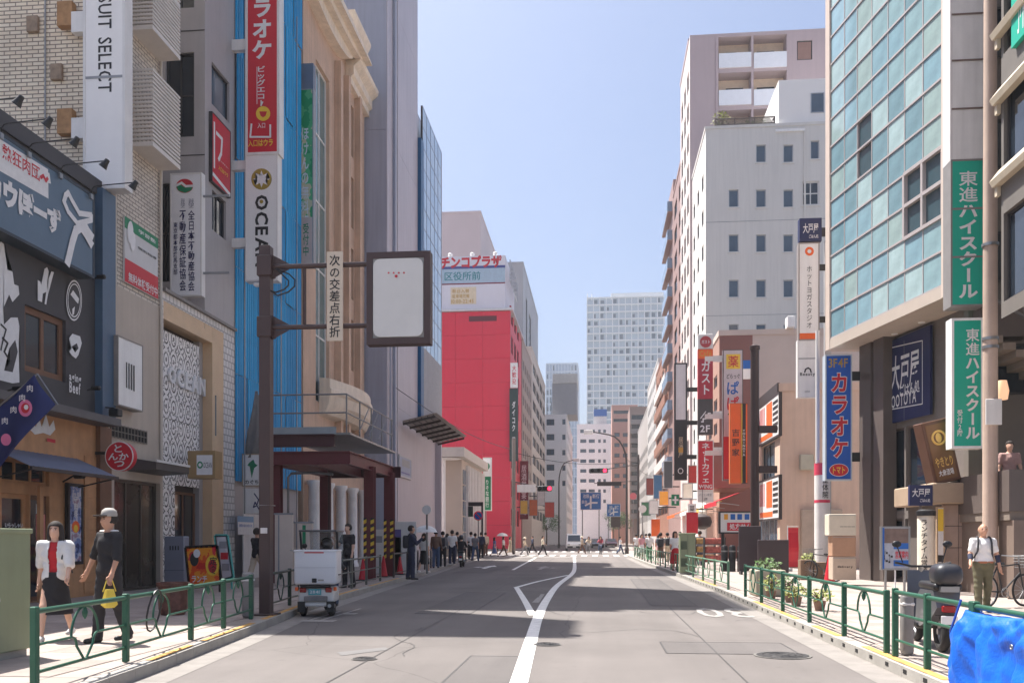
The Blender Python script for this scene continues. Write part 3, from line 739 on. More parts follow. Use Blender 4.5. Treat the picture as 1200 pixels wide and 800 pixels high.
# ---- brick-tiled office building with vertical suit shop sign
m_tile = tile_mat('cream wall tile', (246, 230, 206), (236, 216, 190), (150, 132, 116), .30, .10, .014, .55, .8)
m_tile2 = tile_mat('grey cream tile', (222, 210, 196), (210, 198, 184), (140, 130, 120), .30, .10, .014, .55, .8)
m_beige = M('beige stone cladding', (190, 176, 162), .6, .10, .8, .05, streak=.1)
H2 = 28.0; b2 = thing('office_building', 'cream tiled office building behind the blue restaurant sign', 'building', (FX, Y2, 0))
zb2 = PL.uv(126, 329)[1]
wall(b2, PF(Y1), -24, FX, 0, H2, [], m_tile)
wo = [(Y1 + .75, zb2 + 3.4 * k + .9, Y1 + 2.2, zb2 + 3.4 * k + 2.5, dict(fr=m_frame_dk, pane=m_glass)) for k in range(3, 5)]
wall(b2, PL, Y1, Y2, zb2, H2, wo, m_tile2)
dA, dB = px_u(PL, 133), px_u(PL, 187); dz = PL.uv(135, 560)[1]
wall(b2, PL, Y1, Y2, 0, zb2, [(dA, .13, dB, dz, dict(fr=M('bronze frame', (82, 74, 68), .35, .1, metal=.4), pane=M('bronze glass', (64, 58, 52), .12, .2, 1, spec=.7), nx=3, fw=.07, inset=.16, name='entrance_door'))], m_beige, out=.02)
core(b2, -24, FX, Y1, Y2, H2, m_tile2)
for k, (y0, y1) in enumerate([(-110, -30), (-30, 34), (80, 170)]):
    uL, uR = px_u(PL, 152), px_u(PL, 186); za, zb = PL.uv(153, y0)[1], PL.uv(153, y1)[1]
    m = MB().box(FX + .004, uL, zb - .06, FX + .62, uR, zb)
    nn = int((za - zb) / .1)
    for i in range(nn): z = zb + (za - zb) * i / nn; m.box(FX + .58, uL, z, FX + .62, uR, z + .055).box(FX + .03, uL, z, FX + .58, uL + .04, z + .055)
    stuff(m.build('louvre_screen', M('pale louvre', (214, 206, 198), .5, .08), b2, world=True))
f = Face(b2, PL, .03); uu = px_u(PL, 128)
vt = [PL.uv(128, 496)[1], PL.uv(128, 511)[1]]
MB().box(FX + .024, uu, vt[1], FX + .04, px_u(PL, 170), vt[0]).build('vent', m_dark, b2, world=True)
m = MB()
for i in range(12): u = uu + (px_u(PL, 170) - uu) * i / 11; m.box(FX + .041, u - .012, vt[1] - .02, FX + .06, u + .012, vt[0] + .02)
for z in (vt[0], (vt[0] + vt[1]) / 2, vt[1]): m.box(FX + .041, uu, z - .012, FX + .058, px_u(PL, 170), z + .012)
m.build('vent_grille', M('grille', (120, 112, 104), .5), b2, world=True)
aw = thing('awning', 'small dark metal canopy over bronze office entrance', 'awning', PL.at(dA, dz + .1))
zc = PL.uv(150, 536)[1]
MB().add([(FX + .03, px_u(PL, 148), zc), (FX + .03, Y2 - .05, zc), (FX + .8, Y2 - .05, zc - .12), (FX + .8, px_u(PL, 148), zc - .12), (FX + .03, px_u(PL, 148), zc - .35), (FX + .03, Y2 - .05, zc - .35), (FX + .8, Y2 - .05, zc - .3), (FX + .8, px_u(PL, 148), zc - .3)], [(0, 1, 2, 3), (4, 7, 6, 5), (3, 2, 6, 7), (0, 3, 7, 4), (1, 5, 6, 2)]).build('canopy', M('canopy sheet', (84, 78, 76), .5), aw, world=True)
MB().box(FX + .8, px_u(PL, 147.5), zc - .12, FX + .83, Y2 - .04, zc - .06).build('edge_trim', m_whiteg, aw, world=True)
P = PF(Y1 - .35)
s = Sign('vertical_sign', 'tall pale grey projecting sign reading SUIT SELECT on tiled building', P, 98, -160, 146, 220, M('suit sign panel', (240, 236, 233), .5, .05, 1), t=.34, frame=m_whiteg, fw=.05)
s.text('SUIT SELECT', 115, -4, 131, 108, m_ink, turned=True, bold=.012); s.rect(98.5, 90.2, 145.5, 91, m_grey, 'joint')
s.arms((23, 148), .35, m_whiteg, -1, .5, .2)
for y in (20, 145): MB().box(-.75, .1, zat(y, -12, Y1) - s.v0 - .3, -.37, .3, zat(y, -12, Y1) - s.v0 + .3).build('rusty_mount', M('rusty steel', (170, 128, 88), .8, .25, 6), s.root)
s = Sign('wall_sign', 'green white and red shop poster on tiles under louvre', PLs(FX + .06), 146, 253, 185, 351, M('poster paper', (206, 204, 204), .55, .06), t=.05)
s.rect(146, 253, 185, 292, m_greenp, 'green_band'); s.rect(146, 302, 185, 350.5, m_redp, 'red_band')
s.text('学習塾', 162, 268, 182, 286, m_wpaint); s.text('個別指導', 161, 288, 183, 305, m_ink); s.text('無料体験受付中', 150, 318, 184, 348, m_wpaint); s.disc(152, 272, 3.5, m_wpaint, 13, 'leaf_mark'); s.disc(155, 283, 3, m_wpaint, 11, 'leaf_mark')
s = Sign('wall_sign', 'white upright light box with four black bars on beige wall', PLs(FX + .3), 138, 393, 167, 482, m_white, t=.27, frame=M('sign casing', (140, 132, 126), .5), fw=.02)
for i in range(4): s.rect(147.4 + 2.8 * i, 424 + 1.3 * i, 148.8 + 2.8 * i, 454.5 + 1.3 * i, m_ink, 'bar')
rs = Sign('round_sign', 'round red sign with white hiragana beside office entrance', PF(Y1 - .55), 140, 533, 142, 535, m_redp, t=.05)
c = rs.loc(141, 534.5); rr = abs(rs.loc(157, 534)[0] - c[0])
MB().lathe([(rr, -.06), (rr * 1.02, -.03), (rr * 1.02, .12), (rr, .15)], (c[0], 0, c[1]), 32, 'y').build('disc_box', m_redp, rs.root); MB().ring((c[0], -.05, c[1]), rr * 1.0, .015, 'y', 36, 6).build('rim', m_whiteg, rs.root)
rs.k = 30; rs.text('とんかつ', 131, 523, 151, 545, m_wpaint, bold=.02) if False else [rs.text(t_, *bx, m_wpaint, bold=.02) for t_, bx in (('と', (136, 521, 145, 530)), ('んか', (129, 531, 153, 539)), ('つ', (136, 540, 148, 547)))]
MB().box(c[0] - rr - .3, .0, c[1] + .05, c[0] - rr - .01, .08, c[1] + .12).build('bracket', m_black, rs.root)
u, z = PLs(-11.6).uv(133, 482); r = thing('spot_lamp', 'black floodlight below the upright light box with bars', 'lamp', (-11.98, u, z), 0, 'wall spotlights')
MB().beam((-.02, 0, .12), (.4, 0, .08), .03, .03).build('arm', m_black, r); MB().rbox(.3, -.1, -.12, .55, .12, .06, .02, 1).build('lamp_body', m_black, r)

# pipes, cable and small fittings on the tiled building
for u, z0, z1 in ((Y1 + .25, zb2, 27), (Y2 - .18, 3.6, 27)): MB().tube([(FX + .06, u, z0), (FX + .06, u, z1)], .04, 8).build('downpipe', M('pale pipe', (196, 186, 174), .5), b2, world=True, smooth=True)
for x, y in ((68, 86), (40, 30)): u, z = PF(Y1).uv(x, y); MB().rbox(u - .15, Y1 - .1, z - .2, u + .15, Y1 - .004, z + .2, .015, 1).build('vent_hood', M('stained vent', (150, 128, 108), .7, .3, 6), b2, world=True)
MB().tube([(-13.6, Y1 - .03, z_top), (-13.6, Y1 - .03, 20), (-13.3, Y1 - .03, 20.4), (-13.3, Y1 - .03, 27)], .02, 6).build('conduit', m_grey, b2, world=True)
# ---- jewellery shop with patterned white screen, grey offices above
b3 = thing('shop_building', 'white tiled shop with lace patterned screen under grey offices', 'building', (FX, Y4, 0))
zp = PL.uv(190, 337)[1]; m_dia = tile_mat('diamond relief tile', (228, 222, 218), (218, 212, 208), (170, 164, 160), .22, .22, .02, .5, 1.0, .5, .1)
sA, sB = px_u(PL, 191.5), px_u(PL, 262); zs = PL.uv(192, 352)[1]
wall(b3, PL, Y2, Y4, 0, zp, [(sA, .13, sB, zs, None)], m_dia, reveal=.55)
m_bf = M('pale timber reveal', (214, 182, 146), .5, .08, 2)
i0, i1 = sA + .02, px_u(PL, 249)
for a in [(FX - .5, i1, .13, FX - .004, sB - .002, zs - .002), (FX - .5, sA + .002, zs - .5, FX - .006, i1, zs - .002)]: MB().box(*a).build('timber_reveal', m_bf, b3, world=True)
MB().box(FX - .54, sA + .002, .13, FX - .52, i1, zs - .5).build('dark_backing', M('dark brown surround', (66, 58, 54), .5), b3, world=True)
# perforated screen
def lace():
    m, N, L, b = nodes_of('lace screen'); tc = N.new('ShaderNodeTexCoord'); sp = N.new('ShaderNodeSeparateXYZ'); L.new(tc.outputs['Object'], sp.inputs[0])
    def math_(op, a, bb=None, v=None):
        n = N.new('ShaderNodeMath'); n.operation = op; L.new(a, n.inputs[0]) if not isinstance(a, float) else setattr(n.inputs[0], 'default_value', a)
        if bb is not None: L.new(bb, n.inputs[1])
        if v is not None: n.inputs[1].default_value = v
        return n.outputs[0]
    cb = N.new('ShaderNodeCombineXYZ'); L.new(math_('FRACT', math_('MULTIPLY', sp.outputs['X'], v=2.2)), cb.inputs[0]); L.new(math_('FRACT', math_('MULTIPLY', sp.outputs['Z'], v=1.5)), cb.inputs[1])
    d = N.new('ShaderNodeVectorMath'); d.operation = 'DISTANCE'; L.new(cb.outputs[0], d.inputs[0]); d.inputs[1].default_value = (.5, .5, 0)
    rings = math_('SINE', math_('MULTIPLY', d.outputs['Value'], v=26.0))
    vo = N.new('ShaderNodeTexVoronoi'); vo.inputs['Scale'].default_value = 9; L.new(tc.outputs['Object'], vo.inputs['Vector'])
    dots = math_('LESS_THAN', vo.outputs['Distance'], v=.24); rg = math_('GREATER_THAN', rings, v=.55)
    hole = math_('MAXIMUM', dots, math_('MULTIPLY', rg, math_('GREATER_THAN', vo.outputs['Distance'], v=.36)))
    mx = N.new('ShaderNodeMixRGB'); L.new(hole, mx.inputs[0]); mx.inputs[1].default_value = (*lin((236, 232, 230)), 1); mx.inputs[2].default_value = (*lin((70, 66, 66)), 1)
    L.new(mx.outputs[0], b.inputs['Base Color']); b.inputs['Roughness'].default_value = .5; return m
scr0, scr1 = sA + .02, px_u(PL, 243.5); zsc = PL.uv(193, 381)[1]; zcut = PL.uv(216, 568)[1]; uc = px_u(PL, 215.5)
m_lace = lace(); rows = [.13, 1.6, zcut, (zcut + zsc) / 2 - .3, zsc]
for za, zb in zip(rows, rows[1:]):
    ue = uc if zb <= zcut + .01 else scr1
    MB().box(0, -.03, 0, ue - scr0 - .01, .03, zb - za - .012).build('screen_panel', m_lace, b3, (FX - .3, scr0, za), R(90), world=True)
window(b3, PL.at(uc + .02, .13, -.35), R(90), scr1 - uc - .03, zcut - .3, m_woodd, m_glass, 2, 1, .08, .1, 'entrance_door')
fl_ = Face(b3, PLs(FX - .26), 0)
for ch, x0, x1, y0, y1 in (('O', 196, 204, 428, 451), ('C', 206, 213.5, 431.5, 455), ('E', 215.5, 222, 436, 458), ('A', 223.5, 230.5, 439, 461.5), ('N', 232, 238.5, 442, 464.5)):
    t = text_mb(ch, fl_.loc(x0, y0)[0], fl_.loc(x1, y1)[1], fl_.loc(x1, y1)[0], fl_.loc(x0, y0)[1], 0, bold=.03); k = len(t.v)
    e = MB(); e.v = t.v + [(p[0], -.07, p[2]) for p in t.v]; e.f = t.f + [tuple(i + k for i in q_) for q_ in t.f]
    cnt = {}
    for q_ in t.f:
        for i in range(len(q_)): a_, b_ = q_[i], q_[(i + 1) % len(q_)]; cnt[(a_, b_)] = 1
    for (a_, b_) in cnt:
        if (b_, a_) not in cnt: e.f.append((a_, b_, b_ + k, a_ + k))
    fl_.att(e, 'raised_letter', m_wpaint)
H3 = 30.0
m_gclad = M('grey cladding', (172, 166, 166), .5, .07, .9, streak=.1)
P3 = PF(Y3)
def fop(P, x0, y0, x1, y1, **kw): a, d = P.uv(x0, y0); c, b = P.uv(x1, y1); return (a, b, c, d, kw or None)
kw3 = dict(fr=m_frame_dk, pane=m_glass, nx=2, nz=2, fw=.06)
wall(b3, P3, -24, FX, zp - .5, H3, [fop(P3, 194, 63, 227.5, 160, **kw3), fop(P3, 194, -70, 227.5, 9, **kw3), fop(P3, 186, 215, 199, 330, **kw3)], m_gclad)
ops = [fop(PL, 248, 72, 269, 145, fr=m_frame_dk, pane=m_glass_b, nx=1, fw=.05), fop(PL, 248.5, 222, 265, 282, fr=m_frame_dk, pane=m_glass, nx=2, fw=.06)]
wall(b3, PL, Y3, Y4, zp + .004, H3, ops, m_gclad)
core(b3, -24, FX, Y3, Y4, H3, m_gclad)
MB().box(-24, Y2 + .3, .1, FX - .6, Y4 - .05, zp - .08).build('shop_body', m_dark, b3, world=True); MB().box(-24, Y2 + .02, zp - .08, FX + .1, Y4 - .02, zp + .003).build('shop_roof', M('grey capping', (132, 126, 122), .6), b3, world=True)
for zz in (zat(-25, FX, Y3), zat(36, FX, Y3), zat(182, FX, Y3)): MB().box(-24, Y3 - .012, zz, FX, Y3 - .002, zz + .03).build('cladding_joint', m_frame_dk, b3, world=True)
s = Sign('vertical_sign', 'white real estate association sign with navy vertical characters', PF(Y3 - .9), 200, 204, 236, 346, M('real estate sign', (238, 236, 238), .5, .04), t=.22, frame=m_whiteg, fw=.03)
s.disc(216.5, 218, 10, m_redp, 8.3); s.poly([(206.6, 218), (211, 216), (217, 220), (226.3, 219), (224, 223.5), (217, 226.3), (209, 223.5)], m_greenp, 'emblem'); s.line([(207, 217.5), (213, 214.5), (218, 218.5), (226, 218)], .07, m_wpaint, 'emblem')
s.text('公益社団法人', 221, 233, 227.5, 244, m_navy, True, 0); s.text('全日本不動産協会', 220.5, 247, 228.5, 341, m_navy, True, .03); s.text('公益社団法人', 212, 233, 217, 244, m_navy, True, 0); s.text('不動産保証協会', 210.5, 247, 218.5, 341, m_navy, True, .03); s.text('東京都本部　練馬支部'.replace('　', ''), 203.5, 261, 208.5, 322, m_navy, True, .015)
s.arms((230, 320), .8, m_grey, 1)
s = Sign('wall_sign', 'slanting red karaoke sign with white arrow on grey offices', PLs(FX + .1), 248.5, 131, 270, 232, m_redp, t=.09, frame=m_frame_dk, fw=.02)
s.line([(251, 144), (251, 196)], .1, m_wpaint, 'arrow'); s.line([(253.5, 156), (260, 163), (259, 180), (256, 187)], .12, m_wpaint, 'arrow'); s.line([(249.5, 204), (269, 228)], .12, m_wpaint); s.text('ビッグエコー', 256.5, 186, 267.5, 199, m_wpaint); s.text('入口はウラ', 255.5, 193, 266.5, 209, m_yellowp)
s = Sign('projecting_sign', 'gold box sign with white jewellery shop plate over lace screen', PF(colX(222, FX) - .2), 220, 528, 252, 560, M('gold box', (168, 140, 100), .4, .08, metal=.3), t=.5)
s.rect(230.5, 533, 249, 556, m_wpaint, 'plate'); s.disc(234.5, 544.5, 3.4, m_greenp, 4.2, 'emblem', inner=.55); s.text('OCEAN', 238.5, 541.5, 248.3, 548, m_ink, bold=.0)
# upright things in front of the shop
p = G(204, 700, SW); 
r = thing('info_pillar', 'slim grey steel pillar with four dark bars before lace screen', 'pillar', (colY(204, 22.9), 22.9, SW)); hP = zat(628, -11.4, 22.9) - SW
MB().rbox(-.28, 0, 0, .28, .3, hP, .02, 1).build('casing', M('blue grey steel', (138, 143, 158), .4, .06, 2, metal=.3), r)
for i in range(4): MB().box(-.12 + .075 * i, -.012, hP * .74, -.09 + .075 * i, .002, hP * .82).build('bar', m_ink, r)
MB().box(-.281, -.004, hP * .36, .281, .002, hP * .365).build('joint', m_ink, r)
def standing_board(label, pts, Y, mat, edge, th=.12, name='menu_board'):
    P = PF(Y); q = [P.uv(*p) for p in pts]; u0 = sum(a for a, b in q) / len(q); r = thing(name, label, 'board', (u0, Y, SW))
    MB().prism([(a - u0, b - SW) for a, b in q], 0, th).build('panel', mat, r)
    c = [(sum(a for a, b in q) / 4 - u0), (sum(b for a, b in q) / 4 - SW)]
    m = MB()
    for i in range(4):
        a, b = q[i], q[(i + 1) % 4]; m.beam((a[0] - u0, .02, a[1] - SW), (b[0] - u0, .02, b[1] - SW), .07, .04, (0, 1, 0))
    m.build('frame', edge, r)
    for x in (q[3][0] - u0 + .06, q[2][0] - u0 - .06): MB().beam((x, .06, 0), (x, .06, max(.05, q[2][1] - SW + .05)), .04, .04).build('foot', edge, r)
    return r, P, u0
r, P, u0 = standing_board('tilted red and orange picture menu board before shop entrance', [(217, 641), (254, 639), (259, 683), (222, 689)], 21.9, blotchy('menu print', [(206, 40, 30), (228, 84, 30), (238, 150, 40), (214, 50, 60), (120, 40, 24)], 2.2), m_black)
f = Face(r, P, .004); f.disc(249, 662, 8, m_yellowp, 12, 'picture_bowl'); f.disc(249, 663, 5, m_redp, 8, 'picture_bowl'); f.disc(228, 655, 5, m_ink, 8, 'picture_dish'); f.text('ランチ', 225, 674, 243, 682, m_wpaint); f.disc(231, 648, 4, m_wpaint, 5, 'picture_dish'); f.text('定食', 246, 652, 255, 672, m_ink, True)
r, P, u0 = standing_board('narrow leaning pale notice board with teal edge', [(252, 627), (266, 627), (273, 676), (257, 680)], 23.2, M('notice board', (200, 202, 206), .5), M('teal edge', (90, 190, 180), .5))
f = Face(r, P, .004)
for k, c in enumerate((m_grey, m_redp, m_grey)): f.rect(257 + k * 1.6, 634 + k * 13, 266 + k * 1.4, 642 + k * 13, c, 'notice')
r = thing('planter', 'brown carved planter tub behind left fence', 'planter', (colY(203, 15.4), 15.4, SW))
MB().lathe([(.2, 0), (.25, .1), (.26, .5), (.29, .52), (.29, .58), (.24, .58), (.22, .5)], n=10).build('pot', M('brown glazed pot', (112, 70, 58), .5, .5, 9, .6, 12), r)

# ---- building wrapped in blue sheets
b4 = thing('sheeted_building', 'tall building wrapped in bright blue corrugated sheets', 'building', (FX, (Y4 + Y5) / 2, 0)); H4 = 37.0
m_bsheet = M('blue sheet', (8, 158, 214), .45, .14, 1.2, .05, streak=.18)
m_bsheet2 = M('blue sheet darker', (6, 146, 202), .45, .14, 1.2, .05, streak=.18)
MB().box(-24, Y4 + .02, 0, FX - .1, Y5, H4 - .1).build('core_wall', m_gclad, b4, world=True); MB().box(-24.05, Y4 - .02, H4 - .1, FX + .06, Y5 + .05, H4 + .2).build('roof', MATS['roof deck'], b4, world=True)
def corr(w, h, n, d=.03):
    m = MB(); pts = []
    for i in range(n):
        a = w * i / n; s_ = w / n; pts += [(a, 0), (a + s_ * .35, 0), (a + s_ * .5, -d), (a + s_ * .85, -d)]
    pts.append((w, 0))
    for (x0, y0), (x1, y1) in zip(pts, pts[1:]): m.quad((x0, y0, 0), (x1, y1, 0), (x1, y1, h), (x0, y0, h))
    return m
ncol = 7; wS = (Y5 - Y4) / ncol; sh = [corr(wS - .012, 3.55, 5).mesh('sheet', k) for k in (m_bsheet, m_bsheet2)]
for i in range(ncol):
    for k in range(9): obj('sheet', random.choice(sh), b4, PL.at(Y4 + i * wS, 3.4 + k * 3.57, .02 + .05 * ((i + k) % 2) * random.random()), R(90), world=True)
for i in range(4):
    y = Y4 + .3 + i * 1.75; MB().tube([(FX + .22, y, .13), (FX + .22, y, 22)], .025, 6).build('scaffold_pipe', m_steel, b4, world=True)
ht = PL.uv(280, 602)[1]
for i in range(4): a = Y4 + .05 + i * .92; MB().rbox(FX + .25, a, .13, FX + .29, a + .9, ht, .008, 1).build('hoarding_panel', m_whiteg, b4, world=True)
f = Face(b4, PLs(FX + .3), 0); f.rect(278, 604, 297, 618, M('notice blue', (120, 160, 196), .5), 'notice'); f.rect(278.5, 611, 296.5, 626, m_wpaint, 'notice'); f.text('建築計画のお知らせ', 280, 613.5, 295, 617.5, m_bluep)
tp = thing('tarp_bundle', 'grey hanging tarpaulin strip on the blue sheets behind brown pole', 'tarp', (-11.5, colY(295, 0) if False else Y4 + 1.5, 4))
Pt = PF(Y4 + .4); mt = MB(); rowsT = [(299, 302, 458), (296, 304, 480), (291, 305, 505), (287, 304, 528), (286, 300, 536)]
for k, (a, b, y) in enumerate(rowsT):
    for j in range(7):
        t = j / 6; u, z = Pt.uv(a + (b - a) * t, y); mt.v.append((u, Y4 + .4 - .12 * math.sin(t * 8 + k) * (k / 4), z))
for k in range(4):
    for j in range(6): q_ = k * 7 + j; mt.f.append((q_, q_ + 7, q_ + 8, q_ + 1))
o = mt.build('cloth', M('grey tarp', (128, 124, 122), .7, .15, 5, .3), tp, world=True, smooth=True, angle=180); o.modifiers.new('thick', 'SOLIDIFY').thickness = .01
s = Sign('small_sign', 'white sign with green plant emblem behind the brown pole', PF(Y4 + .35), 284, 532, 306, 569, m_white, t=.06, frame=M('tan edge', (170, 150, 124), .6), fw=.02); s.poly([(295, 560), (294, 547), (290, 545), (292, 542), (295, 541), (297, 538), (299, 543), (302, 545), (298, 548), (297, 552)], m_greenp, 'plant_emblem'); s.text('のぐち', 287, 562, 303, 567, m_ink)
s = Sign('small_sign', 'white sign with grey brush mark below the plant sign', PF(Y4 + .35), 285, 572, 306, 601, m_white, t=.06); s.line([(298, 578), (303, 585), (301, 592), (297, 594), (299, 588), (304, 597)], .04, m_navy, 'brush_mark')
# vertical signs on it
Pk = PF(Y4 - .35)
s = Sign('vertical_sign', 'tall red karaoke sign with white katakana and yellow face', Pk, 288, -140, 327, 180, M('karaoke red', (204, 34, 52), .45, .06, 1), t=.4, frame=m_whiteg, fw=.07)
s.text('カラオケ', 295.5, -25, 318, 69, m_wpaint, True, .04); s.text('ビッグエコー', 301, 78, 311, 124, m_wpaint, True, .02); s.line([(301.3, 79), (301.3, 122)], .02, m_wpaint)
s.disc(308.5, 133.5, 8.4, m_yellowp, 8.6, 'face_disc'); s.poly([(304, 131), (313, 131), (311.5, 136), (308.5, 138), (305.5, 136)], m_redp, 'mouth_mark'); s.line([(306, 124), (308, 120)], .05, m_wpaint)
s.text('入口', 302, 144.5, 311, 150.5, m_wpaint); s.line([(295, 146), (293.5, 161), (317, 161), (317, 147)], .06, m_wpaint, 'arrow'); s.text('入口はウラ', 291, 164.5, 320, 171.5, m_yellowp, bold=.03)
s.arms((50, ), .55, m_whiteg, -1, .35, .2)
s = Sign('vertical_sign', 'white vertical sign with gold star ring and black lettering OCEAN', PF(Y4 - .33), 288, 182, 325, 328, M('dotted white', (234, 232, 230), .5, .06, 30), t=.36, frame=m_whiteg, fw=.03)
s.disc(306.5, 210, 12, M('gold print', (164, 140, 60), .5), 12.5); s.poly([(306.5 + (10 if i % 2 == 0 else 5) * math.sin(i * math.pi / 8), 210 - (10 if i % 2 == 0 else 5) * math.cos(i * math.pi / 8)) for i in range(16)], m_wpaint, 'star')
s.text('OCEAN', 299, 229, 314.5, 312, m_ink, turned=True, bold=.03); s.disc(306.5, 236.5, 2.2, MATS['gold print'], 2.2, 'emblem'); s.arms((192, 283), .55, m_whiteg, -1, .3, .2)
MB().rbox(.3, -.12, -.2, .62, .1, -.1, .02, 1).build('lamp_box', m_white, s.root)
s = Sign('vertical_sign', 'narrow green and cream picture sign beside the blue sheets', PF(Y5 + .1), 350, 105, 367, 312, blotchy('green picture', [(40, 150, 90), (90, 180, 120), (210, 200, 160), (60, 160, 100), (190, 170, 150)], 1.1), t=.3, frame=m_grey, fw=.03)
s.text('ほけんの無料相談', 353, 150, 362, 285, m_wpaint, True); s.rect(350.5, 255, 366.5, 311, M('pale pink', (208, 186, 176), .6), 'pink_band'); s.text('受付中', 355, 262, 362, 300, m_greenp, True)
a, b = PF(Y5 + .1).uv(350, 75), PF(Y5 + .1).uv(367, 105); MB().box(0, 0, s.h + .02, s.w, .3, a[1] - s.v0).build('blank_top', M('blue grey board', (116, 124, 138), .5), s.root)

# ---- classical stone building with curved pediment
b5 = thing('classical_building', 'brown classical stone building with curved pediment and cornice', 'building', (FX, Y7, 0))
m_stone = M('brown stone', (206, 174, 150), .7, .14, 1.0, .2, 20, streak=.18)
m_stonel = M('pale cornice stone', (234, 218, 198), .7, .12, 1.5, .2, 20, streak=.15)
Yb0 = Y5 + .35
zc5 = PL.uv(425, 108)[1]; H5 = zc5
ops = []
uG0, uG1 = px_u(PL, 370), px_u(PL, 386)
zg0, zg1 = PL.uv(372, 470)[1], PL.uv(372, 72)[1]
ops.append((uG0, zg0, uG1, zg1, dict(fr=m_frame_wh, pane=m_glass_g, nx=2, nz=5, fw=.10, inset=.2)))
uu = [px_u(PL, x) for x in (394, 401, 408, 415, 421)]
for a in (0, 2):
    for k in range(5): z = 6.2 + k * 3.5; ops.append((uu[a], z, uu[a + 1] - .1, z + 2.5, dict(fr=m_woodd, pane=m_glass, nx=2, fw=.07, inset=.18)))
ops += [(Yb0 + .6 + i * 1.95, .14, Yb0 + 2.0 + i * 1.95, 3.9, None) for i in range(5)]
wall(b5, PL, Yb0, Y7, 0, H5, ops, m_stone, reveal=.6)
wall(b5, PF(Yb0), -24, FX, 0, H5, [], m_stone)
MB().box(-24, Yb0 + .1, 0, FX - .62, Y7 - .05, H5 - .05).build('back_wall', M('dark interior', (40, 36, 36), .8), b5, world=True)
for i in range(5): MB().lathe([(.3, 0), (.3, .12), (.24, .2), (.22, 3.5), (.3, 3.62), (.3, 3.75)], (FX + .34, Yb0 + .35 + i * 1.95, .13), 18).build('column', M('white column paint', (236, 232, 228), .5), b5, world=True, smooth=True)
for u in (uu[0] - .25, uu[1] + .1, uu[3] + .05): MB().box(FX + .004, u, 5.4, FX + .3, u + .38, H5 - 1.0).build('pilaster', m_stone, b5, world=True)
def cornice(z, u0, u1, steps, name='cornice', P=PL):
    m = MB(); prof = [(0, 0)] + steps + [(0, steps[-1][1])]
    k = len(prof); a = [(p[0] + FX, u0, z + p[1]) for p in prof]; b = [(p[0] + FX, u1, z + p[1]) for p in prof]
    m.add(a + b, [tuple(range(k)), tuple(reversed(range(k, 2 * k)))] + [(i, i + k, (i + 1) % k + k, (i + 1) % k) for i in range(k)])
    return m.build(name, m_stonel, b5, world=True)
cornice(H5 - 1.1, px_u(PL, 405), Y7 + .3, [(.25, 0), (.25, .3), (.4, .4), (.4, .8), (.7, 1.05), (.75, 1.25)])
cornice(H5 + .5, px_u(PL, 400), px_u(PL, 420), [(.2, -.4), (.2, .9), (.5, 1.0), (.65, 1.3), (.65, 1.45)], 'capital_block')
zc = PL.uv(372, 88)[1]
# segmental pediment: an arch of moulded stone over the glazed bay
ua_, ub_ = Yb0 - 1.2, px_u(PL, 409); zi = PL.uv(407, 70)[1]; za_ = PL.uv(372, 2)[1] - .2
mid = (ua_ + ub_) / 2; half = (ub_ - ua_) / 2; rise = za_ - zi
def arc(n, grow): return [(mid - (half + grow) * math.cos(math.pi * i / n), zi + (rise + grow) * math.sin(math.pi * i / n)) for i in range(n + 1)]
n = 24
for g0, g1, out in ((-.75, -.2, .45), (-.2, .12, .75), (.12, .4, 1.05)):
    A_, B_ = arc(n, g0), arc(n, g1); m = MB()
    for i in range(n):
        m.hexa([(FX, A_[i][0], A_[i][1]), (FX + out, A_[i][0], A_[i][1]), (FX + out, A_[i + 1][0], A_[i + 1][1]), (FX, A_[i + 1][0], A_[i + 1][1]), (FX, B_[i][0], B_[i][1]), (FX + out, B_[i][0], B_[i][1]), (FX + out, B_[i + 1][0], B_[i + 1][1]), (FX, B_[i + 1][0], B_[i + 1][1])])
    m.build('pediment_moulding', m_stonel, b5, world=True)
A_ = arc(n, -.5); MB().add([(FX + .1, *p) for p in A_] + [(FX - 2, *p) for p in A_], [tuple(range(n + 1)), tuple(reversed(range(n + 1, 2 * n + 2)))] + [(i + 1, i, i + n + 1, i + n + 2) for i in range(n)]).build('tympanum', m_stone, b5, world=True)
# swelling balcony base
zbal = PL.uv(400, 498)[1]; m = MB(); prof = [(0, 0), (.5, .1), (.95, .5), (1.05, .9), (1.2, 1.0), (1.2, 1.15), (1.05, 1.2), (1.05, 1.6), (0, 1.65)]
for i, (px, pz) in enumerate(prof): pass
u0_, u1_ = px_u(PL, 374), px_u(PL, 424); nn = 16; k = len(prof)
for j in range(nn + 1):
    t = j / nn; bl = .45 + .55 * math.sin(math.pi * t); m.v += [(FX + p[0] * bl, u0_ + (u1_ - u0_) * t, zbal + p[1]) for p in prof]
for j in range(nn):
    for i in range(k - 1): q_ = j * k + i; m.f.append((q_, q_ + 1, q_ + k + 1, q_ + k))
m.f += [tuple(reversed(range(k))), tuple(nn * k + i for i in range(k))]
m.build('balcony_base', m_stonel, b5, world=True, smooth=True, angle=30)

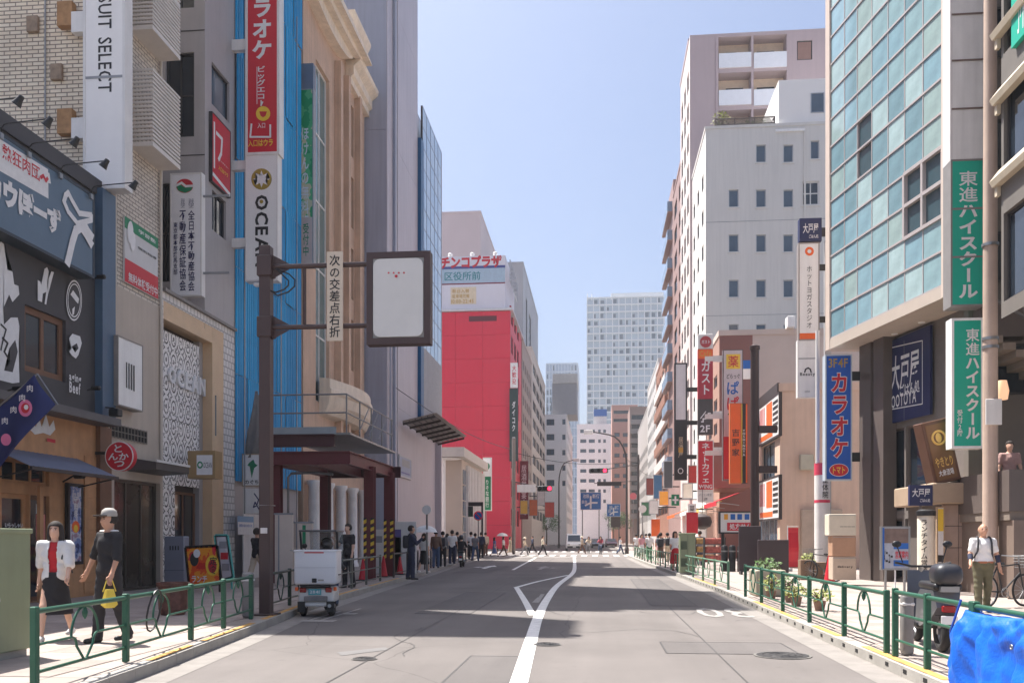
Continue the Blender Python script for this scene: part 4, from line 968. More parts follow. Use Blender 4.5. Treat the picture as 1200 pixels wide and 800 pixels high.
# ---- dark red steel gantry over the pavement
gy0, gy1 = 26.2, 32.2; gx0, gx1 = colY(318, 26.2), -7.45
gan = thing('steel_gantry', 'dark red steel gantry with railing above left pavement', 'gantry', (gx1, gy0, SW))
m_oxide = M('oxide red steel', (102, 44, 48), .5, .14, 3, .1)
m_oxided = M('dark oxide steel', (72, 36, 40), .5, .14, 3, .1)
gz = zat(538, gx1, gy0) ; deck = zat(505, gx1, gy0)
for i, (x, y) in enumerate([(gx1, 28.9), (gx1 + .02, 31.6), (gx0, 26.6), (gx0, 31.6)]):
    m = MB(); w = .17; m.box(x - w, y - .14, SW, x + w, y - .11, gz).box(x - w, y + .11, SW, x + w, y + .14, gz).box(x - .015, y - .11, SW, x + .015, y + .11, gz); c = m.build('column', m_oxide, gan, world=True)
    if i < 2:
        for k in range(6):
            [MB().add([(x + a_, y - .147, .75 + k * .24), (x + b_, y - .147, .80 + k * .24), (x + b_, y - .147, .92 + k * .24), (x + a_, y - .147, .87 + k * .24), (x + a_, y - .141, .75 + k * .24), (x + b_, y - .141, .80 + k * .24), (x + b_, y - .141, .92 + k * .24), (x + a_, y - .141, .87 + k * .24)], [(0, 1, 2, 3), (0, 4, 5, 1), (3, 2, 6, 7), (0, 3, 7, 4), (1, 5, 6, 2)]).build('hazard_stripe', m_yellowp, gan, world=True) for a_, b_ in ((-w - .006, -w * .45), (w * .35, w + .006))]
            [MB().box(x + a_, y - .1465, .87 + k * .24, x + b_, y - .1415, .96 + k * .24).build('hazard_stripe', m_black, gan, world=True) for a_, b_ in ((-w - .004, -w * .47), (w * .37, w + .004))]
def ibeam(p, q, h=.36, w=.18):
    p, q = Vector(p), Vector(q); m = MB(); up = Vector((0, 0, 1))
    m.beam(p + up * (h / 2), q + up * (h / 2), w, .03).beam(p - up * (h / 2), q - up * (h / 2), w, .03).beam(p, q, .02, h - .03); return m
ibeam((gx0 - .2, gy0, gz + .05), (gx1 + .1, gy0, gz + .05)).build('main_beam', m_oxide, gan, world=True)
ibeam((gx0 - .2, gy1, gz + .05), (gx1 + .3, gy1, gz + .05)).build('main_beam', m_oxided, gan, world=True)
for x in (gx0, (gx0 + gx1) / 2, gx1): ibeam((x, gy0 + .1, gz + .05), (x, gy1 - .1, gz + .05)).build('cross_beam', m_oxide, gan, world=True)
ibeam((gx0 - .2, gy0 - .1, deck - .28), (gx1 - .35, gy0 - .1, deck - .28), .34).build('deck_beam', m_oxided, gan, world=True)
for k in range(9): y = gy0 + k * .68; MB().box(gx0 - .1, y, deck - .1, gx1 + .1, y + .66, deck - .04).build('deck_plank', m_steel, gan, world=True)
MB().box(gx0 - .2, gy0 - .14, deck - .1, gx1 - .3, gy0 - .1, deck + .12).build('toe_board', M('pale toe board', (146, 154, 158), .5), gan, world=True)
m_pipe = M('galvanised pipe', (128, 126, 126), .4, .1, 5, metal=.5)
for z in (.55, 1.1): MB().tube([(gx0, gy0 - .05, deck + z), (gx1, gy0 - .05, deck + z), (gx1, gy1, deck + z)], .024, 8).build('hand_rail', m_pipe, gan, world=True)
for i in range(4): x = gx1 - i * 1.35; MB().tube([(x, gy0 - .05, deck - .1), (x, gy0 - .05, deck + 1.12)], .024, 8).build('rail_post', m_pipe, gan, world=True)
for i in range(1, 5): y = gy0 + i * 1.45; MB().tube([(gx1, y, deck - .1), (gx1, y, deck + 1.12)], .024, 8).build('rail_post', m_pipe, gan, world=True)
m = MB()
for i in range(3): m.tube([(gx1 + .1, gy0 + 1 + i * 1.2, deck + .1), (gx1 + .1, gy0 + 2.2 + i * 1.2, deck + 1.0)], .018, 6)
m.build('brace', m_pipe, gan, world=True)
MB().tube([(-9.0, 29.5, SW), (-9.0, 29.5, gz + .05)], .05, 8).build('conduit', m_oxided, gan, world=True)
MB().tube([(-9.4, 26.6, SW), (-9.4, 26.6, gz - .5), (-9.3, 26.6, gz - .38), (-8.6, 26.6, gz - .36), (-8, 26.6, gz - .42)], .04, 8).build('pipe', m_pipe, gan, world=True, smooth=True)
def cone(label, x, y, z=SW, s=1.0, mat=None):
    r = thing('traffic_cone', label, 'traffic cone', (x, y, z), 0, 'traffic cones')
    MB().rbox(-.19 * s, -.19 * s, 0, .19 * s, .19 * s, .035, .01, 1).build('base', m_black, r); MB().lathe([(.14 * s, .035), (.03 * s, .7 * s), (.02 * s, .7 * s)], n=14).build('cone_body', mat or m_redp, r, smooth=True)
    MB().lathe([(.102 * s, .26 * s), (.072 * s, .42 * s)], n=14).build('white_band', m_wpaint, r, smooth=True)
cone('red traffic cone at the foot of the nearer striped column', gx1 - .1, 28.4); cone('red traffic cone at the foot of the farther striped column', gx1 - .05, 31.0, s=1.05)
cone('red traffic cone right of the striped columns', gx1 + .05, 33.2, s=.95)
# site hoarding and boards below the gantry
for i, (x0, x1, yt, Y, lb, mt) in enumerate([(322, 343, 602, 25.4, 'tall cream site board right of brown pole', M('cream board', (222, 206, 192), .6, .1, 1)), (343, 366, 612, 25.8, 'lower cream site board with green mark behind trike', M('cream board two', (214, 198, 186), .6, .1, 1))]):
    P = PF(Y); a, z1 = P.uv(x0, yt); b, _ = P.uv(x1, yt); r = thing('site_board', lb, 'board', ((a + b) / 2, Y, SW)); w = (b - a) / 2
    MB().box(-w, 0, 0, w, .06, z1 - SW).build('panel', mt, r); MB().box(-w - .02, -.02, z1 - SW - .02, w + .02, .08, z1 - SW + .03).build('cap_rail', m_grey, r)
    MB().box(-w + .1, -.01, 0, -w + .14, 0, z1 - SW - .03).build('batten', m_grey, r)
    if i: MB().box(0, -.012, 1.2, .1, -.004, 1.75).build('green_mark', m_greenp, r)
for x, lb, w, h in ((448, 'white site panel behind the striped columns', 1.5, 1.7), (470, 'white panel with purple notice beside grey tower', 1.2, 2.0)):
    Y = 34; X = colY(x, Y); r = thing('hoarding_board', lb, 'panel', (X, Y, SW)); MB().rbox(-w / 2, 0, 0, w / 2, .05, h, .01, 1).build('panel', m_whiteg, r); MB().box(-w / 2 + .05, -.006, h * .7, 0, -.002, h * .85).build('notice', M('purple print', (96, 88, 150), .5) if x > 460 else m_grey, r)
    for sx in (-1, 1): MB().beam((sx * w * .4, .05, h * .6), (sx * w * .4, .7, 0), .04, .04).build('prop', m_pipe, r)

# ---- tall grey tower
b6 = thing('grey_tower', 'tall smooth blue grey tower rising out of the picture', 'building', (-11, 50, 0))
X6 = -10.85; Y6a = colX(453, X6); Y6b = colX(489.5, X6); H6 = 36
m_tw = M('blue grey cladding', (162, 166, 182), .38, .08, .25, streak=.14); m_tw2 = M('mauve grey cladding', (186, 178, 184), .4, .08, .25, streak=.14)
MB().box(-24, Y6a + .06, 0, X6 - .06, Y6b, H6).build('core_wall', m_tw2, b6, world=True); MB().box(-24.1, Y6a - .1, H6, X6 + .1, Y6b + .1, H6 + .5).build('parapet', m_tw2, b6, world=True)
zz = [0.13, 8.6, 15.2, 22.6, 30, H6]
for i in range(len(zz) - 1):
    for a, b in ((-24, -18.2), (-18.18, -14.4), (-14.38, X6)): MB().box(a, Y6a, zz[i] + .012, b - .02, Y6a + .05, zz[i + 1]).build('cladding_panel', m_tw, b6, world=True)
    for a, b, o in ((Y6a + .06, Y6a + 1.3, 0), (Y6a + 1.32, Y6a + 2.5, -.03), (Y6a + 2.52, Y6a + 5.1, .0), (Y6a + 5.12, Y6b, -.02)): MB().box(X6 - .055, a, zz[i] + .012, X6 + .02 + o, b - .015, zz[i + 1]).build('cladding_panel', m_tw2, b6, world=True)
MB().box(X6 + .02, Y6a + 1.36, .13, X6 + .16, Y6a + 1.6, H6 - 1).build('downpipe', m_tw, b6, world=True)
f = Face(b6, PLs(X6 + .03)); P6 = PLs(X6 + .03)
MB().tube([(X6 + .12, Y6a + .35, .13), (X6 + .12, Y6a + .35, zat(402, X6, Y6a)), (X6 + .35, Y6a + .35, zat(401, X6, Y6a))], .05, 8).build('lamp_pipe', m_tw, b6, world=True)
s = Sign('wall_panel_sign', 'framed blue drawing panel low on the grey tower', PLs(X6 + .1), 468, 532, 482, 562, M('pale drawing', (150, 160, 182), .5), t=.06, frame=m_frame_al, fw=.08)
s.rect(471, 537, 480, 549, m_grey, 'drawing'); s.rect(470, 552, 480, 557, MATS['purple print'], 'drawing')

# ---- glass building with slanted canopy
b7 = thing('glass_building', 'narrow curtain wall building of pale blue glass beside tower', 'building', (X6, 60, 0))
X7 = -10.75; Y7a = Y6b + .05; Y7b = colX(517, X7); P7 = PLs(X7); z7a = P7.uv(497, 503)[1]; z7b = P7.uv(490, 112)[1]
m_sky = M('sky blue glass', (150, 178, 204), .05, .12, .3, spec=.9); m_sky2 = M('sky blue glass two', (166, 188, 208), .07, .12, .3, spec=.9); m_gpale = M('pale corrugated panel', (168, 168, 170), .5)
MB().box(-24, Y7a, 0.1, X7 - .4, Y7b, z7b - .2).build('core_wall', m_tw2, b7, world=True)
nc, nr = 5, 12; zsplit = P7.uv(497, 408)[1]
cw = (Y7b - Y7a - .9) / nc; ch = (z7b - zsplit) / nr
pm = [MB().box(.03, -.01, .03, cw - .03, .02, ch - .03).mesh('pane', k) for k in (m_sky, m_sky2)]
for i in range(nc):
    for j in range(nr): obj('pane', random.choice(pm), b7, P7.at(Y7a + .9 + i * cw, zsplit + j * ch), R(90), world=True)
m = MB()
for i in range(nc + 1): u = Y7a + .9 + i * cw; m.box(X7 - .1, u - .025, z7a, X7 + .02, u + .025, z7b)
for j in range(nr + 1): z = zsplit + j * ch; m.box(X7 - .1, Y7a + .9, z - .025, X7 + .017, Y7b, z + .025)
stuff(m.build('mullions', m_frame_dk, b7, world=True))
o = corr(Y7b - Y7a - .9, zsplit - z7a, 16, .06).build('corrugated_wall', m_gpale, b7, P7.at(Y7a + .9, z7a), R(90), world=True)
MB().box(X7 - .3, Y7a, z7a, X7 + .1, Y7a + .88, P7.uv(491, 160)[1]).build('blue_fin', M('deep blue panel', (20, 86, 130), .4), b7, world=True)
MB().box(-24, Y7b, 0.1, X7, Y7b + .3, z7b).build('end_wall', m_tw2, b7, world=True)
can = thing('canopy', 'slanting lattice canopy below the glass building', 'canopy', (X7, 57, z7a))
for i in range(7):
    y = Y6a + 3 + i * 1.8; MB().beam((X7 + .1, y, z7a - .5), (X7 + 1.9, y, z7a - .1), .06, .12).build('rafter', m_brownfence, can, world=True)
for i in range(6): x = X7 + .15 + i * .34; MB().beam((x, Y6a + 2.8, z7a - .42 + i * .075), (x, Y6a + 14, z7a - .42 + i * .075), .05, .05).build('purlin', m_brownfence, can, world=True)
MB().add([(X7 + .1, Y6a + 2.8, z7a - .34), (X7 + 2.0, Y6a + 2.8, z7a + .08), (X7 + 2.0, Y6a + 14.2, z7a + .08), (X7 + .1, Y6a + 14.2, z7a - .34)], [(0, 1, 2, 3)]).build('sheet', M('translucent sheet', (150, 140, 136), .5), can, world=True)
# ---- low pavilion with ribbed screen
X8 = -10.2; Y8a = colX(541, X8); Y8b = colX(565, X8); z8 = zat(527, X8, Y8a)
b8 = thing('pavilion', 'low beige pavilion with pale vertical ribs before red building', 'building', (X8, Y8a, 0))
m_pav = M('beige pavilion wall', (186, 172, 160), .6, .08, .6)
MB().box(-17, Y8a, .1, X8, Y8b, z8 - .7).build('wall', m_pav, b8, world=True); MB().box(-17.4, Y8a - 2.2, z8 - .7, X8 + .5, Y8b + .3, z8).build('roof_slab', M('pale roof slab', (190, 182, 174), .6), b8, world=True)
MB().lathe([(.14, 0), (.14, z8 - .8)], (colY(520, Y8a - 1.6), Y8a - 1.6, .13), 14).build('column', m_whiteg, b8, world=True, smooth=True)
for i in range(12): y = Y8a + 2.0 + i * (Y8b - Y8a - 2.2) / 11; MB().box(X8 + .002, y, .6, X8 + .25, y + .18, z8 - 1.0).build('rib', m_whiteg, b8, world=True)
for i in range(5): MB().box(X8 + .003, Y8a + .5, .8 + i * 1.2, X8 + .06, Y8a + 1.8, 1.9 + i * 1.2).build('pane', m_glass_b, b8, world=True)
MB().lathe([(.9, 0), (1.0, -.05), (.9, -.08)], (colY(525, Y8a - 1.2), Y8a - 1.2, z8 - .72), 24).build('ceiling_light', m_white, b8, world=True)
s = Sign('vertical_sign', 'green and white vertical sign between pavilion and red building', PF(Y8b + 1), 566, 536, 576, 598, m_greenp, t=.2, frame=m_whiteg, fw=.06); s.rect(566.5, 537, 575.5, 558, m_white, 'white_top'); s.disc(571, 546, 3, m_greenp, 4); s.text('りそな銀行', 569, 562, 573, 594, m_wpaint, True)
MB().box(.2, .05, -7, .3, .15, -.013).build('pole', m_pipe, s.root) if s.v0 > 7 else MB().box(.2, .05, -(s.v0 - .1), .3, .15, -.013).build('pole', m_pipe, s.root)

# ---- red amusement building beyond the crossing
Yr = 110.0; Pr = PF(Yr); xr1 = Pr.uv(598, 500)[0]; xr0 = Pr.uv(470, 500)[0]; zr = Pr.uv(580, 364)[1]; zr2 = Pr.uv(580, 299)[1]
br = thing('red_building', 'large plain red amusement hall with white rooftop sign block', 'building', (xr1, Yr, 0))
m_redw = M('red cladding', (222, 46, 72), .5, .05, .06, streak=.05)
nrw = 10; hh = (zr - .2) / nrw
cols_ = [xr0 + (xr1 - xr0) * i / 4 for i in range(5)]
for j in range(nrw):
    for i in range(4): MB().box(cols_[i] + .012, Yr, .15 + j * hh + .012, cols_[i + 1] - .012, Yr + .2, .15 + (j + 1) * hh - .012).build('cladding_panel', m_redw, br, world=True)
Pside = PLs(xr1); ye = colX(611, xr1)
wall(br, Pside, Yr, ye, 0, zr, grid([Yr + 1 + 4.2 * i for i in range(3)], 2.6, [3 + 3.6 * k for k in range(8)], 2.2, dict(fr=m_frame_dk, pane=m_glass, fw=.1)), m_redw)
MB().box(xr0, Yr + .21, 0, xr1 - .3, ye, zr - .1).build('core_wall', M('red joint', (150, 34, 52), .6), br, world=True)
MB().box(xr0 - .2, Yr - .3, zr, xr1 + .3, ye + .2, zr + .3).build('ledge', M('white ledge', (206, 206, 210), .6), br, world=True)
xs1 = Pr.uv(592, 340)[0]; MB().box(xr0 + .5, Yr + .1, zr + .3, xs1, Yr + 12, zr2).build('sign_block', M('pale rooftop block', (218, 216, 224), .5, .05, .3), br, world=True)
m = MB()
for i in range(6): y = Yr + 1 + i * 2; m.beam((xs1 + .5, y, zr + 4), (xs1 + .5, y, zr2 - .3), .1, .1)
for i in range(6): z = zr + 4 + i * (zr2 - zr - 4.3) / 5; m.beam((xs1 + .5, Yr + 1, z), (xs1 + .5, Yr + 11, z), .1, .1)
m.build('side_frame', m_frame_al, br, world=True)
f = Face(br, PF(Yr + .1))
f.rect(508, 313, 592, 316, M('ultramarine', (64, 72, 140), .5), 'stripe'); f.rect(508, 330.5, 592, 332, M('maroon', (128, 36, 56), .5), 'stripe'); f.rect(508, 316, 592, 330.5, M('pale blue band', (168, 190, 206), .5), 'band')
f.text('パチンコプラザ', 503.5, 301, 588, 313.4, m_redp, bold=.05); f.text('区役所前', 521, 319, 563, 328, M('teal print', (40, 128, 136), .5), bold=.03)
f.rect(528, 337, 558, 356, M('cream notice', (222, 206, 178), .6), 'notice'); f.text('新台入替', 530, 339, 550, 343, M('gold letters', (190, 150, 80), .5)); f.text('駐車場完備', 530, 345, 550, 349, MATS['gold letters']); f.text('10:00-22:45', 529, 351, 555, 355, MATS['gold letters'])
f2 = Face(br, PF(Yr)); f2.rect(549.5, 370.5, 582, 376, M('dark red vent', (96, 30, 44), .6), 'vent')
for x in (527, 553, 580): u, z = Pr.uv(x, 297); MB().ball((u, Yr + .4, zr2 + .3), .3, .3, .25, 10, 6).build('roof_lamp', m_white, br, world=True, smooth=True)
def vsign(label, P, x0, y0, x1, y1, mat, texts, t=.3, frame=None, fw=.05, name='vertical_sign', group=None):
    s = Sign(name, label, P, x0, y0, x1, y1, mat, t=t, frame=frame, fw=fw, group=group)
    for a in texts: s.text(a[0], a[1], a[2], a[3], a[4], a[5], vert=(a[6] if len(a) > 6 else True), bold=.02)
    return s
s = vsign('dark green vertical sign beside the red building', PF(Yr - .6), 597, 455, 607, 540, M('blackish green', (44, 62, 60), .5), [('ダイコク', 600, 470, 604, 505, m_wpaint), ('アパマン', 600, 512, 604, 535, m_wpaint)])
s = vsign('small white vertical sign with red characters above the dark green sign', PF(Yr - .6), 598, 425, 606.5, 454, m_white, [('大歓迎', 600, 428, 605, 450, m_redp)])
s = vsign('dark red vertical sign with white characters near the crossing', PF(124), 609, 540, 619, 608, M('dark maroon sign', (112, 28, 44), .5), [('居酒屋', 611, 545, 617, 572, m_wpaint), ('宴会場', 611, 575, 617, 603, m_wpaint)])

# ---- the row beyond
def block(label, xa, xb, Ya, Yb, h, mat, fro=None, sid=None, side=None, name='office_block', cat='building', cap=None):
    """box building; fro/sid list openings of the camera-facing and the street-facing wall"""
    r = thing(name, label, cat, ((xa + xb) / 2, Ya, 0))
    wall(r, PF(Ya), xa, xb, 0, h, fro or [], mat)
    if side == 'L': wall(r, PLs(xb), Ya, Yb, 0, h, sid or [], mat)
    if side == 'R': wall(r, PRs(xa), -Yb, -Ya, 0, h, sid or [], mat)
    core(r, xa, xb, Ya, Yb, h, mat, cap=cap); return r
def wins(u0, u1, n, z0, z1, nf, fw, fh, kw):
    du, dz = (u1 - u0) / n, (z1 - z0) / nf
    return [(u0 + du * (i + .5 - fw / 2), z0 + dz * (k + .5 - fh / 2), u0 + du * (i + .5 + fw / 2), z0 + dz * (k + .5 + fh / 2), kw) for i in range(n) for k in range(nf)]
kwd = dict(fr=m_frame_al, pane=m_glass, fw=.08); kwb = dict(fr=m_frame_dk, pane=m_glass_b, fw=.08)
Ya = ye + .3; Yb = colX(623, -10.6); h = zat(398, -10.6, Ya)
block('brown tiled office block right behind the red building', -20, -10.6, Ya, Yb, h, M('brown tile', (168, 146, 134), .6, .08, .3), [], wins(Ya + .5, Yb - .5, 5, 5, h - 2, 9, .55, .55, kwd), 'L')
Yc = colX(639, -10.6); h = zat(408, -10.6, Yb)
block('beige office block with dark ribbon windows past the brown tiled one', -20, -10.6, Yb + .1, Yc, h, M('beige tile', (204, 188, 176), .6, .08, .3), wins(-14, -11, 2, 5, h - 2, 9, .5, .5, kwd), wins(Yb + 2, Yc - 1, 4, 4, h - 1, 9, .8, .55, dict(fr=m_frame_dk, pane=m_glass, nx=3, fw=.1)), 'L')
Yd = 152; xa, xb = colY(590, Yd), colY(613, Yd); Ye2 = colX(630.5, xb); h = zat(309, xb, Yd)
block('tall plain grey tower behind the red rooftop sign', xa, xb, Yd, Ye2, h, M('mid grey cladding', (172, 170, 174), .5, .08, .2, streak=.12), [], [(Yd + 6, 20, Yd + 9, h - 4, dict(fr=m_frame_dk, pane=m_glass_b, nz=8, fw=.1)), (Yd + 13, 20, Yd + 18, h - 5, dict(fr=m_frame_dk, pane=m_glass_b, nz=8, fw=.1))], 'L')
Yd = 150; xa, xb = colY(500, Yd), colY(573.5, Yd)
block('plain pinkish grey block above the white rooftop sign', xa, xb - 1.5, Yd, Yd + 25, zat(249, xb, Yd), M('pinkish grey render', (206, 188, 188), .6, .1, .08), [], [], 'L')
# white office with window column
Yw = Yc + 8; xa, xb = colY(630, Yw), colY(664, Yw); h = zat(487, xb, Yw)
P = PF(Yw)
ops = [fop(P, 640.5, y, 649.5, y + 7, fr=m_frame_dk, pane=m_glass_b, nx=2, fw=.12) for y in (491, 508.5, 526, 544, 562)] + [fop(P, 659, y, 662.5, y + 6, **kwb) for y in (491, 509, 527, 545, 563)]
wb = block('white office with square windows left of the distant blue signs', xa, xb, Yw, Yw + 45, h, M('white render', (236, 232, 230), .6, .06, .2), ops, wins(Yw + 2, Yw + 42, 8, 4, h - 2, 8, .5, .5, kwb), 'L')
x2a, x2b = P.uv(655, 480)[0], P.uv(663.8, 480)[0]; zt2 = P.uv(655, 448)[1]
MB().box(x2a - 1.5, Yw + 1, h + .4, x2b + 2.2, Yw + 12, zt2).build('stair_tower', M('grey stair tower', (168, 166, 168), .6), wb, world=True); MB().box(x2a - 1.4, Yw + .8, zt2, x2b + 2.3, Yw + 12.2, zt2 + 2.0).build('tank_house', M('cream render', (206, 202, 196), .6), wb, world=True)
for i in range(6): MB().tube([(xa + 1 + i * .9, Yw + 2, h), (xa + 1 + i * .9, Yw + 2, h + 2.5 + random.random() * 2)], .09, 5).build('aerial', m_frame_dk, wb, world=True)
# distant glass towers and slabs
def tower(label, x0, x1, yt, Y, nfl, nb, mat, glass, ybase=640, dep=40, slab_out=.5, name='tower_block', bal=False):
    P = PF(Y); a, zt_ = P.uv(x0, yt); b, _ = P.uv(x1, yt); r = thing(name, label, 'building', ((a + b) / 2, Y, 0))
    MB().box(a, Y + .6, 0, b, Y + dep, zt_ - .3).build('core_wall', glass, r, world=True)
    dz = zt_ / nfl; m = MB(); m2 = MB()
    for k in range(nfl + 1): m.box(a - .1, Y, k * dz - .25, b + .1, Y + .62, k * dz + (.55 if bal else .25))
    for i in range(nb + 1):
        x = a + (b - a) * i / nb; m2.box(x - .18, Y + .08, 0, x + .18, Y + .7, zt_)
    stuff(m.build('floor_slabs', mat, r, world=True)); stuff(m2.build('mullions', mat, r, world=True))
    m3 = MB(); mm = MB()
    for k in range(int(nfl * .2), nfl):
        for i in range(nb):
            if random.random() < .45:
                x = a + (b - a) * i / nb; w = (b - a) / nb; u = random.uniform(.25, .6); mm.box(x + .3, Y + .4, k * dz + .6, x + .3 + w * u, Y + .62, k * dz + dz * random.uniform(.6, .85))
    if mm.v: stuff(mm.build('window_panes', m_glass_b, r, world=True))
    MB().box(b, Y + .3, 0, b + .5, Y + dep, zt_).build('side_wall', mat, r, world=True)
    return r, a, b, zt_
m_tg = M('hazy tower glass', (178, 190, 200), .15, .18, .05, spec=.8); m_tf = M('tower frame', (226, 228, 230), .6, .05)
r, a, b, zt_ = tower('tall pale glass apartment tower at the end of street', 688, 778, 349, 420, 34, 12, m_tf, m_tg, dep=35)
P = PF(420); MB().box(P.uv(716, 349)[0], 421, zt_ - .2, b, 448, P.uv(716, 343)[1]).build('penthouse', m_tf, r, world=True); m = MB()
for x in (688, 693, 716): m.tube([(P.uv(x, 349)[0] + .2, 420.5, zt_ - 1), (P.uv(x, 349)[0] + .2, 420.5, P.uv(x, 344)[1])], .25, 5)
stuff(m.build('roof_frame', m_tf, r, world=True))
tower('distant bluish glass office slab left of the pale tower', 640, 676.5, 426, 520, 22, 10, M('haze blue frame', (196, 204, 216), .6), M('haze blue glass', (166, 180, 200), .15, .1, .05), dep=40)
Y = 255; P = PF(Y); xa, xb = P.uv(676, 500)[0], P.uv(716, 500)[0]; h = P.uv(690, 498)[1]
ops = []
for y in (503, 514.5, 526, 538, 549.5, 561, 573, 585):
    for x0, x1 in ((680, 687), (690, 697), (701, 704), (707, 710)): ops.append(fop(P, x0, y, x1, y + 4, **kwb))
wb = block('white office with ribbon windows in the middle distance', xa, xb, Y, Y + 30, h, M('white tile', (240, 238, 238), .6, .05, .2), ops, [], 'L')
MB().box(P.uv(696, 498)[0], Y + 1, h + .3, P.uv(711, 498)[0], Y + 12, P.uv(700, 479)[1]).build('roof_sign_block', m_whiteg, wb, world=True); MB().box(P.uv(696, 498)[0] - .05, Y + .8, P.uv(700, 487)[1], P.uv(711, 498)[0] + .05, Y + .98, P.uv(700, 479)[1] + .05).build('blue_roof_sign', m_bluep, wb, world=True)
Y = 235; P = PF(Y); xa, xb = P.uv(717, 500)[0], P.uv(747, 500)[0]; h = P.uv(720, 476)[1]
ops = [fop(P, 719, y, 741, y + 3.4, fr=m_frame_dk, pane=m_glass, nx=3, fw=.1) for y in (481, 490.5)] + [fop(P, x, y, x + 6, y + 4.5, **kwb) for y in (507, 519, 531, 543, 555, 567) for x in (720, 730, 739)]
block('pinkish brown block with ribbon windows left of curved lamp', xa, xb, Y, Y + 12, h, M('pinkish brown tile', (204, 156, 140), .6, .06, .2), ops, [], 'R')
Y = 215; P = PF(Y); xa, xb = P.uv(738, 500)[0], P.uv(763, 500)[0] + 8; h = P.uv(740, 478)[1]
rr_ = block('dark brown apartment block with stacked balconies behind lamp pole', xa, xb, Y, Y + 15, h, M('dark brown tile', (158, 132, 122), .6, .06, .2), [fop(P, 740, y, 757, y + 5, fr=m_frame_dk, pane=m_glass, nx=3, fw=.1) for y in range(486, 600, 11)], [], 'R')
for y in range(486, 600, 11): a, z = P.uv(739, y + 6); b, _ = P.uv(758, y); MB().box(a, Y - 1.2, z - 1.1, b, Y - .002, z).build('balcony', M('grey balcony', (150, 138, 134), .6), rr_, world=True)

# ================================================================ right side of the street
# ---- glass school building: its facade turns in towards the street
GO = Vector((7.85, 31.0)); grot = math.atan2(-.979, .203); PG = Plane(GO.x, GO.y, grot)
gu0, gu1 = PG.uv(974, 300)[0], PG.uv(1106, 300)[0]; gz0 = PG.uv(980, 394)[1]; gH = 27.0
bg_ = thing('school_building', 'tall teal glass building with green school signs at right', 'building', (GO.x, GO.y, 0))
gc = [PG.uv(x, 360)[0] for x in (974, 990, 1005, 1022, 1041, 1060.5, 1082, 1106)]; rowh = .92; ng = int((gH - gz0) / rowh)
m_teal = [M('teal glass %d' % i, c, .06, .42, .55, spec=1.0) for i, c in enumerate([(146, 176, 182), (172, 196, 198), (124, 156, 166), (158, 180, 178), (138, 172, 184)])]
m_tclear = M('clear dark glass', (62, 84, 92), .05, .2, 1, spec=.9)
m_gfr = M('pinkish aluminium', (186, 176, 174), .4, .05, 2, metal=.2)
PANE = {}
def dark_cell(i, k):
    z = gz0 + k * rowh + rowh / 2; u = (gc[i] + gc[i + 1]) / 2; p = PG.at(u, z); dp = depth(p.x, p.y); y = HY - (z - CAMZ) / dp * F
    if i >= 5 and (k in (2, 3, 8 + 2, 11)): return True
    if i == 2 and k in (5, 6): return True
    return False
for i in range(7):
    for k in range(ng):
        d = dark_cell(i, k); j = 9 if d else random.randrange(5)
        if (i, j) not in PANE: PANE[(i, j)] = MB().box(.02, -.005 if j < 9 else .05, .03, gc[i + 1] - gc[i] - .02, .07, rowh - .03).mesh('pane', m_tclear if j == 9 else m_teal[j])
        obj('pane', PANE[(i, j)], bg_, PG.at(gc[i], gz0 + k * rowh), grot, world=True)
for k in range(ng + 1):
    z = gz0 + k * rowh
    MB().box(0, -.035, -.028, gu1 - gu0, .07, .028).build('transom', m_gfr, bg_, PG.at(gu0, z), grot, world=True)
for i in range(8): MB().box(-.016, -.018, .03, .016, .071, ng * rowh).build('mullion', m_gfr, bg_, PG.at(gc[i], gz0), grot, world=True)
for i, k in ((5, 2), (5, 10)):                      # heavier frames round the openable windows
    w = gc[7] - gc[5]; m = MB()
    for x in (0, gc[6] - gc[5], w): m.box(x - .05, -.06, 0, x + .05, .05, rowh * 2)
    for z in (0, rowh, rowh * 2): m.box(0, -.062, z - .05, w, .05, z + .05)
    m.build('window_frame', m_gfr, bg_, PG.at(gc[5], gz0 + k * rowh), grot, world=True)
# body, corner posts, soffit
def gbox(u0, u1, d0, d1, z0, z1): # box along the turned facade, d inwards
    m = MB().box(u0, d0, z0, u1, d1, z1); return m
def gput(m, name, mat): return m.build(name, mat, bg_, PG.at(0, 0), grot, world=True)
m_soff = M('pale soffit', (186, 172, 160), .6, .06)
gput(gbox(gu0 - .05, gu1 + .4, .08, 9, gz0, gH), 'core_wall', M('grey rear wall', (150, 148, 148), .6))
gput(gbox(gu0 - .3, gu0 - .005, -.06, 9, gz0 - .35, gH + .2), 'corner_post', M('warm white post', (206, 188, 176), .5, .05)); gput(gbox(gu1 + .005, gu1 + .4, -.08, .078, gz0 - .35, gH + .2), 'corner_post', MATS['warm white post'])
gput(gbox(gu0 - .004, gu1 + .004, -.05, 2.6, gz0 - .35, gz0 - .03), 'soffit', m_soff)
for i in range(4): gput(MB().lathe([(.1, 0), (.1, .02)], (gu0 + .9 + i * 1.5, .9, gz0 - .372), 14), 'downlight', m_white)
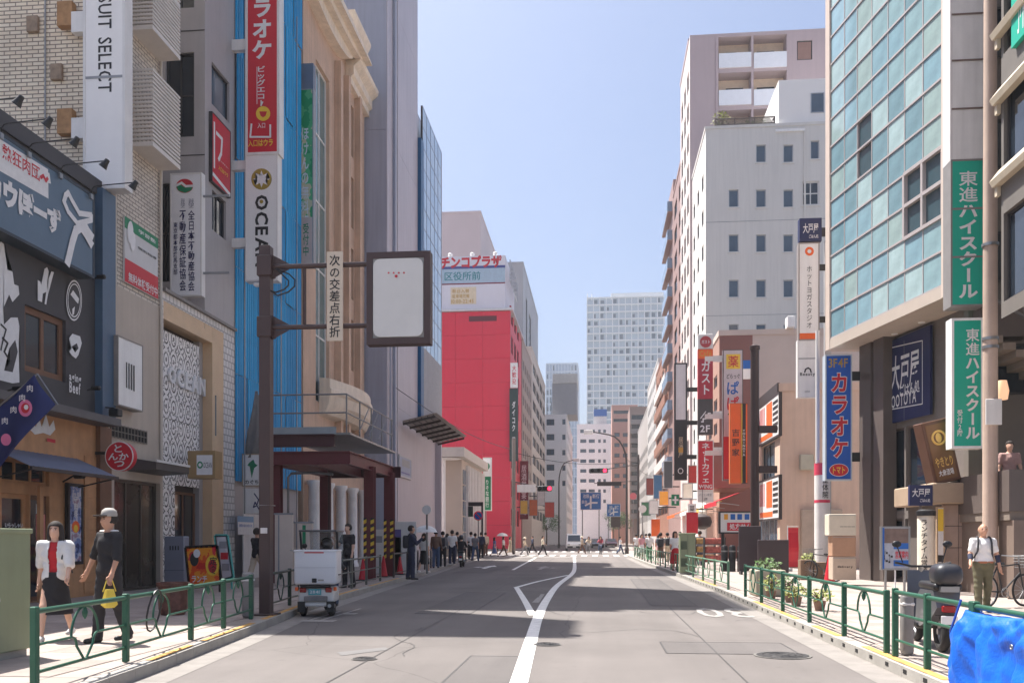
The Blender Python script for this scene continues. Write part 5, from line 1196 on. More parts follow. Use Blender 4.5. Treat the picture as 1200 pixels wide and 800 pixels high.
# ground floor: dark piers, shopfront
m_pier = M('dark bronze pier', (98, 88, 84), .45, .08, 1.5)
for x0, x1 in ((1007, 1022), (1023.5, 1037)):
    PGp = Plane(*(PG.at(0, 0, -.75)).xy, grot); a, b = PGp.uv(x0, 600)[0], PGp.uv(x1, 600)[0]; gput(gbox(a, b - .1, .75, 1.19, .1, gz0 - .351), 'pier', m_pier)
PGs = Plane(*(PG.at(0, 0, -1.2)).xy, grot)
a, b = PGs.uv(1036, 600)[0], PGs.uv(1112, 600)[0]
zz0 = PGs.uv(1060, 500)[1]
kws = dict(fr=m_pier, pane=m_glass, nx=1, fw=.07)
wall(bg_, PGs, a, b + 1.5, 0, gz0 - .351, [(a + .15, .2, a + 1.1, 2.1, kws), (a + 1.25, .14, a + 2.3, 2.1, kws), (a + .15, 2.35, a + 1.2, zz0, kws), (a + 1.3, 2.35, a + 2.6, zz0, kws)], M('shop wall grey', (120, 112, 108), .6))
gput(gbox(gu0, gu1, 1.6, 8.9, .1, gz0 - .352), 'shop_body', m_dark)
s = Sign('shop_banner', 'large navy restaurant banner with white characters and OOTOYA lettering', Plane(*(PG.at(0, 0, -1.05)).xy, grot), 1038, 402, 1090, 485, M('navy banner', (34, 42, 84), .5, .08, 1), t=.08, frame=None)
s.line([(1042, 408), (1081, 399), (1081, 473), (1042, 480), (1042, 408)], .03, m_wpaint, 'border_line'); s.text('大戸屋', 1044, 419, 1077, 450, m_wpaint, bold=.012, italic=.1); s.text('ごはん処', 1055, 451, 1078, 459, m_wpaint); s.text('OOTOYA', 1045, 464, 1074, 471, m_wpaint, bold=.01); s.line([(1060, 399), (1060, 492)], .012, m_grey, 'seam')
# stacked sign tower
Pq = PF(23.6); r_ = None
y_edges = [-110, -40, 18, 72, 128.5, 187]
s = Sign('sign_tower', 'tall stack of blank white panels above the green school sign', Pq, 1113.5, -110, 1153.5, 187, M('tower casing', (214, 208, 206), .45), t=.5)
for y0, y1 in zip(y_edges, y_edges[1:]): s.rect(1116, y0 + 1, 1151.5, y1 - 1.2, m_whiteg, 'blank_panel')
for y in y_edges[1:-1]: a_, z_ = s.loc(1114, y); MB().box(.03, -.03, z_ - .02, s.w - .03, -.021, z_ + .02).build('divider', M('divider brown', (120, 100, 92), .5), s.root)
s = Sign('school_sign', 'upper green school sign with large white vertical characters', PF(23.59), 1114.5, 188, 1153, 357.5, M('school green', (20, 170, 144), .45, .05, 1), t=.48, frame=M('sign rim grey', (132, 128, 126), .5), fw=.03)
s.text('東進ハイスクール', 1123.5, 201, 1146, 349, m_wpaint, True, .035); 
for y in (244.5, 301): s.rect(1115, y - .6, 1152.5, y + .6, MATS['sign rim grey'], 'joint')
s = Sign('school_sign', 'lower green school sign with white edge and reception note', PF(23.4), 1115.5, 373.5, 1152, 524.5, MATS['school green'], t=.35, frame=m_white, fw=.05)
s.text('東進ハイスクール', 1131.5, 385, 1148, 514, m_wpaint, True, .035); s.text('受付2階', 1121.5, 480, 1128, 511, m_wpaint, True, .02); s.arms((380, 515), .3, m_pier, 1)
# ---- right-edge building with ledges and outside stair
XE = 9.0; YE0, YE1 = 12.0, 21.0; be = thing('corner_building', 'grey building with stone ledges and outside stair at right edge', 'building', (XE, YE1, 0))
m_eg = M('grey tile wall', (112, 106, 100), .6, .1, 1.5); zE = 6.4; PE = PRs(XE)
wl = [(-YE1 + .12, 6.75 + k * 2.75, -YE1 + 3.4, 8.7 + k * 2.75, dict(fr=m_frame_dk, pane=m_glass, nx=3, fw=.06)) for k in range(4)]
wall(be, PE, -YE1, -YE0, zE, 18, wl, m_eg); wall(be, PF(YE0), XE, 20, zE, 18, [], m_eg); core(be, XE, 20, YE0, YE1, 18, m_eg, z0=zE)
for k, y in enumerate((45, 122, 218)):
    z = zat(y, XE, YE1); MB().add([(XE - .16, YE1 + .1, z), (XE - .16, YE0, z), (XE, YE0, z), (XE, YE1 + .1, z), (XE - .2, YE1 + .15, z + .14), (XE - .2, YE0, z + .14), (XE, YE0, z + .4), (XE, YE1 + .15, z + .4)], [(0, 1, 2, 3), (7, 6, 5, 4), (0, 4, 5, 1), (3, 7, 4, 0), (2, 6, 7, 3)]).build('ledge', M('cream ledge', (196, 182, 160), .6, .12, 3), be, world=True)
    MB().box(XE - .1, YE1 - .02, z - .22, XE - .02, YE1 + .1, z).build('ledge_bracket', MATS['cream ledge'], be, world=True)
s = Sign('wall_sign', 'small green sign cut by the top right picture edge', PRs(XE - .1), 1185, -30, 1215, 22, MATS['school green'], t=.1); s.text('予備校', 1191, -10, 1212, 18, m_wpaint)
# back of the passage: wall, stair, landing
YP = 24.3
MB().box(9.6, YP, .1, 20, YP + .3, 18).build('passage_wall', M('passage wall', (110, 102, 96), .7, .1, 1), be, world=True)
for k in range(4): z = 5.2 + 2.9 * k; window(be, (10.1, YP - .14, z), 0, 1.0, 1.3, m_frame_dk, m_glass, 1, 1, .05, .1)
MB().box(9.7, YP - .5, 6.6, 10.9, YP - .01, 7.5).build('beam', M('brown beam', (96, 84, 78), .6), be, world=True)
lz = zat(548, 9.7, 21.6) - 1.0
MB().box(9.35, 21.4, lz - .2, 14, 24.2, lz).build('landing', M('stair concrete', (128, 116, 106), .8), be, world=True)
for k in range(12): MB().box(9.6 + k * .3, 23.0, lz + .18 * (12 - k) - .18 + 2.2, 9.9 + k * .3, 24.2, lz + .18 * (12 - k) + 2.2).build('step', MATS['stair concrete'], be, world=True)
MB().box(9.32, 21.35, lz, 9.38, 24.2, lz + .95).build('balustrade', m_pier, be, world=True); MB().box(9.38, 21.35, lz, 14, 21.4, lz + .95).build('balustrade', m_pier, be, world=True)
MB().beam((9.7, 22.9, lz + 5.2), (13.2, 22.9, lz + 2.9), .06, .06).build('hand_rail', m_pipe, be, world=True)
MB().box(9.4, 21.3, .1, 10.0, 24.2, lz - .2).build('lower_wall', M('brown stone tile', (124, 108, 98), .6, .1, 2), be, world=True)
MB().box(10.0, 21.2, .1, 14, 21.4, lz - .2).build('lower_wall', m_whiteg, be, world=True); MB().box(10.3, 21.17, 1.0, 11.3, 21.19, 2.3).build('red_panel', m_redp, be, world=True)
MB().lathe([(.12, 0), (.15, .2), (.1, .45)], (9.62, 22.4, zat(468, 9.6, 22.4)), 12).build('wall_lamp', M('lamp glow', (240, 190, 150), .5, 0, emit=.35), be, world=True, smooth=True)
# stone clad block, leaning sign
Yk = 24.2; P = PF(Yk); a, zt_ = P.uv(1104, 566); b, _ = P.uv(1163, 566)
bk = thing('stone_block', 'low brown stone clad entrance block under leaning sign', 'wall', (a, Yk, SW)); nx_, nz_ = 3, 4
MB().box(.02, .02, 0, b - a - .02, 2.6, zt_ - SW - .5).build('core_wall', M('stone joint', (92, 84, 80), .8), bk)
for i in range(nx_):
    for k in range(nz_):
        w, h = (b - a) / nx_, (zt_ - SW - .55) / nz_; MB().rbox(i * w + .008, 0, k * h + .008, (i + 1) * w - .008, .05, (k + 1) * h - .008, .006, 1).build('stone_slab', random.choice([M('brown slab', (176, 152, 138), .6, .12, 2), M('brown slab two', (164, 142, 130), .6, .12, 2)]), bk)
MB().rbox(-.35, -.3, zt_ - SW - .54, b - a + .1, 2.7, zt_ - SW, .03, 1).build('capping', M('tan capping', (168, 146, 124), .6, .1, 2), bk)
ls = thing('leaning_sign', 'brown framed lantern sign with gold crest leaning on stone block', 'sign', (P.uv(1108, 566)[0], Yk - .2, zt_)); ls.rotation_euler = (0, R(-13), R(8))
hS = .98 * (P.uv(1100, 490)[1] - zt_); MB().rbox(-.36, 0, .02, .36, .45, hS, .02, 1).build('casing', M('walnut casing', (98, 66, 50), .5, .12, 4), ls)
MB().box(-.28, -.012, .1, .28, -.002, hS - .1).build('face', M('dark amber face', (120, 84, 52), .5), ls); MB().ring((0, -.02, hS * .72), .17, .03, 'y', 24, 6).build('crest', M('gold crest', (222, 178, 96), .4), ls); MB().ball((0, -.015, hS * .72), .08, .01, .13, 12, 6).build('crest', MATS['gold crest'], ls)
text_mb('やきとり', -.23, hS * .26, .23, hS * .42, -.018).build('lettering', MATS['gold crest'], ls); text_mb('大衆酒場', -.2, hS * .12, .2, hS * .22, -.018).build('lettering', m_wpaint, ls)
for x in (-.3, .3): MB().box(x - .03, .05, -.12, x + .03, .4, .03).build('foot', m_black, ls)
P = PF(23.9)
s = Sign('small_sign', 'small navy restaurant sign with white characters above white column', P, 1066, 568, 1093, 592, MATS['navy banner'], t=.12); s.text('大戸屋', 1069, 572, 1090, 582, m_wpaint, bold=.01); s.text('ごはん処', 1078, 584, 1090, 588, m_wpaint)
MB().box(s.w * .5 - .03, .03, -s.v0 + SW, s.w * .5 + .03, .09, -.0).build('pole', m_pier, s.root)
r = thing('round_pillar', 'white round advertising pillar with vertical characters', 'pillar', (colY(1085, 23.2), 23.2, SW)); hR = zat(604, 8.8, 23.2) - SW
MB().lathe([(.2, 0), (.2, hR), (.17, hR + .05)], n=22).build('shaft', M('cream pillar', (214, 202, 184), .5), r, smooth=True); MB().lathe([(.23, hR), (.23, hR + .12), (.15, hR + .16)], n=22).build('cap', m_black, r)
text_mb('ランチタイム営業中', -.19, .35, -.03, hR - .1, -.205, True).build('lettering', m_ink, r)
s = Sign('narrow_sign', 'narrow yellow and white notice strip by stone block', PF(24.1), 1098, 594, 1106.5, 660, m_wpaint, t=.05, frame=M('tan frame', (176, 150, 124), .5), fw=.02); s.rect(1099, 596, 1105.5, 622, m_yellowp, 'yellow_band'); s.rect(1099, 650, 1105.5, 658, m_ink, 'dark_band'); MB().box(.05, .0, -s.v0 + SW, .12, .05, -.013).build('foot', m_pier, s.root); MB().box(s.w - .12, .0, -s.v0 + SW, s.w - .05, .05, -.013).build('foot', m_pier, s.root)
# a-frame information board
P = PF(21.2); s = Sign('information_board', 'blue and white information board on two legs behind scooter', P, 1033, 617, 1066, 667, M('info print', (168, 172, 184), .5, .2, 8), t=.1, frame=m_steel, fw=.03, cat='board')
s.rect(1034, 619, 1065, 636, M('brown picture', (120, 100, 92), .5, .3, 6), 'picture'); s.rect(1047, 636, 1065, 643, m_bluep, 'blue_band'); s.rect(1047, 656, 1065, 663, m_bluep, 'blue_band'); s.text('営業案内', 1049, 645, 1064, 654, m_redp); s.text('メニュー', 1035, 644, 1046, 660, m_ink)
s.rect(1034, 618, 1036, 666, m_bluep, 'edge_band')
for x in (.08, s.w - .12): MB().box(x, .02, -s.v0 + SW, x + .04, .08, -.013).build('leg', m_steel, s.root)
MB().box(.1, -.12, -s.v0 + SW, s.w - .1, .2, -s.v0 + SW + .03).build('base_plate', m_steel, s.root); MB().box(.3, .01, -s.v0 + SW + .031, s.w - .3, .06, -.013).build('lower_notice', m_wpaint, s.root)
# grey utility pole
up = thing('utility_pole', 'tall tan grey utility pole beside green school signs', 'pole', (colY(1160.5, 22.0), 22.0, SW))
MB().lathe([(.17, 0), (.165, 4), (.14, 14), (.12, 20)], n=20).build('shaft', M('tan concrete pole', (190, 166, 150), .7, .12, 1.5, .1, streak=.2), up, smooth=True)
for z in (5.8, 6.0, 8.2): MB().lathe([(.185, 0), (.185, .07)], (0, 0, z), 20).build('band', m_steel, up, smooth=True)
MB().rbox(-.18, -.2, 4.0, .18, -.165, 4.6, .01, 1).build('plate', m_whiteg, up)
# ---- gap items left of the glass building
r = thing('sign_post', 'slim black framed restaurant and yoga studio sign post', 'post', (colY(966, 33.2), 33.2, SW)); zpt = zat(283, 8, 33.2)
MB().box(.0, -.1, 0, .22, .1, zpt - SW).build('shaft', M('pale grey steel', (170, 168, 168), .45), r)
P = PF(33); s = Sign('vertical_sign', 'small navy restaurant sign with white characters on tall post', P, 937, 256, 963, 282, MATS['navy banner'], t=.3); s.text('大戸屋', 941, 262, 959, 273, m_wpaint, bold=.012); s.text('ごはん処', 948, 275, 959, 279, m_wpaint); MB().box(s.w, .1, .2, s.w + .2, .2, .5).build('bracket', m_black, s.root)
s = Sign('vertical_sign', 'white yoga studio sign with orange ring and thin characters', P, 936, 285, 960, 398, m_white, t=.25, frame=M('warm grey casing', (150, 140, 136), .5), fw=.03); s.disc(948.5, 294.5, 5.2, m_orangep, 5.2, 'ring_emblem', inner=.45); s.text('ホットヨガスタジオ', 945.5, 312, 951.5, 384, m_ink, True, 0); s.rect(937, 390.5, 959.2, 397, m_orangep, 'orange_band'); s.arms((313, 374), .25, m_black, 1, .22)
s = Sign('vertical_sign', 'white salon sign with small black arch mark', P, 935, 399, 957.5, 465, m_white, t=.25, frame=m_whiteg, fw=.02); s.line([(943, 436), (944, 432.5), (947, 431), (949.5, 432.5), (950.5, 436)], .05, m_ink, 'arch_mark'); s.text('Beauty', 937.5, 436.5, 955, 441, m_ink); s.rect(935.5, 419.6, 957, 420.3, m_grey, 'joint'); s.text('salon', 943, 457, 949, 459.5, m_grey)
P = PF(30.4); s = Sign('vertical_sign', 'blue karaoke sign with red katakana and yellow storey mark', P, 967.5, 416, 998, 562, M('karaoke blue', (30, 88, 178), .45, .06, 1), t=.35, frame=M('pale sign rim', (176, 186, 196), .5), fw=.03)
s.text('3F4F', 971, 420, 993.5, 430.5, M('dim gold print', (170, 140, 70), .5), bold=.02); s.text('カラオケ', 972.5, 436.5, 994, 537, m_wpaint, True, .062); s.text('カラオケ', 973.2, 437.5, 993.3, 536, m_redp, True, .03); s.disc(983, 550.5, 11.4, m_wpaint, 7.6, 'oval_outline'); s.disc(983, 550.5, 10.8, m_redp, 7, 'oval'); s.text('トマト', 976, 546.5, 990, 554.5, m_yellowp); s.arms((440, 535), .3, m_black, 1, .3)
r = thing('white_pillar', 'white round pillar with red band and characters', 'pillar', (colY(963.5, 31.8), 31.8, SW)); hR = zat(543, 8, 31.8) - SW
MB().lathe([(.26, 0), (.26, hR)], n=20).build('shaft', m_whiteg, r, smooth=True); MB().lathe([(.264, hR - .4), (.264, hR + .01)], n=20).build('red_band', M('pinkish red', (214, 70, 96), .5), r, smooth=True); MB().lathe([(.264, hR - 1.35), (.264, hR - 1.25)], n=20).build('red_band', MATS['pinkish red'], r, smooth=True); text_mb('整体院', -.06, hR - 1.2, .14, hR - .45, -.268, True).build('lettering', m_ink, r)
MB().tube([(-.18, -.1, hR), (-.18, -.1, 8.5)], .07, 8).build('down_pipe', m_whiteg, r)
# stacked boxes
Yx = 26.8; P = PF(Yx)
def crate(label, x0, y0, x1, y1, mat, marks=()):
    a, z1 = P.uv(x0, y0); b, z0 = P.uv(x1, y1); r = thing('storage_box', label, 'box', ((a + b) / 2, Yx, z0), 0, 'stacked boxes by the dark piers'); w = (b - a) / 2
    MB().rbox(-w, 0, 0, w, .5, z1 - z0, .015, 1).build('box_body', mat, r); MB().box(-w * .97, -.006, (z1 - z0) * .93, w * .97, .0, (z1 - z0) * .95).build('lid_seam', m_grey, r)
    for t, fx0, fz0, fx1, fz1 in marks: text_mb(t, -w + 2 * w * fx0, (z1 - z0) * fz0, -w + 2 * w * fx1, (z1 - z0) * fz1, -.006).build('lettering', m_ink, r)
    return r
zf = SW; crate('beige box with dark lettering at bottom of the stack', 976, 652, 1003.5, 679.2, M('beige box', (190, 172, 154), .6), [('delivery', .2, .5, .85, .62)])
crate('brown box in the middle of the stack', 975.5, 627.5, 1003, 651.5, M('brown box', (176, 138, 112), .6)); crate('white box with thin grey lines on top of the stack', 971.5, 602, 1003.5, 627, M('cream box', (214, 204, 186), .6), [('――――', .4, .4, .95, .42)])
cone('red and white cone beside the box stack', colY(972, 27.8), 27.8, s=1.2)

# ---- beige beef-bowl shop building
XB = 8.35; YB0 = colX(914, XB); YB1 = colX(887.5, XB); zB_ = zat(458, XB, YB0)
bb = thing('beef_bowl_shop', 'beige building with slanted orange striped shop signs', 'building', (XB, YB0, 0)); m_bb = M('beige render', (218, 188, 168), .7, .08, 1, streak=.12)
wall(bb, PF(YB0), XB, 16, 0, zB_, [], m_bb); PB = PRs(XB)
wall(bb, PB, -YB1, -YB0, 0, zB_, [fop(PB, 893, 524, 908, 563, fr=m_frame_dk, pane=m_glass_b, nx=2, fw=.06), (-YB1 + .4, .14, -YB0 - .6, 2.7, dict(fr=m_frame_al, pane=m_glass_b, nx=4, fw=.06, name='shopfront'))], m_bb)
core(bb, XB, 16, YB0, YB1, zB_, m_bb); MB().box(XB - .12, YB0 - .02, zB_ - .9, XB - .01, YB1, zB_ + .38).build('dark_fascia', M('dark fascia', (58, 50, 50), .5), bb, world=True)
MB().rbox(9.2, YB0 - .3, 4.6, 9.8, YB0 - .005, 5.3, .03, 1).build('wall_light', M('pale fitting', (190, 184, 166), .5), bb, world=True)
for k, (x, z) in enumerate(((XB + .9, 1.9), (XB + 1.9, 1.9))): MB().rbox(x, YB0 - .35, .3, x + .8, YB0 - .005, z + .9, .02, 1).build('meter_cabinet', M('tan cabinet', (182, 164, 148), .6), bb, world=True)
for k, (y0, y1, lb) in enumerate(((466, 500, 'upper'), (552, 590, 'lower'))):
    s = Sign('shop_sign', lb + ' slanting orange and white beef bowl sign on beige building', PRs(XB - .14), 889.5, y0 + 12, 913, y1 + 18 - (8 if k == 0 else 0), m_white, t=.12, frame=M('dark fascia', (58, 50, 50)), fw=.08)
    h_ = s.h; w_ = s.w
    for i in range(4): MB().box(w_ * .06 + i * w_ * .07, -.012, h_ * .35, w_ * .06 + i * w_ * .07 + w_ * .03, -.004, h_ * .9).build('red_bar', m_redp, s.root)
    MB().box(w_ * .4, -.012, h_ * .3, w_ * .68, -.004, h_ * .92).build('orange_panel', m_orangep, s.root); MB().box(w_ * .06, -.012, h_ * .08, w_ * .7, -.004, h_ * .2).build('orange_band', m_orangep, s.root)
    for i in range(6): MB().box(w_ * .72, -.012, h_ * (.15 + .13 * i), w_ * .95, -.004, h_ * (.22 + .13 * i)).build('dark_bar', m_ink, s.root)
# ---- brown and taupe building behind it
XC = 8.3; YC0 = colX(843, XC); YC1 = YC0 + 7; zC = zat(393, XC, YC0); xm = colY(882, YC0)
bc = thing('brown_building', 'brown and taupe block behind the vertical shop signs', 'building', (XC, YC0, 0)); m_bc = M('red brown cladding', (138, 88, 78), .5, .08, .5); m_bt = M('taupe render', (204, 186, 174), .7, .08, .5)
wall(bc, PF(YC0), XC, xm, 0, zC, [], m_bc); wall(bc, PF(YC0), xm, 22, 0, zC, [], m_bt, name='taupe_wall'); wall(bc, PRs(XC), -YC1, -YC0, 0, zC, wins(-YC1 + .5, -YC0 - .5, 2, 5, zC - 2, 5, .6, .5, kwd), M('orange tile side', (168, 132, 116), .6, .08, .5)); core(bc, XC, 22, YC0, YC1, zC, m_bt)
MB().rbox(colY(921, YC0), YC0 - .5, zC + .36, colY(930, YC0), YC0 + .3, zC + 1.1, .03, 1).build('rooftop_unit', m_white, bc, world=True)
MB().box(XC - 1.2, YC0 - 6, 4.6, xm - 1, YC0 - .01, 7.4).build('projecting_canopy', m_bc, bc, world=True)
# ---- pale green grey block
XD = 8.2; YD0 = colX(827, XD); P = PF(YD0); zD = P.uv(840, 151)[1]; bd = thing('office_block', 'pale green grey block with small square windows and roof garden', 'building', (XD, YD0, 0))
m_bd = M('pale green grey render', (216, 212, 206), .6, .06, .15, streak=.08); kw4 = dict(fr=m_frame_al, pane=m_glass_b, nx=1, fw=.06, inset=.14)
ops = [fop(P, x, y, x + 11.5, y + 20, **kw4) for y in (170, 222.5, 275, 328, 380) for x in (854, 886, 918) if not (y == 170 and x == 854)] + [fop(P, 950, 165, 960, 186, **kw4), fop(P, 940, 213, 960, 240, fr=m_frame_wh, pane=m_glass, nx=2, nz=2, fw=.1)]
wall(bd, P, XD, 24, 0, zD, ops, m_bd); YD1 = colX(810, XD); wall(bd, PRs(XD), -YD1 + .5, -YD0, 0, zD, wins(-YD1 + 1, -YD0 - .5, 3, 6, zD - 2, 9, .4, .45, kwb), m_bd); core(bd, XD, 24, YD0, YD1 - .3, zD, m_bd, par=.2)
a, z1 = P.uv(913.5, 92); MB().box(a, YD0 + .3, zD + .2, 23.9, YD1 - 1, z1).build('penthouse', M('light penthouse render', (238, 234, 230), .6, .05, .2), bd, world=True)
window(bd, (colY(951, YD0), YD0 + .17, zat(132, 14, YD0)), 0, 1.0, 1.5, m_frame_al, m_glass_b, 1, 1, .06, .12); MB().box(a - .3, YD0 - .12, P.uv(940, 154)[1], colY(943, YD0), YD0 - .005, P.uv(940, 151)[1]).build('cornice_strip', m_white, bd, world=True)
for o in ops: MB().box(o[0] - .08, YD0 - .07, o[1] - .09, o[2] + .08, YD0 - .003, o[1] - .005).build('sill', m_frame_wh, bd, world=True)
for k in range(4): MB().box(XD, YD0 - .012, zD - 7.1 * (k + 1), 24, YD0 - .003, zD - 7.1 * (k + 1) + .035).build('wall_joint', m_grey, bd, world=True)
MB().box(colY(942, YD0), YD0 - .1, 6, colY(944, YD0), YD0 - .003, zD - .4).build('downpipe', m_bd, bd, world=True)
m = MB(); xa, xb = colY(838, YD0), colY(908, YD0); zf_ = P.uv(870, 138)[1]
for i in range(48): x = xa + (xb - xa) * i / 47; m.beam((x, YD0 + .1, zD + .1), (min(xb, x + .45), YD0 + .1, zf_), .03, .03, (0, 1, 0)); m.beam((x, YD0 + .13, zD + .1), (max(xa, x - .45), YD0 + .13, zf_), .03, .03, (0, 1, 0))
for z in (zD + .3, zf_): m.beam((xa, YD0 + .08, z), (xb, YD0 + .08, z), .06, .08)
for i in range(4): x = xa + (xb - xa) * i / 3; m.beam((x, YD0 + .08, zD), (x, YD0 + .08, zf_ + .05), .08, .08)
tr = tag(m.build('roof_trellis', M('brown trellis', (110, 98, 92), .6)), 'brown lattice trellis along the roof garden', 'trellis')
# ---- tall hotel apartment
XH = 8.0; YH0 = colX(808.5, XH); YH1 = colX(797.5, XH); P = PF(YH0); zH = zat(38, XH + 5, YH0); bh = thing('apartment_tower', 'tall mauve grey apartment tower with stacked balconies', 'building', (XH, YH0, 0))
m_bh = M('mauve grey tile', (184, 166, 168), .6, .05, .15, streak=.06); m_balw = M('balcony white', (232, 234, 240), .45, .04); bays = [fop(P, 842, y0, 880.5, y1, ) for y0, y1 in ((44, 78), (86, 122), (130, 168))] + [fop(P, 883, y0, 922, y1) for y0, y1 in ((42, 78), (84, 122), (128, 168))]
ops = [(o[0], o[1], o[2], o[3], None) for o in bays] + [fop(P, 934, 48, 952, 70, fr=m_frame_dk, pane=M('brownish glass', (150, 116, 104), .3), fw=.08)]
wall(bh, P, XH, 22, 0, zH, ops, m_bh, reveal=1.4)
sid = wins(-YH1 + .4, -YH0 - .4, 3, 8, zH - 2, 13, .55, .6, kwb)
wall(bh, PRs(XH), -YH1, -YH0, 0, zH, sid, M('pale pink tile', (206, 192, 186), .6)); core(bh, XH, 22, YH0 + 1.1, YH1, zH, m_bh, par=.3)
for i, o in enumerate(bays):
    MB().box(o[0] + .01, YH0 + 1.38, o[1], o[2] - .01, YH0 + 1.41, o[3]).build('balcony_back', M('cream balcony wall', (236, 214, 190), .6), bh, world=True)
    MB().box(o[0] + .02, YH0 - .12, o[1] - .05, o[2] - .02, YH0 - .003, o[1] + (o[3] - o[1]) * .45).build('balcony_panel', m_balw, bh, world=True)
    window(bh, (o[0] + (.8 if i < 3 else .5), YH0 + 1.25, o[1] + .05), 0, 1.5 if i != 0 else .9, (o[3] - o[1]) * .72, m_frame_dk, m_glass, 2, 1, .06, .08)
MB().box(colY(839, YH0), YH0 - .1, zat(170, XH, YH0), colY(841.5, YH0), YH0 - .002, zH - .4).build('fin', m_bh, bh, world=True)
# shrub on roof garden
def leaf_cloud(c, r, n, size, seed=1, flat=.8):
    rnd = random.Random(seed); m = MB()
    for _ in range(n):
        while True:
            p = Vector((rnd.uniform(-1, 1), rnd.uniform(-1, 1), rnd.uniform(-1, 1)))
            if .25 < p.length < 1: break
        p = Vector((c[0] + p.x * r[0], c[1] + p.y * r[1], c[2] + p.z * r[2])); a = Vector((rnd.gauss(0, 1), rnd.gauss(0, 1), rnd.gauss(0, .7))).normalized(); b = a.orthogonal().normalized(); s_ = size * rnd.uniform(.6, 1.3)
        m.add([p - a * s_, p - b * s_ * .4, p + a * s_, p + b * s_ * .4], [(0, 1, 2, 3)])
    return m
def shrub(name, label, loc, r, n, size, mat, pot=None, seed=1, group=None):
    t = thing(name, label, 'plant', loc, 0, group); z0 = 0
    if pot: MB().lathe([(pot * .7, 0), (pot, pot * 1.5), (pot * 1.05, pot * 1.55), (pot * .9, pot * 1.55), (pot * .85, pot * 1.4)], n=14).build('pot', M('clay pot', (136, 108, 92), .7), t, smooth=True); z0 = pot * 1.4
    m = MB(); rnd = random.Random(seed)
    for k in range(6): m.tube([(0, 0, z0), (rnd.uniform(-.4, .4) * r[0], rnd.uniform(-.4, .4) * r[1], z0 + r[2]), (rnd.uniform(-.8, .8) * r[0], rnd.uniform(-.8, .8) * r[1], z0 + r[2] * 1.7)], [.02, .014, .006], 5)
    m.build('stem', M('bark', (92, 76, 62), .8), t); stuff(leaf_cloud((0, 0, z0 + r[2]), r, n, size, seed).build('foliage', mat, t)); return t
m_leafy = M('yellow green leaf', (134, 140, 62), .6, .3, 4); m_leaf = M('leaf', (84, 112, 58), .6, .3, 4)
shrub('roof_shrub', 'yellow green shrub at left end of roof trellis', (colY(845, YD0 + 1), YD0 + 1, zD), (.75, .5, .9), 240, .14, m_leafy, seed=3)
shrub('roof_shrub', 'low green shrub behind the roof trellis', (colY(885, YD0 + 1), YD0 + 1, zD), (1.4, .4, .5), 240, .12, m_leaf, seed=5)
# ---- brown apartments with blue glass balconies
XI = 8.3; YI0 = YH1 + .5; YI1 = colX(783.5, XI); zI = zat(180, XI, YI0)
bi = thing('apartment_building', 'dark brown apartment building with blue glass balconies', 'building', (XI, YI0, 0)); m_bi = M('dark plum tile', (150, 122, 116), .6, .06, .2); yk = colX(789, XI)
wall(bi, PF(YI0), XI, 20, 0, zI, [], m_bi); wall(bi, PRs(XI), -yk, -YI0, 0, zI, wins(-yk + .4, -YI0 - .4, 2, 8, zI - 1, 11, .6, .6, kwb), m_bi); core(bi, XI, 20, YI0, yk, zI, m_bi)
zI2 = zat(210, XI, yk); MB().box(XI, yk + .05, 0, 20, YI1, zI2).build('rear_wing', m_bi, bi, world=True); dz = zI2 / 13
for k in range(3, 13):
    MB().box(XI - .55, yk + 1, k * dz - .12, XI - .01, YI1 + 3, k * dz).build('balcony_slab', m_bi, bi, world=True); MB().box(XI - .57, yk + 1, k * dz, XI - .52, YI1 + 3, k * dz + 1.1).build('balcony_glass', M('blue balcony glass', (120, 140, 162), .2, .08), bi, world=True); MB().box(XI - .52, yk + 1, k * dz, XI - .02, yk + 1.05, k * dz + 1.1).build('balcony_glass', MATS['blue balcony glass'], bi, world=True)
# ---- orange and white striped house fronts further on
XJ = 8.6; YJ0 = YI1 + 4; P = PF(YJ0)
zJ = zat(402, XJ, YJ0); YJ1 = colX(769, XJ); bj = thing('apartment_building', 'orange brown and white balconied block further down right side', 'building', (XJ, YJ0, 0)); m_oj = M('orange brown tile', (156, 112, 94), .6, .08, .3); wall(bj, PF(YJ0), XJ, 20, 0, zJ, [], m_oj); wall(bj, PRs(XJ), -YJ1, -YJ0, 0, zJ, wins(-YJ1 + 1, -YJ0 - 1, 4, 4, zJ - 1, 8, .6, .5, kwd), m_oj); core(bj, XJ, 20, YJ0, YJ1, zJ, m_oj)
for k in range(1, 8): z = 4 + k * (zJ - 5) / 8 - 1; MB().box(XJ - .4, YJ0 + 1, z, XJ - .005, YJ1 - 1, z + 1.15).build('balcony', m_whiteg if k % 2 else m_oj, bj, world=True)
XK = 9; YK1 = YJ1 + 30; zK = zat(420, XK, YJ1); block('narrow white block with small windows past the orange one', XK, 20, YJ1 + 1, YK1, zK, M('off white tile', (204, 200, 198), .6, .05, .2), [], wins(-YK1 + 1, -YJ1 - 2, 8, 4, zK - 1, 10, .5, .5, kwb), 'R')
block('plain far block closing the right side of street', 9.5, 22, YK1 + 1, YK1 + 50, zat(470, 9.5, YK1), M('warm grey tile', (180, 172, 168), .6, .05, .2), [], wins(-YK1 - 48, -YK1 - 3, 10, 4, 20, 6, .5, .5, kwb), 'R')
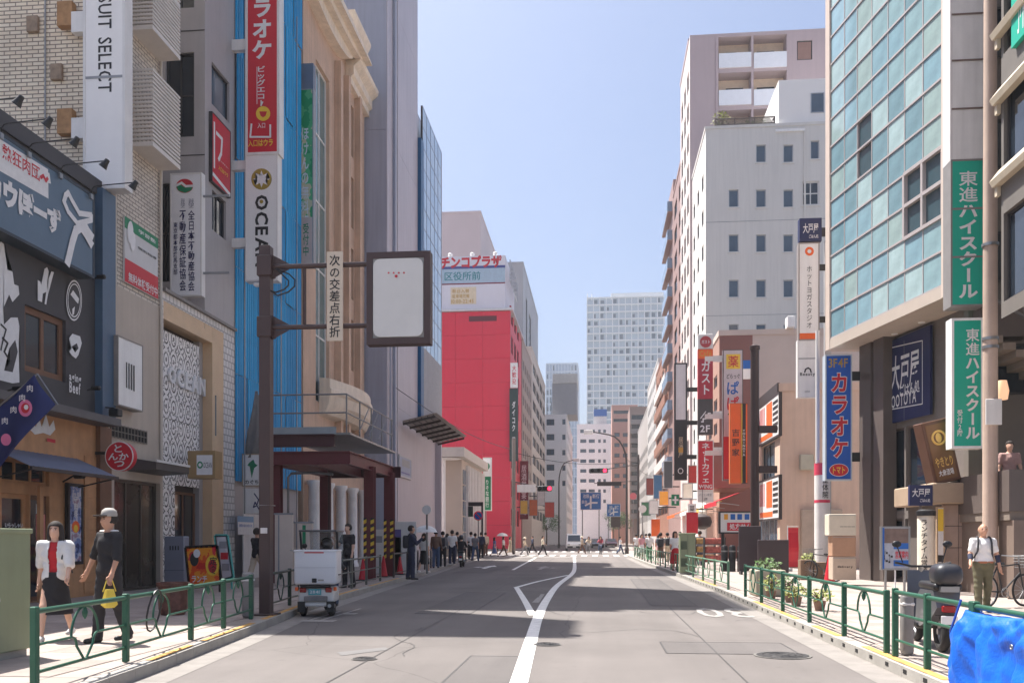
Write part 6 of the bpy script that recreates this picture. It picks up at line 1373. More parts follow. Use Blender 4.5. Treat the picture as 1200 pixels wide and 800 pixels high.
# ---- vertical shop signs on the right
P = PF(52)
s = vsign('dark red family restaurant sign with white katakana', P, 818, 409, 835.5, 467, M('gusto red', (176, 44, 62), .5), [('ガスト', 822, 423, 832.5, 462, m_wpaint)], .35); s.rect(818.3, 409.3, 835.2, 420, m_orangep, 'orange_band'); s.text('Café', 820, 411, 833.5, 417.5, M('amber print', (224, 150, 60), .5)); s.k = 8
MB().rbox(0, 0, s.h + .01, s.w, .35, s.h + .85, .02, 1).build('top_panel', m_whiteg, s.root); s.disc(827, 400.5, 6.8, M('dull red disc', (176, 60, 66), .5)); s.text('ガスト', 822, 398.5, 832, 402.5, m_wpaint); s.arms((420, 485), .7, m_whiteg, 1, .35)
s = vsign('dark grey sign with stair mark and 2F below family restaurant sign', PF(52.02), 818, 467.5, 835.5, 509, M('charcoal sign', (76, 70, 70), .5), [('2F', 820.5, 498, 832, 506, m_wpaint, False)], .35); s.line([(822, 494), (824, 494), (824, 490.5), (827, 490.5), (827, 487), (830, 487), (830, 484), (832.5, 484)], .07, m_wpaint, 'stair_mark'); s.line([(821, 490), (827, 482)], .05, m_wpaint, 'stair_mark')
s = vsign('red internet cafe sign with white katakana and WING lettering', PF(50), 817.5, 516, 836, 574, m_redp, [('ネットカフェ', 822.5, 519, 831.5, 565, m_wpaint), ('WING', 819, 567.5, 834.5, 572, m_wpaint, False)], .35, m_whiteg, .03); s.arms((527,), .7, m_whiteg, 1, .3)
s = vsign('small white panel below the internet cafe sign', PF(50.02), 817.5, 575, 836, 588, m_whiteg, [('パソコン教室', 819, 578, 834, 581, m_grey, False), ('2階', 825, 583, 829, 586, m_ink, False)], .35)
P = PF(47.5)
s = vsign('grey pharmacy sign with yellow square and blue red characters', P, 847.5, 410, 870.5, 562, M('lilac grey sign', (206, 194, 196), .5), [('どらっぐ', 851.5, 438, 867, 443.5, m_ink, False), ('ぱ', 852, 446.5, 866, 462, m_bluep), ('ぱ', 852, 464.5, 866, 480, m_redp), ('す', 853, 482, 866, 496, m_greenp)], .4, M('bronze rim', (96, 84, 84), .5), .03)
s.rect(851, 415, 867.5, 432, m_yellowp, 'yellow_square'); s.text('薬', 853, 417, 865.5, 430, m_redp); s.rect(847.8, 511.5, 855, 561, m_redp, 'red_band'); s.arms((419, 487, 530), .9, m_whiteg, -1, .25)
s = vsign('bright orange beef bowl sign with black characters', PF(46.5), 855.5, 472.5, 868.5, 566, m_orangep, [('吉', 858, 502.5, 866.5, 511, m_ink), ('野', 858, 514, 866.5, 522.5, m_ink), ('家', 858, 525.5, 866.5, 534, m_ink)], .3, M('orange rim', (206, 110, 60), .5), .03)
s = vsign('black strip with white lettering and orange edge beside orange sign', PF(46.48), 869, 472.5, 876, 566, m_ink, [('YOSHINOYA', 870.3, 503, 873.3, 534, m_wpaint)], .3); s.rect(874, 473, 875.8, 565.5, m_orangep, 'orange_edge'); s.rect(868.9, 473, 869.8, 565.5, m_yellowp, 'yellow_edge')
s = vsign('small blue flag sign behind the pharmacy sign', PF(49), 871, 422, 883.5, 431.5, m_bluep, [], .2); MB().box(.0, .02, -.55, s.w * .7, .12, -.01).build('white_panel', m_white, s.root)
s = vsign('black framed vertical sign with blank white upper half', PF(62), 790.5, 425.5, 805, 562, m_black, [('居酒屋', 795, 512, 800.5, 536, M('tan print', (190, 170, 140), .5))], .4, M('black rim', (40, 36, 38), .5), .08); s.rect(792, 427, 803.5, 491.5, m_whiteg, 'blank_panel'); s.disc(797.5, 551.5, 3.2, m_wpaint, 3.4, 'ring_emblem', inner=.75); s.rect(795, 524, 800.5, 530, M('amber band', (200, 150, 60), .5), 'amber_band'); s.arms((456, 495, 535), .9, m_black, 1, .3)
s = vsign('white clinic sign with blue symbols and red prescription strip', PF(38.5), 843, 599, 882, 624.5, m_whiteg, [('処方せん', 855, 613, 881, 620, m_wpaint, False)], .3, m_black, .05, 'pharmacy_sign'); s.k = 0; s.rect(852, 612, 882, 621.5, m_redp, 'red_band'); s.text('処方せん', 855, 613, 880, 620, m_wpaint)
s.rect(848.5, 602, 853, 608.5, M('amber square', (226, 160, 50), .5), 'symbol'); [s.rect(x, 602, x + 5.5, 608.5, m_bluep, 'symbol') for x in (856, 864, 872.5)]
for x in (.1, s.w - .2): MB().box(x, .1, -s.v0 + SW, x + .12, .22, -.013).build('leg', m_black, s.root)
# dark brown sign pole with boards at its foot
r = thing('sign_pole', 'thick dark brown pole standing between pharmacy and beef bowl signs', 'pole', (colY(884.5, 36), 36, SW)); m_bpole = M('dark brown steel', (62, 46, 44), .5, .1, 2)
MB().lathe([(.17, 0), (.17, zat(409, 6.3, 36) - SW)], n=16).build('shaft', m_bpole, r, smooth=True); MB().lathe([(.17, 0), (.2, .02), (.2, .15), (.1, .2)], (0, 0, zat(410, 6.3, 36) - SW), 16).build('cap', m_bpole, r)
for y in (503, 550): z = zat(y, 6.3, 36) - SW; MB().box(.15, -.1, z - .14, .85, .1, z + .14).build('arm', m_bpole, r)
for x0, x1, y0, lb in ((866, 892, 616, 'taller dark brown blank board at foot of brown pole'), (888.5, 924.5, 632, 'wide low dark brown blank board right of brown pole')):
    Y = 34.5 if x0 < 880 else 33.0; P_ = PF(Y); a, z1 = P_.uv(x0, y0); b, _ = P_.uv(x1, y0); r = thing('blank_board', lb, 'board', ((a + b) / 2, Y, SW)); w = (b - a) / 2; MB().rbox(-w, 0, .12, w, .15, z1 - SW, .015, 1).build('panel', M('dark plum board', (62, 50, 54), .5, .08, 2), r)
    for sx in (-1, 1): MB().box(sx * w * .8 - .04, -.15, 0, sx * w * .8 + .04, .3, .119).build('foot', m_black, r)

# ================================================================ poles, signals, street furniture
m_bsteel = M('brown street steel', (74, 56, 54), .5, .12, 2, .1)
r = thing('sign_gantry_pole', 'brown steel pole with two arms carrying the white boards', 'pole', (colY(312, 15.5), 15.5, SW)); xb_, yb_ = colY(312, 15.5), 15.5
pz = lambda y: zat(y, xb_, yb_) - SW; px = lambda x: colY(x, 15.5) - xb_
MB().rbox(-.1, -.1, 0, .1, .1, pz(289), .012, 1).build('shaft', m_bsteel, r); MB().rbox(-.2, -.2, 0, .2, .2, .03, .005, 1).build('base_plate', m_bsteel, r)
for y in (313, 384): MB().tube([(.1, 0, pz(y)), (px(431), 0, pz(y))], .045, 12).build('arm', m_bsteel, r, smooth=True)
for y, x in ((349, 357),): MB().tube([(px(x), 0, pz(316)), (px(x), 0, pz(381))], .03, 8).build('strut', m_bsteel, r)
for y in (313, 384):
    for s_ in (-1, 1): MB().prism([(.1, pz(y) + s_ * .05), (.1, pz(y) + s_ * .22), (.42, pz(y) + s_ * .05)], -.01, .01).build('gusset', m_bsteel, r)
    MB().rbox(-.13, -.13, pz(y) - .18, .13, .13, pz(y) + .18, .01, 1).build('clamp', m_bsteel, r)
for k, d in enumerate((.34, .46)): MB().tube([(.1, -.06, pz(345) + .05)] + [(.1 + d * math.sin(a), -.06, pz(330) - d * .5 * math.cos(a) - .05) for a in (.3, .8, 1.3, 1.8, 2.3)] + [(.2, -.06, pz(316))], .014, 6).build('cable', m_black, r, smooth=True)
MB().rbox(-.06, -.13, 1.45, .06, -.101, 1.55, .005, 1).build('tag', m_whiteg, r); MB().tube([(-.12, -.12, 1.05 + .9), (.12, -.12, 1.95), (.12, .12, 1.95), (-.12, .12, 1.95)], .008, 5, True).build('band', m_steel, r)
s = Sign('framed_board', 'blank white rounded board in a thick brown frame on pole arms', PF(15.42), 431, 297.5, 503, 401, M('board backing', (150, 148, 146), .5), t=.2, frame=m_bsteel, fw=.09, rim=.02)
u = s.w; h = s.h; e = .105; c_ = .12; pts = []
for cx_, cz_, a0 in ((u - e - c_, h - e - c_, 0), (e + c_, h - e - c_, 90), (e + c_, e + c_, 180), (u - e - c_, e + c_, 270)):
    pts += [(cx_ + c_ * math.cos(R(a0 + q_)), cz_ + c_ * math.sin(R(a0 + q_))) for q_ in (0, 22, 45, 68, 90)]
MB().prism(pts, -.035, -.004).build('white_face', M('white board face', (214, 212, 208), .5, .05, 2), s.root); s.k = 14
for x in (456, 462, 468, 474): s.disc(x, 320.5, 1.1, m_redp, 1.1, 'red_mark', 8)
s.disc(465, 324.5, 1.8, m_redp, 1.8, 'red_mark', 8)
s = Sign('direction_plate', 'narrow cream plate with black vertical characters on pole arms', PF(15.38), 383, 295, 401.5, 399, M('cream plate', (212, 196, 176), .55, .06, 2), t=.03); s.text('次の交差点右折', 386, 299, 398.5, 395, m_ink, True, .012)
# grey guard post beside the pole and pair on the right
def guard_post(label, x, y, h, w=.09):
    r = thing('guard_post', label, 'post', (x, y, SW), 0, 'grey guard posts'); MB().rbox(-w, -w, 0, w, w, h, .05, 3).build('shaft', M('grey post', (132, 128, 126), .45, .12, 4), r, smooth=True); MB().rbox(-w * 1.05, -w * 1.05, h * .8, w * 1.05, w * 1.05, h * .86, .02, 2).build('reflector_band', m_whiteg, r, smooth=True)
guard_post('grey rounded guard post left of the brown pole', *on(LK, 14.95, -.45), .78); guard_post('grey guard post at break in right fence', *on(RK, 10.9, .35), .72, .07)
# utility cabinets
def cabinet(label, x0, x1, Y, dep, ytop, mat, graf=False):
    a, b = colY(x0, Y), colY(x1, Y); h = zat(ytop, b, Y) - SW; r = thing('utility_cabinet', label, 'cabinet', ((a + b) / 2, Y, SW), 0, 'street cabinets'); w = (b - a) / 2
    MB().rbox(-w, 0, .08, w, dep, h, .015, 2).build('casing', mat, r); MB().box(-w + .03, .03, 0, w - .03, dep - .03, .081).build('plinth', m_kerb, r); MB().rbox(-w - .02, -.02, h - .03, w + .02, dep + .02, h + .03, .01, 1).build('lid', mat, r)
    for sx in (-.5,):
        m = MB()
        for k in range(9): m.box(-w * .9, -.012, h * .62 + k * .035, -w * .1, -.002, h * .62 + k * .035 + .018)
        m.build('louvre', m_greend, r); m = MB()
        for k in range(9): m.box(-w * .9, -.012, h * .2 + k * .035, -w * .1, -.002, h * .2 + k * .035 + .018)
        m.build('louvre', m_greend, r)
    MB().box(-.004, -.004, .1, .004, .001, h - .05).build('door_seam', m_ink, r)
    if graf:
        z = h * .5
        for pts in ([(.08, z + .1), (.11, z - .05), (.15, z + .1)], [(.18, z + .09), (.2, z - .06), (.24, z + .1)], [(.27, z - .08), (.33, z + .2), (.39, z - .09)]):
            m = MB(); q_ = [Vector((p[0], -.006, p[1])) for p in pts]
            for i in range(2): m.beam(q_[i], q_[i + 1], .004, .02, (0, 1, 0)) if False else m.beam(q_[i], q_[i + 1], .022, .003, (0, 1, 0))
            m.build('scrawl', m_wpaint, r)
    return r
m_cab = M('sage green cabinet', (136, 144, 116), .5, .1, 1.5, .05, streak=.12)
cx_ = -6.62; cy0, cy1 = 8.0, colX(36, -6.62); cw_ = (cy1 - cy0) / 2; r = cabinet('sage green cabinet with white scrawl at left picture edge', 600 - 10, 600 + 10, 8.75, .55, 621, m_cab, False)
for ch in list(r.children): bpy.data.objects.remove(ch)
r.location = (cx_, (cy0 + cy1) / 2, SW); r.rotation_euler = (0, 0, R(90)); h = zat(622, cx_, cy1) - SW; w = cw_; dep = .5
MB().rbox(-w, 0, .08, w, dep, h, .015, 2).build('casing', m_cab, r); MB().box(-w + .03, .03, 0, w - .03, dep - .03, .081).build('plinth', m_kerb, r); MB().rbox(-w - .02, -.02, h - .03, w + .02, dep + .02, h + .03, .01, 1).build('lid', m_cab, r)
for z0, z1 in ((.70, .95), (.12, .40)):
    for k in range(8): z = h * z0 + (h * (z1 - z0)) * k / 8; MB().box(-w * .8, -.014, z, w * .35, -.002, z + .022).build('louvre_slat', m_greend, r)
for pts in ([(.02, .1), (.06, -.05), (.11, .1)], [(.15, .09), (.18, -.06), (.24, .1)], [(.3, -.08), (.38, .2), (.46, -.09)]):
    q_ = [Vector((p[0] - .05, -.006, h * .52 + p[1])) for p in pts]; m = MB().beam(q_[0], q_[1], .02, .003, (0, 1, 0)).beam(q_[1], q_[2], .02, .003, (0, 1, 0)); m.build('scrawl', m_wpaint, r)
cabinet('pale green cabinet standing behind far right fence', 797, 815, 34, .6, 625, m_cab)
# lamp posts and signals
def lamp(label, X, Y, ht, reach, mat):
    r = thing('street_lamp', label, 'street lamp', (X, Y, SW)); c = reach
    MB().tube([(0, 0, 0), (0, 0, ht * .72)] + [(c * (1 - math.cos(a)) * .55, 0, ht * .72 + ht * .24 * math.sin(a)) for a in (.3, .6, .9, 1.2, 1.5)] + [(c, 0, ht * .985)], [.12, .09, .08, .075, .07, .065, .06, .05], 10).build('shaft', mat, r, smooth=True)
    MB().rbox(c - .1 if c > 0 else c - .7, -.15, ht * .965, c + .7 if c > 0 else c + .1, .15, ht * 1.0, .05, 2).build('lamp_head', m_whiteg, r); MB().lathe([(.18, 0), (.18, .5), (.12, .6)], n=12).build('base', mat, r)
m_pole = M('dark pole paint', (58, 52, 52), .5, .08)
lamp('dark curved street lamp on right kerb at the crossing', colY(734.5, 78), 78, zat(503, 2.6, 78) - SW, -3.0, m_pole)
lamp('slim street lamp far down the left side', colY(655, 120), 120, 12.0, 2.0, m_pole)
m_redlight = M('red signal light', (255, 40, 70), .4, 0, emit=2.2)
def signal(label, x_pole, Y, xa, xb, yc, red_right=True, extra=None):
    X = colY(x_pole, Y); z = zat(yc, X, Y) - SW; r = thing('traffic_light', label, 'traffic light', (X, Y, SW)); a, b = colY(xa, Y) - X, colY(xb, Y) - X
    MB().lathe([(.13, 0), (.1, z + 1.5)], n=10).build('pole', m_pole, r, smooth=True); e = a if abs(a) < abs(b) else b; far = b if e == a else a
    MB().tube([(0, 0, z + .6), (e + .1 * (1 if far > 0 else -1), 0, z + .15), (far, 0, z + .12)], .05, 8).build('arm', m_pole, r)
    MB().rbox(min(a, b), -.25, z - .24, max(a, b), -.02, z + .24, .1, 3).build('housing', M('signal housing', (62, 62, 64), .5), r, smooth=True); w = abs(b - a)
    for i in range(3):
        x = min(a, b) + w * (i + .5) / 3; lit = i == 2; MB().lathe([(.17, -.27), (.17, -.25)], (x, 0, z), 16, 'y').build('lens', m_redlight if lit else m_dark, r); MB().lathe([(.2, -.45), (.2, -.25), (.185, -.25), (.185, -.45)], (x, 0, z), 16, 'y', False).build('hood', MATS['signal housing'], r)
    return r, X, z
r, X, z = signal('red traffic light on arm from right pole beyond crossing', 748, 86, 690.5, 712.5, 551); MB().box(-3.9, -.1, z - 1.45, -1.6, -.05, z - 1.05).build('name_plate', m_ink, r); MB().tube([(-4.2, -.07, z - 1.2), (0, -.07, z - 1.0)], .04, 6).build('lower_arm', m_pole, r)
MB().box(-2.6, -.2, z - 5.4, -1.7, -.1, z - 4.4).build('sign_back', m_brownfence, r)
r, X, z = signal('red traffic light on arm from left concrete pole', 602, 76, 630, 647, 572.5); MB().box(colY(606, 76) - X, -.16, z - .3, colY(628, 76) - X, -.1, z + .35).build('street_plate', m_whiteg, r)
MB().tube([(0, 0, SW), (0, 0, zat(515, X, 76))], .16, 10).build('mast', M('concrete mast', (130, 120, 114), .7), r)
def round_sign(label, x, yc, Y, rpx, face, rim=None, name='round_sign'):
    X = colY(x, Y); z = zat(yc, X, Y) - SW; rr = rpx / F * Y; r = thing(name, label, 'sign', (X, Y, SW)); MB().tube([(0, .06, 0), (0, .06, z + rr)], .04, 8).build('pole', m_pipe, r)
    MB().lathe([(rr, -.02), (rr, .02)], (0, 0, z), 24, 'y').build('plate', face, r)
    if rim: MB().ring((0, -.025, z), rr * .88, rr * .12, 'y', 24, 6).build('rim', rim, r); MB().beam((-rr * .6, -.03, z + rr * .6), (rr * .6, -.03, z - rr * .6), rr * .22, .01, (0, 1, 0)).build('bar', rim, r)
round_sign('blue and red no parking sign by the pavilion', 560.5, 604, 60, 5.6, m_bluep, m_redp); round_sign('plain pale round sign on post before the crowd', 500, 597, 34, 5.5, m_whiteg); round_sign('pale round sign pair on post near far right crowd', 753, 596, 72, 4.5, m_whiteg); round_sign('pink round sign far on the right pavement', 742, 581, 96, 4, M('pink sign', (206, 110, 116), .5))
s = Sign('pedestrian_light', 'dark pedestrian light box hanging by no parking sign', PF(61), 548.5, 593, 554, 605, m_greend, t=.25, cat='traffic light'); MB().box(-.0, .1, s.h + .02, 1.0, .16, s.h + .3).build('arm', m_pole, s.root); MB().box(.06, -.1, s.h * .55, s.w - .06, -.001, s.h * .95).build('lens_hood', m_black, s.root); MB().box(.9, .1, -(s.v0 - SW), 1.02, .2, s.h + .3).build('pole', m_pole, s.root)
for lb, x0, y0, x1, y1, Y in (('larger blue direction sign over road beyond the crossing', 680, 576.5, 704.5, 597, 128), ('smaller blue direction sign further down the road', 711, 590, 727, 605, 170)):
    s = Sign('direction_sign', lb, PF(Y), x0, y0, x1, y1, M('sign blue', (36, 104, 176), .5), t=.1, frame=m_wpaint, fw=.06); w = x1 - x0; cx_, cy_ = (x0 + x1) / 2, (y0 + y1) / 2
    s.line([(cx_, y1 - 2), (cx_, y0 + 5)], .25, m_wpaint, 'route_line'); s.line([(x0 + w * .25, cy_ + 5), (cx_, cy_ + 2), (x1 - w * .2, cy_ + 2)], .25, m_wpaint, 'route_line'); s.text('池袋', x0 + 3, y0 + 2, x0 + w * .42, y0 + 7, m_wpaint); s.text('新宿', x0 + w * .58, y0 + 2, x1 - 2, y0 + 7, m_wpaint); s.text('目白', x0 + 2, cy_ - 1, x0 + w * .32, cy_ + 3, m_wpaint)
    for x in (.3, s.w - .3): MB().box(x - .07, .12, -(s.v0), x + .07, .26, s.h * .9).build('post', m_pipe, s.root)
# overhead wires near the crossing
for i, (p, q) in enumerate([((-7.2, 76, 8.8), (2.6, 78, 8.0)), ((-7.2, 76, 9.6), (-10.4, 118, 10)), ((2.6, 86, 9.2), (8, 120, 9.5)), ((-10.7, 47, 9.5), (-7.2, 76, 9.0))]):
    p, q = Vector(p), Vector(q); tag(MB().tube([p.lerp(q, k / 10) - Vector((0, 0, .5 * math.sin(math.pi * k / 10))) for k in range(11)], .022, 5).build('overhead_wire', m_black), ['thin overhead wire crossing the road at the traffic lights', 'overhead wire running from left mast to red building', 'overhead wire along the far right shops', 'overhead wire from grey tower to left mast'][i], 'wire', 'overhead wires')

# ---- small shop clutter on the far right pavement
def shop_awning(label, X, Y0, Y1, z, out, mat, mat2=None):
    r = thing('shop_awning', label, 'awning', (X, Y0, z)); n = 10; m = [MB(), MB()]
    for i in range(n):
        a, b = (Y1 - Y0) * i / n, (Y1 - Y0) * (i + 1) / n; m[i % 2 if mat2 else 0].hexa([(0, a, .0), (-out, a, -.5), (-out, b, -.5), (0, b, 0), (0, a, .04), (-out, a, -.46), (-out, b, -.46), (0, b, .04)])
    m[0].build('cloth', mat, r); 
    if mat2: m[1].build('pale_stripe', mat2, r)
    MB().box(-out - .02, 0, -.72, -out, Y1 - Y0, -.46).build('valance', mat, r)
    for y in (0.05, Y1 - Y0 - .05): MB().tube([(0, y, -.7), (-out, y, -.52)], .02, 6).build('strut', m_steel, r)
shop_awning('red awning over far right shopfront', 8.2, 53, 59, 4.1, 1.3, m_redp); shop_awning('yellow awning beside the red shop awning', 8.15, 60, 64, 3.9, 1.5, m_yellowp, m_wpaint); shop_awning('orange awning further down the right side', 8.0, 78, 86, 4.0, 1.4, m_orangep); shop_awning('white awning far down the right side', 8.0, 66, 75, 4.0, 1.2, m_white)
def banner(label, x, y0, y1, Y, w, mat, ch=None, inkm=None):
    X = colY(x, Y); z1 = zat(y0, X, Y) - SW; z0 = zat(y1, X, Y) - SW; r = thing('banner_flag', label, 'banner', (X, Y, SW)); MB().tube([(0, 0, 0), (0, 0, z1 + .1)], .02, 6).build('pole', m_white, r); m = MB(); n = 8
    for k in range(n):
        a, b = z0 + (z1 - z0) * k / n, z0 + (z1 - z0) * (k + 1) / n; f_ = lambda z: .05 * math.sin(z * 5)
        m.quad((.02, f_(a), a), (w, f_(a) + .06, a), (w, f_(b) + .06, b), (.02, f_(b), b))
    m.build('cloth', mat, r).modifiers.new('t', 'SOLIDIFY').thickness = .006
    MB().tube([(0, 0, z1 + .05), (w, .05, z1 + .05)], .012, 6).build('cross_bar', m_white, r); MB().lathe([(.2, 0), (.2, .1), (.05, .14)], n=12).build('foot', m_grey, r)
    if ch: text_mb(ch, .08, z0 + .15, w - .08, z1 - .1, -.075, True).build('lettering', inkm or m_wpaint, r)
banner('orange banner flag near the far right crowd', 763, 608, 628, 62, .6, m_orangep); banner('red banner flag beside pale green cabinet', 804, 600, 625, 46, .6, m_redp); banner('plain red banner by beige shop entrance', 923, 618, 664, 38, .45, m_redp)
s = vsign('green cross pharmacy sign above far right pavement', PF(58), 787, 579, 796, 592, m_greenp, [], .2); s.rect(790.5, 581, 792.5, 590, m_wpaint, 'cross'); s.rect(788, 584.5, 795, 586.5, m_wpaint, 'cross'); s.arms((585,), 1.2, m_black, 1)
s = vsign('small white sign with dark characters over right shops', PF(50), 806, 590, 816, 604, m_white, [('営業中', 808, 592, 814, 602, m_ink)], .2); s.arms((596,), .9, m_black, 1)
r = thing('round_lantern', 'dark round lantern hanging under the brown canopy', 'lantern', (colY(823, 47), 47, zat(620, 5.6, 47))); 
m = MB().lathe([(.12, 0), (.42, .15), (.5, .4), (.42, .65), (.12, .8)], n=18); m.build('shade', M('dark lantern', (56, 46, 46), .6), r, smooth=True); MB().tube([(0, 0, .8), (0, 0, 2.2)], .015, 6).build('cord', m_black, r)
for i, (x, Y, c, lb) in enumerate(((838, 40, (176, 90, 80), 'reddish display rack with goods on right pavement'), (827, 42, (190, 150, 90), 'ochre display rack with goods on right pavement'), (795, 52, (160, 60, 60), 'dark red display rack near the far right crowd'))):
    r = thing('display_rack', lb, 'rack', (colY(x, Y), Y, SW)); mt = M('goods %d' % i, c, .6, .5, 9)
    for k in range(3): MB().box(-.45, .1 * k, .3 + .38 * k, .45, .1 * k + .35, .33 + .38 * k).build('shelf', m_steel, r); MB().rbox(-.42, .1 * k + .02, .331 + .38 * k, .42, .1 * k + .33, .6 + .38 * k, .03, 1).build('goods_box', mt, r)
    for sx in (-.44, .44): MB().box(sx - .015, 0, 0, sx + .015, .6, 1.4).build('side_frame', m_black, r)
for x, Y in ((849, 37.6), (858, 37.5), (868, 37.4)):
    r = thing('black_bollard', {849: 'black bollard nearest pharmacy sign left leg', 858: 'middle black bollard under pharmacy sign', 868: 'black bollard nearest brown pole'}[x], 'bollard', (colY(x, Y), Y, SW), 0, 'black bollards'); MB().lathe([(.14, 0), (.14, 1.0), (.1, 1.06), (.02, 1.08)], n=16).build('shaft', m_black, r, smooth=True); MB().lathe([(.145, .8), (.145, .86)], n=16).build('band', m_steel, r, smooth=True)
# small plain signs crowding both far pavements
for i, (x, y0, y1, Y, w, c, lb) in enumerate(((812, 545, 566, 66, .7, (190, 60, 60), 'brick red'), (806, 566, 584, 70, .8, (222, 214, 200), 'cream'), (783, 540, 572, 80, .8, (60, 60, 66), 'charcoal'), (778, 575, 592, 84, .9, (206, 160, 60), 'ochre'), (771, 556, 584, 92, .9, (60, 110, 150), 'steel blue'), (766, 586, 602, 96, 1.0, (226, 226, 222), 'white'), (762, 560, 580, 108, 1.0, (150, 70, 60), 'rust brown'), (757, 588, 604, 116, 1.2, (70, 130, 90), 'leaf green'), (625, 585, 604, 128, 1.2, (214, 120, 60), 'tangerine'), (634, 570, 592, 140, 1.2, (228, 226, 224), 'pale grey'), (644, 588, 606, 150, 1.6, (200, 70, 50), 'vermilion'), (614, 586, 602, 118, 1.0, (220, 190, 70), 'yellow'))):
    X = colY(x, Y); s = Sign('hanging_sign', lb + ' plain shop sign hanging over the far ' + ('right' if x > 700 else 'left') + ' pavement', PF(Y), x - w * 525 / Y, y0, x + w * 525 / Y, y1, M('sign ' + lb, c, .5, .12, 2), t=.2, frame=m_grey, fw=.05, group='small signs over the far pavements')
    L_ = abs((8.3 if x > 700 else -10.6) - X) - w / 2; s.arms(((y0 + y1) / 2,), max(.2, L_), m_black, 1 if x > 700 else -1, .12)
# plants beside the right fence
cl = thing('garden_tub', 'pale planting tub with leafy plants at break in right fence', 'planter', (kx(RK, 21.9) + .75, 21.9, SW))
MB().rbox(-.35, -.5, 0, .35, .5, .62, .04, 2).build('tub', M('pale tub', (170, 160, 140), .7, .1, 3), cl); stuff(leaf_cloud((0, 0, .7), (.35, .5, .2), 150, .06, 4).build('foliage', m_leaf, cl))
for i, (y, dx, mt, lb) in enumerate(((20.6, .6, m_leafy, 'yellow green plant next to the planting tub'), (19.6, .8, m_leaf, 'dark green plant second along right fence'), (18.5, .7, m_leafy, 'low yellow flowering plant behind right fence'), (17.4, .9, m_leafy, 'spreading yellow plant nearest camera behind right fence'))):
    shrub('potted_plant', lb, (kx(RK, y) + dx, y, SW), (.26, .36, .2 if i < 2 else .12), 130, .05, mt, .12, 10 + i, 'potted plants along right fence')
shrub('potted_plant', 'pale yellow plant in brown box near white pillar', (colY(947, 31), 31, SW + .0), (.25, .25, .3), 200, .07, m_leafy, .22, 30)
r = thing('planter_box', 'pair of brown wooden planter boxes by parked bicycle', 'planter', (colY(952, 30.2), 30.2, SW))
for k in range(2): MB().rbox(-.42 + .44 * k, -.2, 0, -.42 + .44 * k + .4, .2, .66 - .08 * k, .01, 1).build('box', M('planter wood', (126, 104, 84), .7, .15, 4), r)
def tree(label, X, Y, h, rad, seed, mat):
    t = thing('street_tree', label, 'tree', (X, Y, SW)); rnd = random.Random(seed); MB().tube([(0, 0, 0), (.05, 0, h * .3), (0, .05, h * .6)], [.16, .12, .08], 8).build('trunk', M('bark', (92, 76, 62)), t, smooth=True); m = MB(); br_ = MB()
    for k in range(9):
        a = rnd.uniform(0, 6.28); q_ = rnd.uniform(.3, .8) * rad; c = (q_ * math.cos(a), q_ * math.sin(a), h * rnd.uniform(.5, .92)); br_.tube([(0, 0, h * .45), c], [.05, .015], 5); m.join(leaf_cloud(c, (rad * .5, rad * .5, rad * .4), 150, .16, seed * 20 + k))
    br_.build('limb', MATS['bark'], t); stuff(m.build('crown', mat, t))
tree('small green tree beyond the crossing left of road', -7.9 - 2.0, 175, 6.5, 2.3, 2, m_leaf); tree('small green tree beyond the crossing right of road', 4.5, 190, 7, 2.6, 3, m_leaf); tree('farther green tree near the end of street', 4.0, 225, 8, 3, 4, m_leaf); tree('farther green tree on left near the end of street', -10.5, 215, 7.5, 2.8, 6, m_leaf)
# ---- blue tarp thrown over the near right fence
bt = thing('blue_tarp', 'bright blue tarpaulin draped over fence at bottom right corner', 'tarp', (3.45, 8.5, SW)); m = MB(); nu, nv = 90, 60
from mathutils import noise as mn
prof = [(.30, .16), (.22, .45), (.12, .62), (.05, .70), (-.05, .705), (-.10, .6), (-.12, .45), (-.13, .2), (-.15, .0), (-.2, -.10)]
for i in range(nu + 1):
    y = 6.4 + 2.25 * i / nu; xb2 = kx(RK, y) + .16
    for j in range(nv + 1):
        t = j / nv * (len(prof) - 1); k = min(int(t), len(prof) - 2); f_ = t - k; dx = prof[k][0] * (1 - f_) + prof[k + 1][0] * f_; dz = prof[k][1] * (1 - f_) + prof[k + 1][1] * f_
        low = abs(j / nv - .42) * 2; n1 = mn.noise(Vector((y * 2.2, j * .06, 3))); n2 = mn.noise(Vector((y * 7, j * .18, 9)))
        rg = 1 - abs(mn.noise(Vector((y * 4.5 + j * .04, j * .11, 5)))) * 2; fold = (.05 * math.sin(y * 9 + 1.5 * n1) + .05 * rg) * low; m.v.append((xb2 + dx + (fold + .10 * n1 * low + .05 * n2) * (1 if dx > 0 else -1) * .9, y + .05 * n2 + (.09 * n1 * low if i > nu - 3 else 0), SW + max(dz + .03 * n2 * low, (-.10 if dx < -.13 else .01)) - .015 * math.sin(y * 4) * (1 - low)))
for i in range(nu):
    for j in range(nv): k = i * (nv + 1) + j; m.f.append((k, k + 1, k + nv + 2, k + nv + 1))
o = m.build('sheet', M('blue tarp', (22, 100, 208), .42, .16, 6, .35, 30), bt, world=True, smooth=True, angle=180); o.modifiers.new('t', 'SOLIDIFY').thickness = .004
for y in (6.9, 7.5, 8.1, 8.58): MB().ring((kx(RK, y) + .16 - .125, y, SW + .5), .018, .006, 'x', 12, 6).build('eyelet', m_steel, bt, world=True)
MB().tube([(kx(RK, 8.65) + .1, 8.67, SW + .8), (kx(RK, 8.65) + .02, 8.71, SW + .5), (kx(RK, 8.65) + .06, 8.69, SW + .25)], .012, 6).build('tie_rope', M('blue rope', (40, 80, 170), .7), bt, world=True, smooth=True)
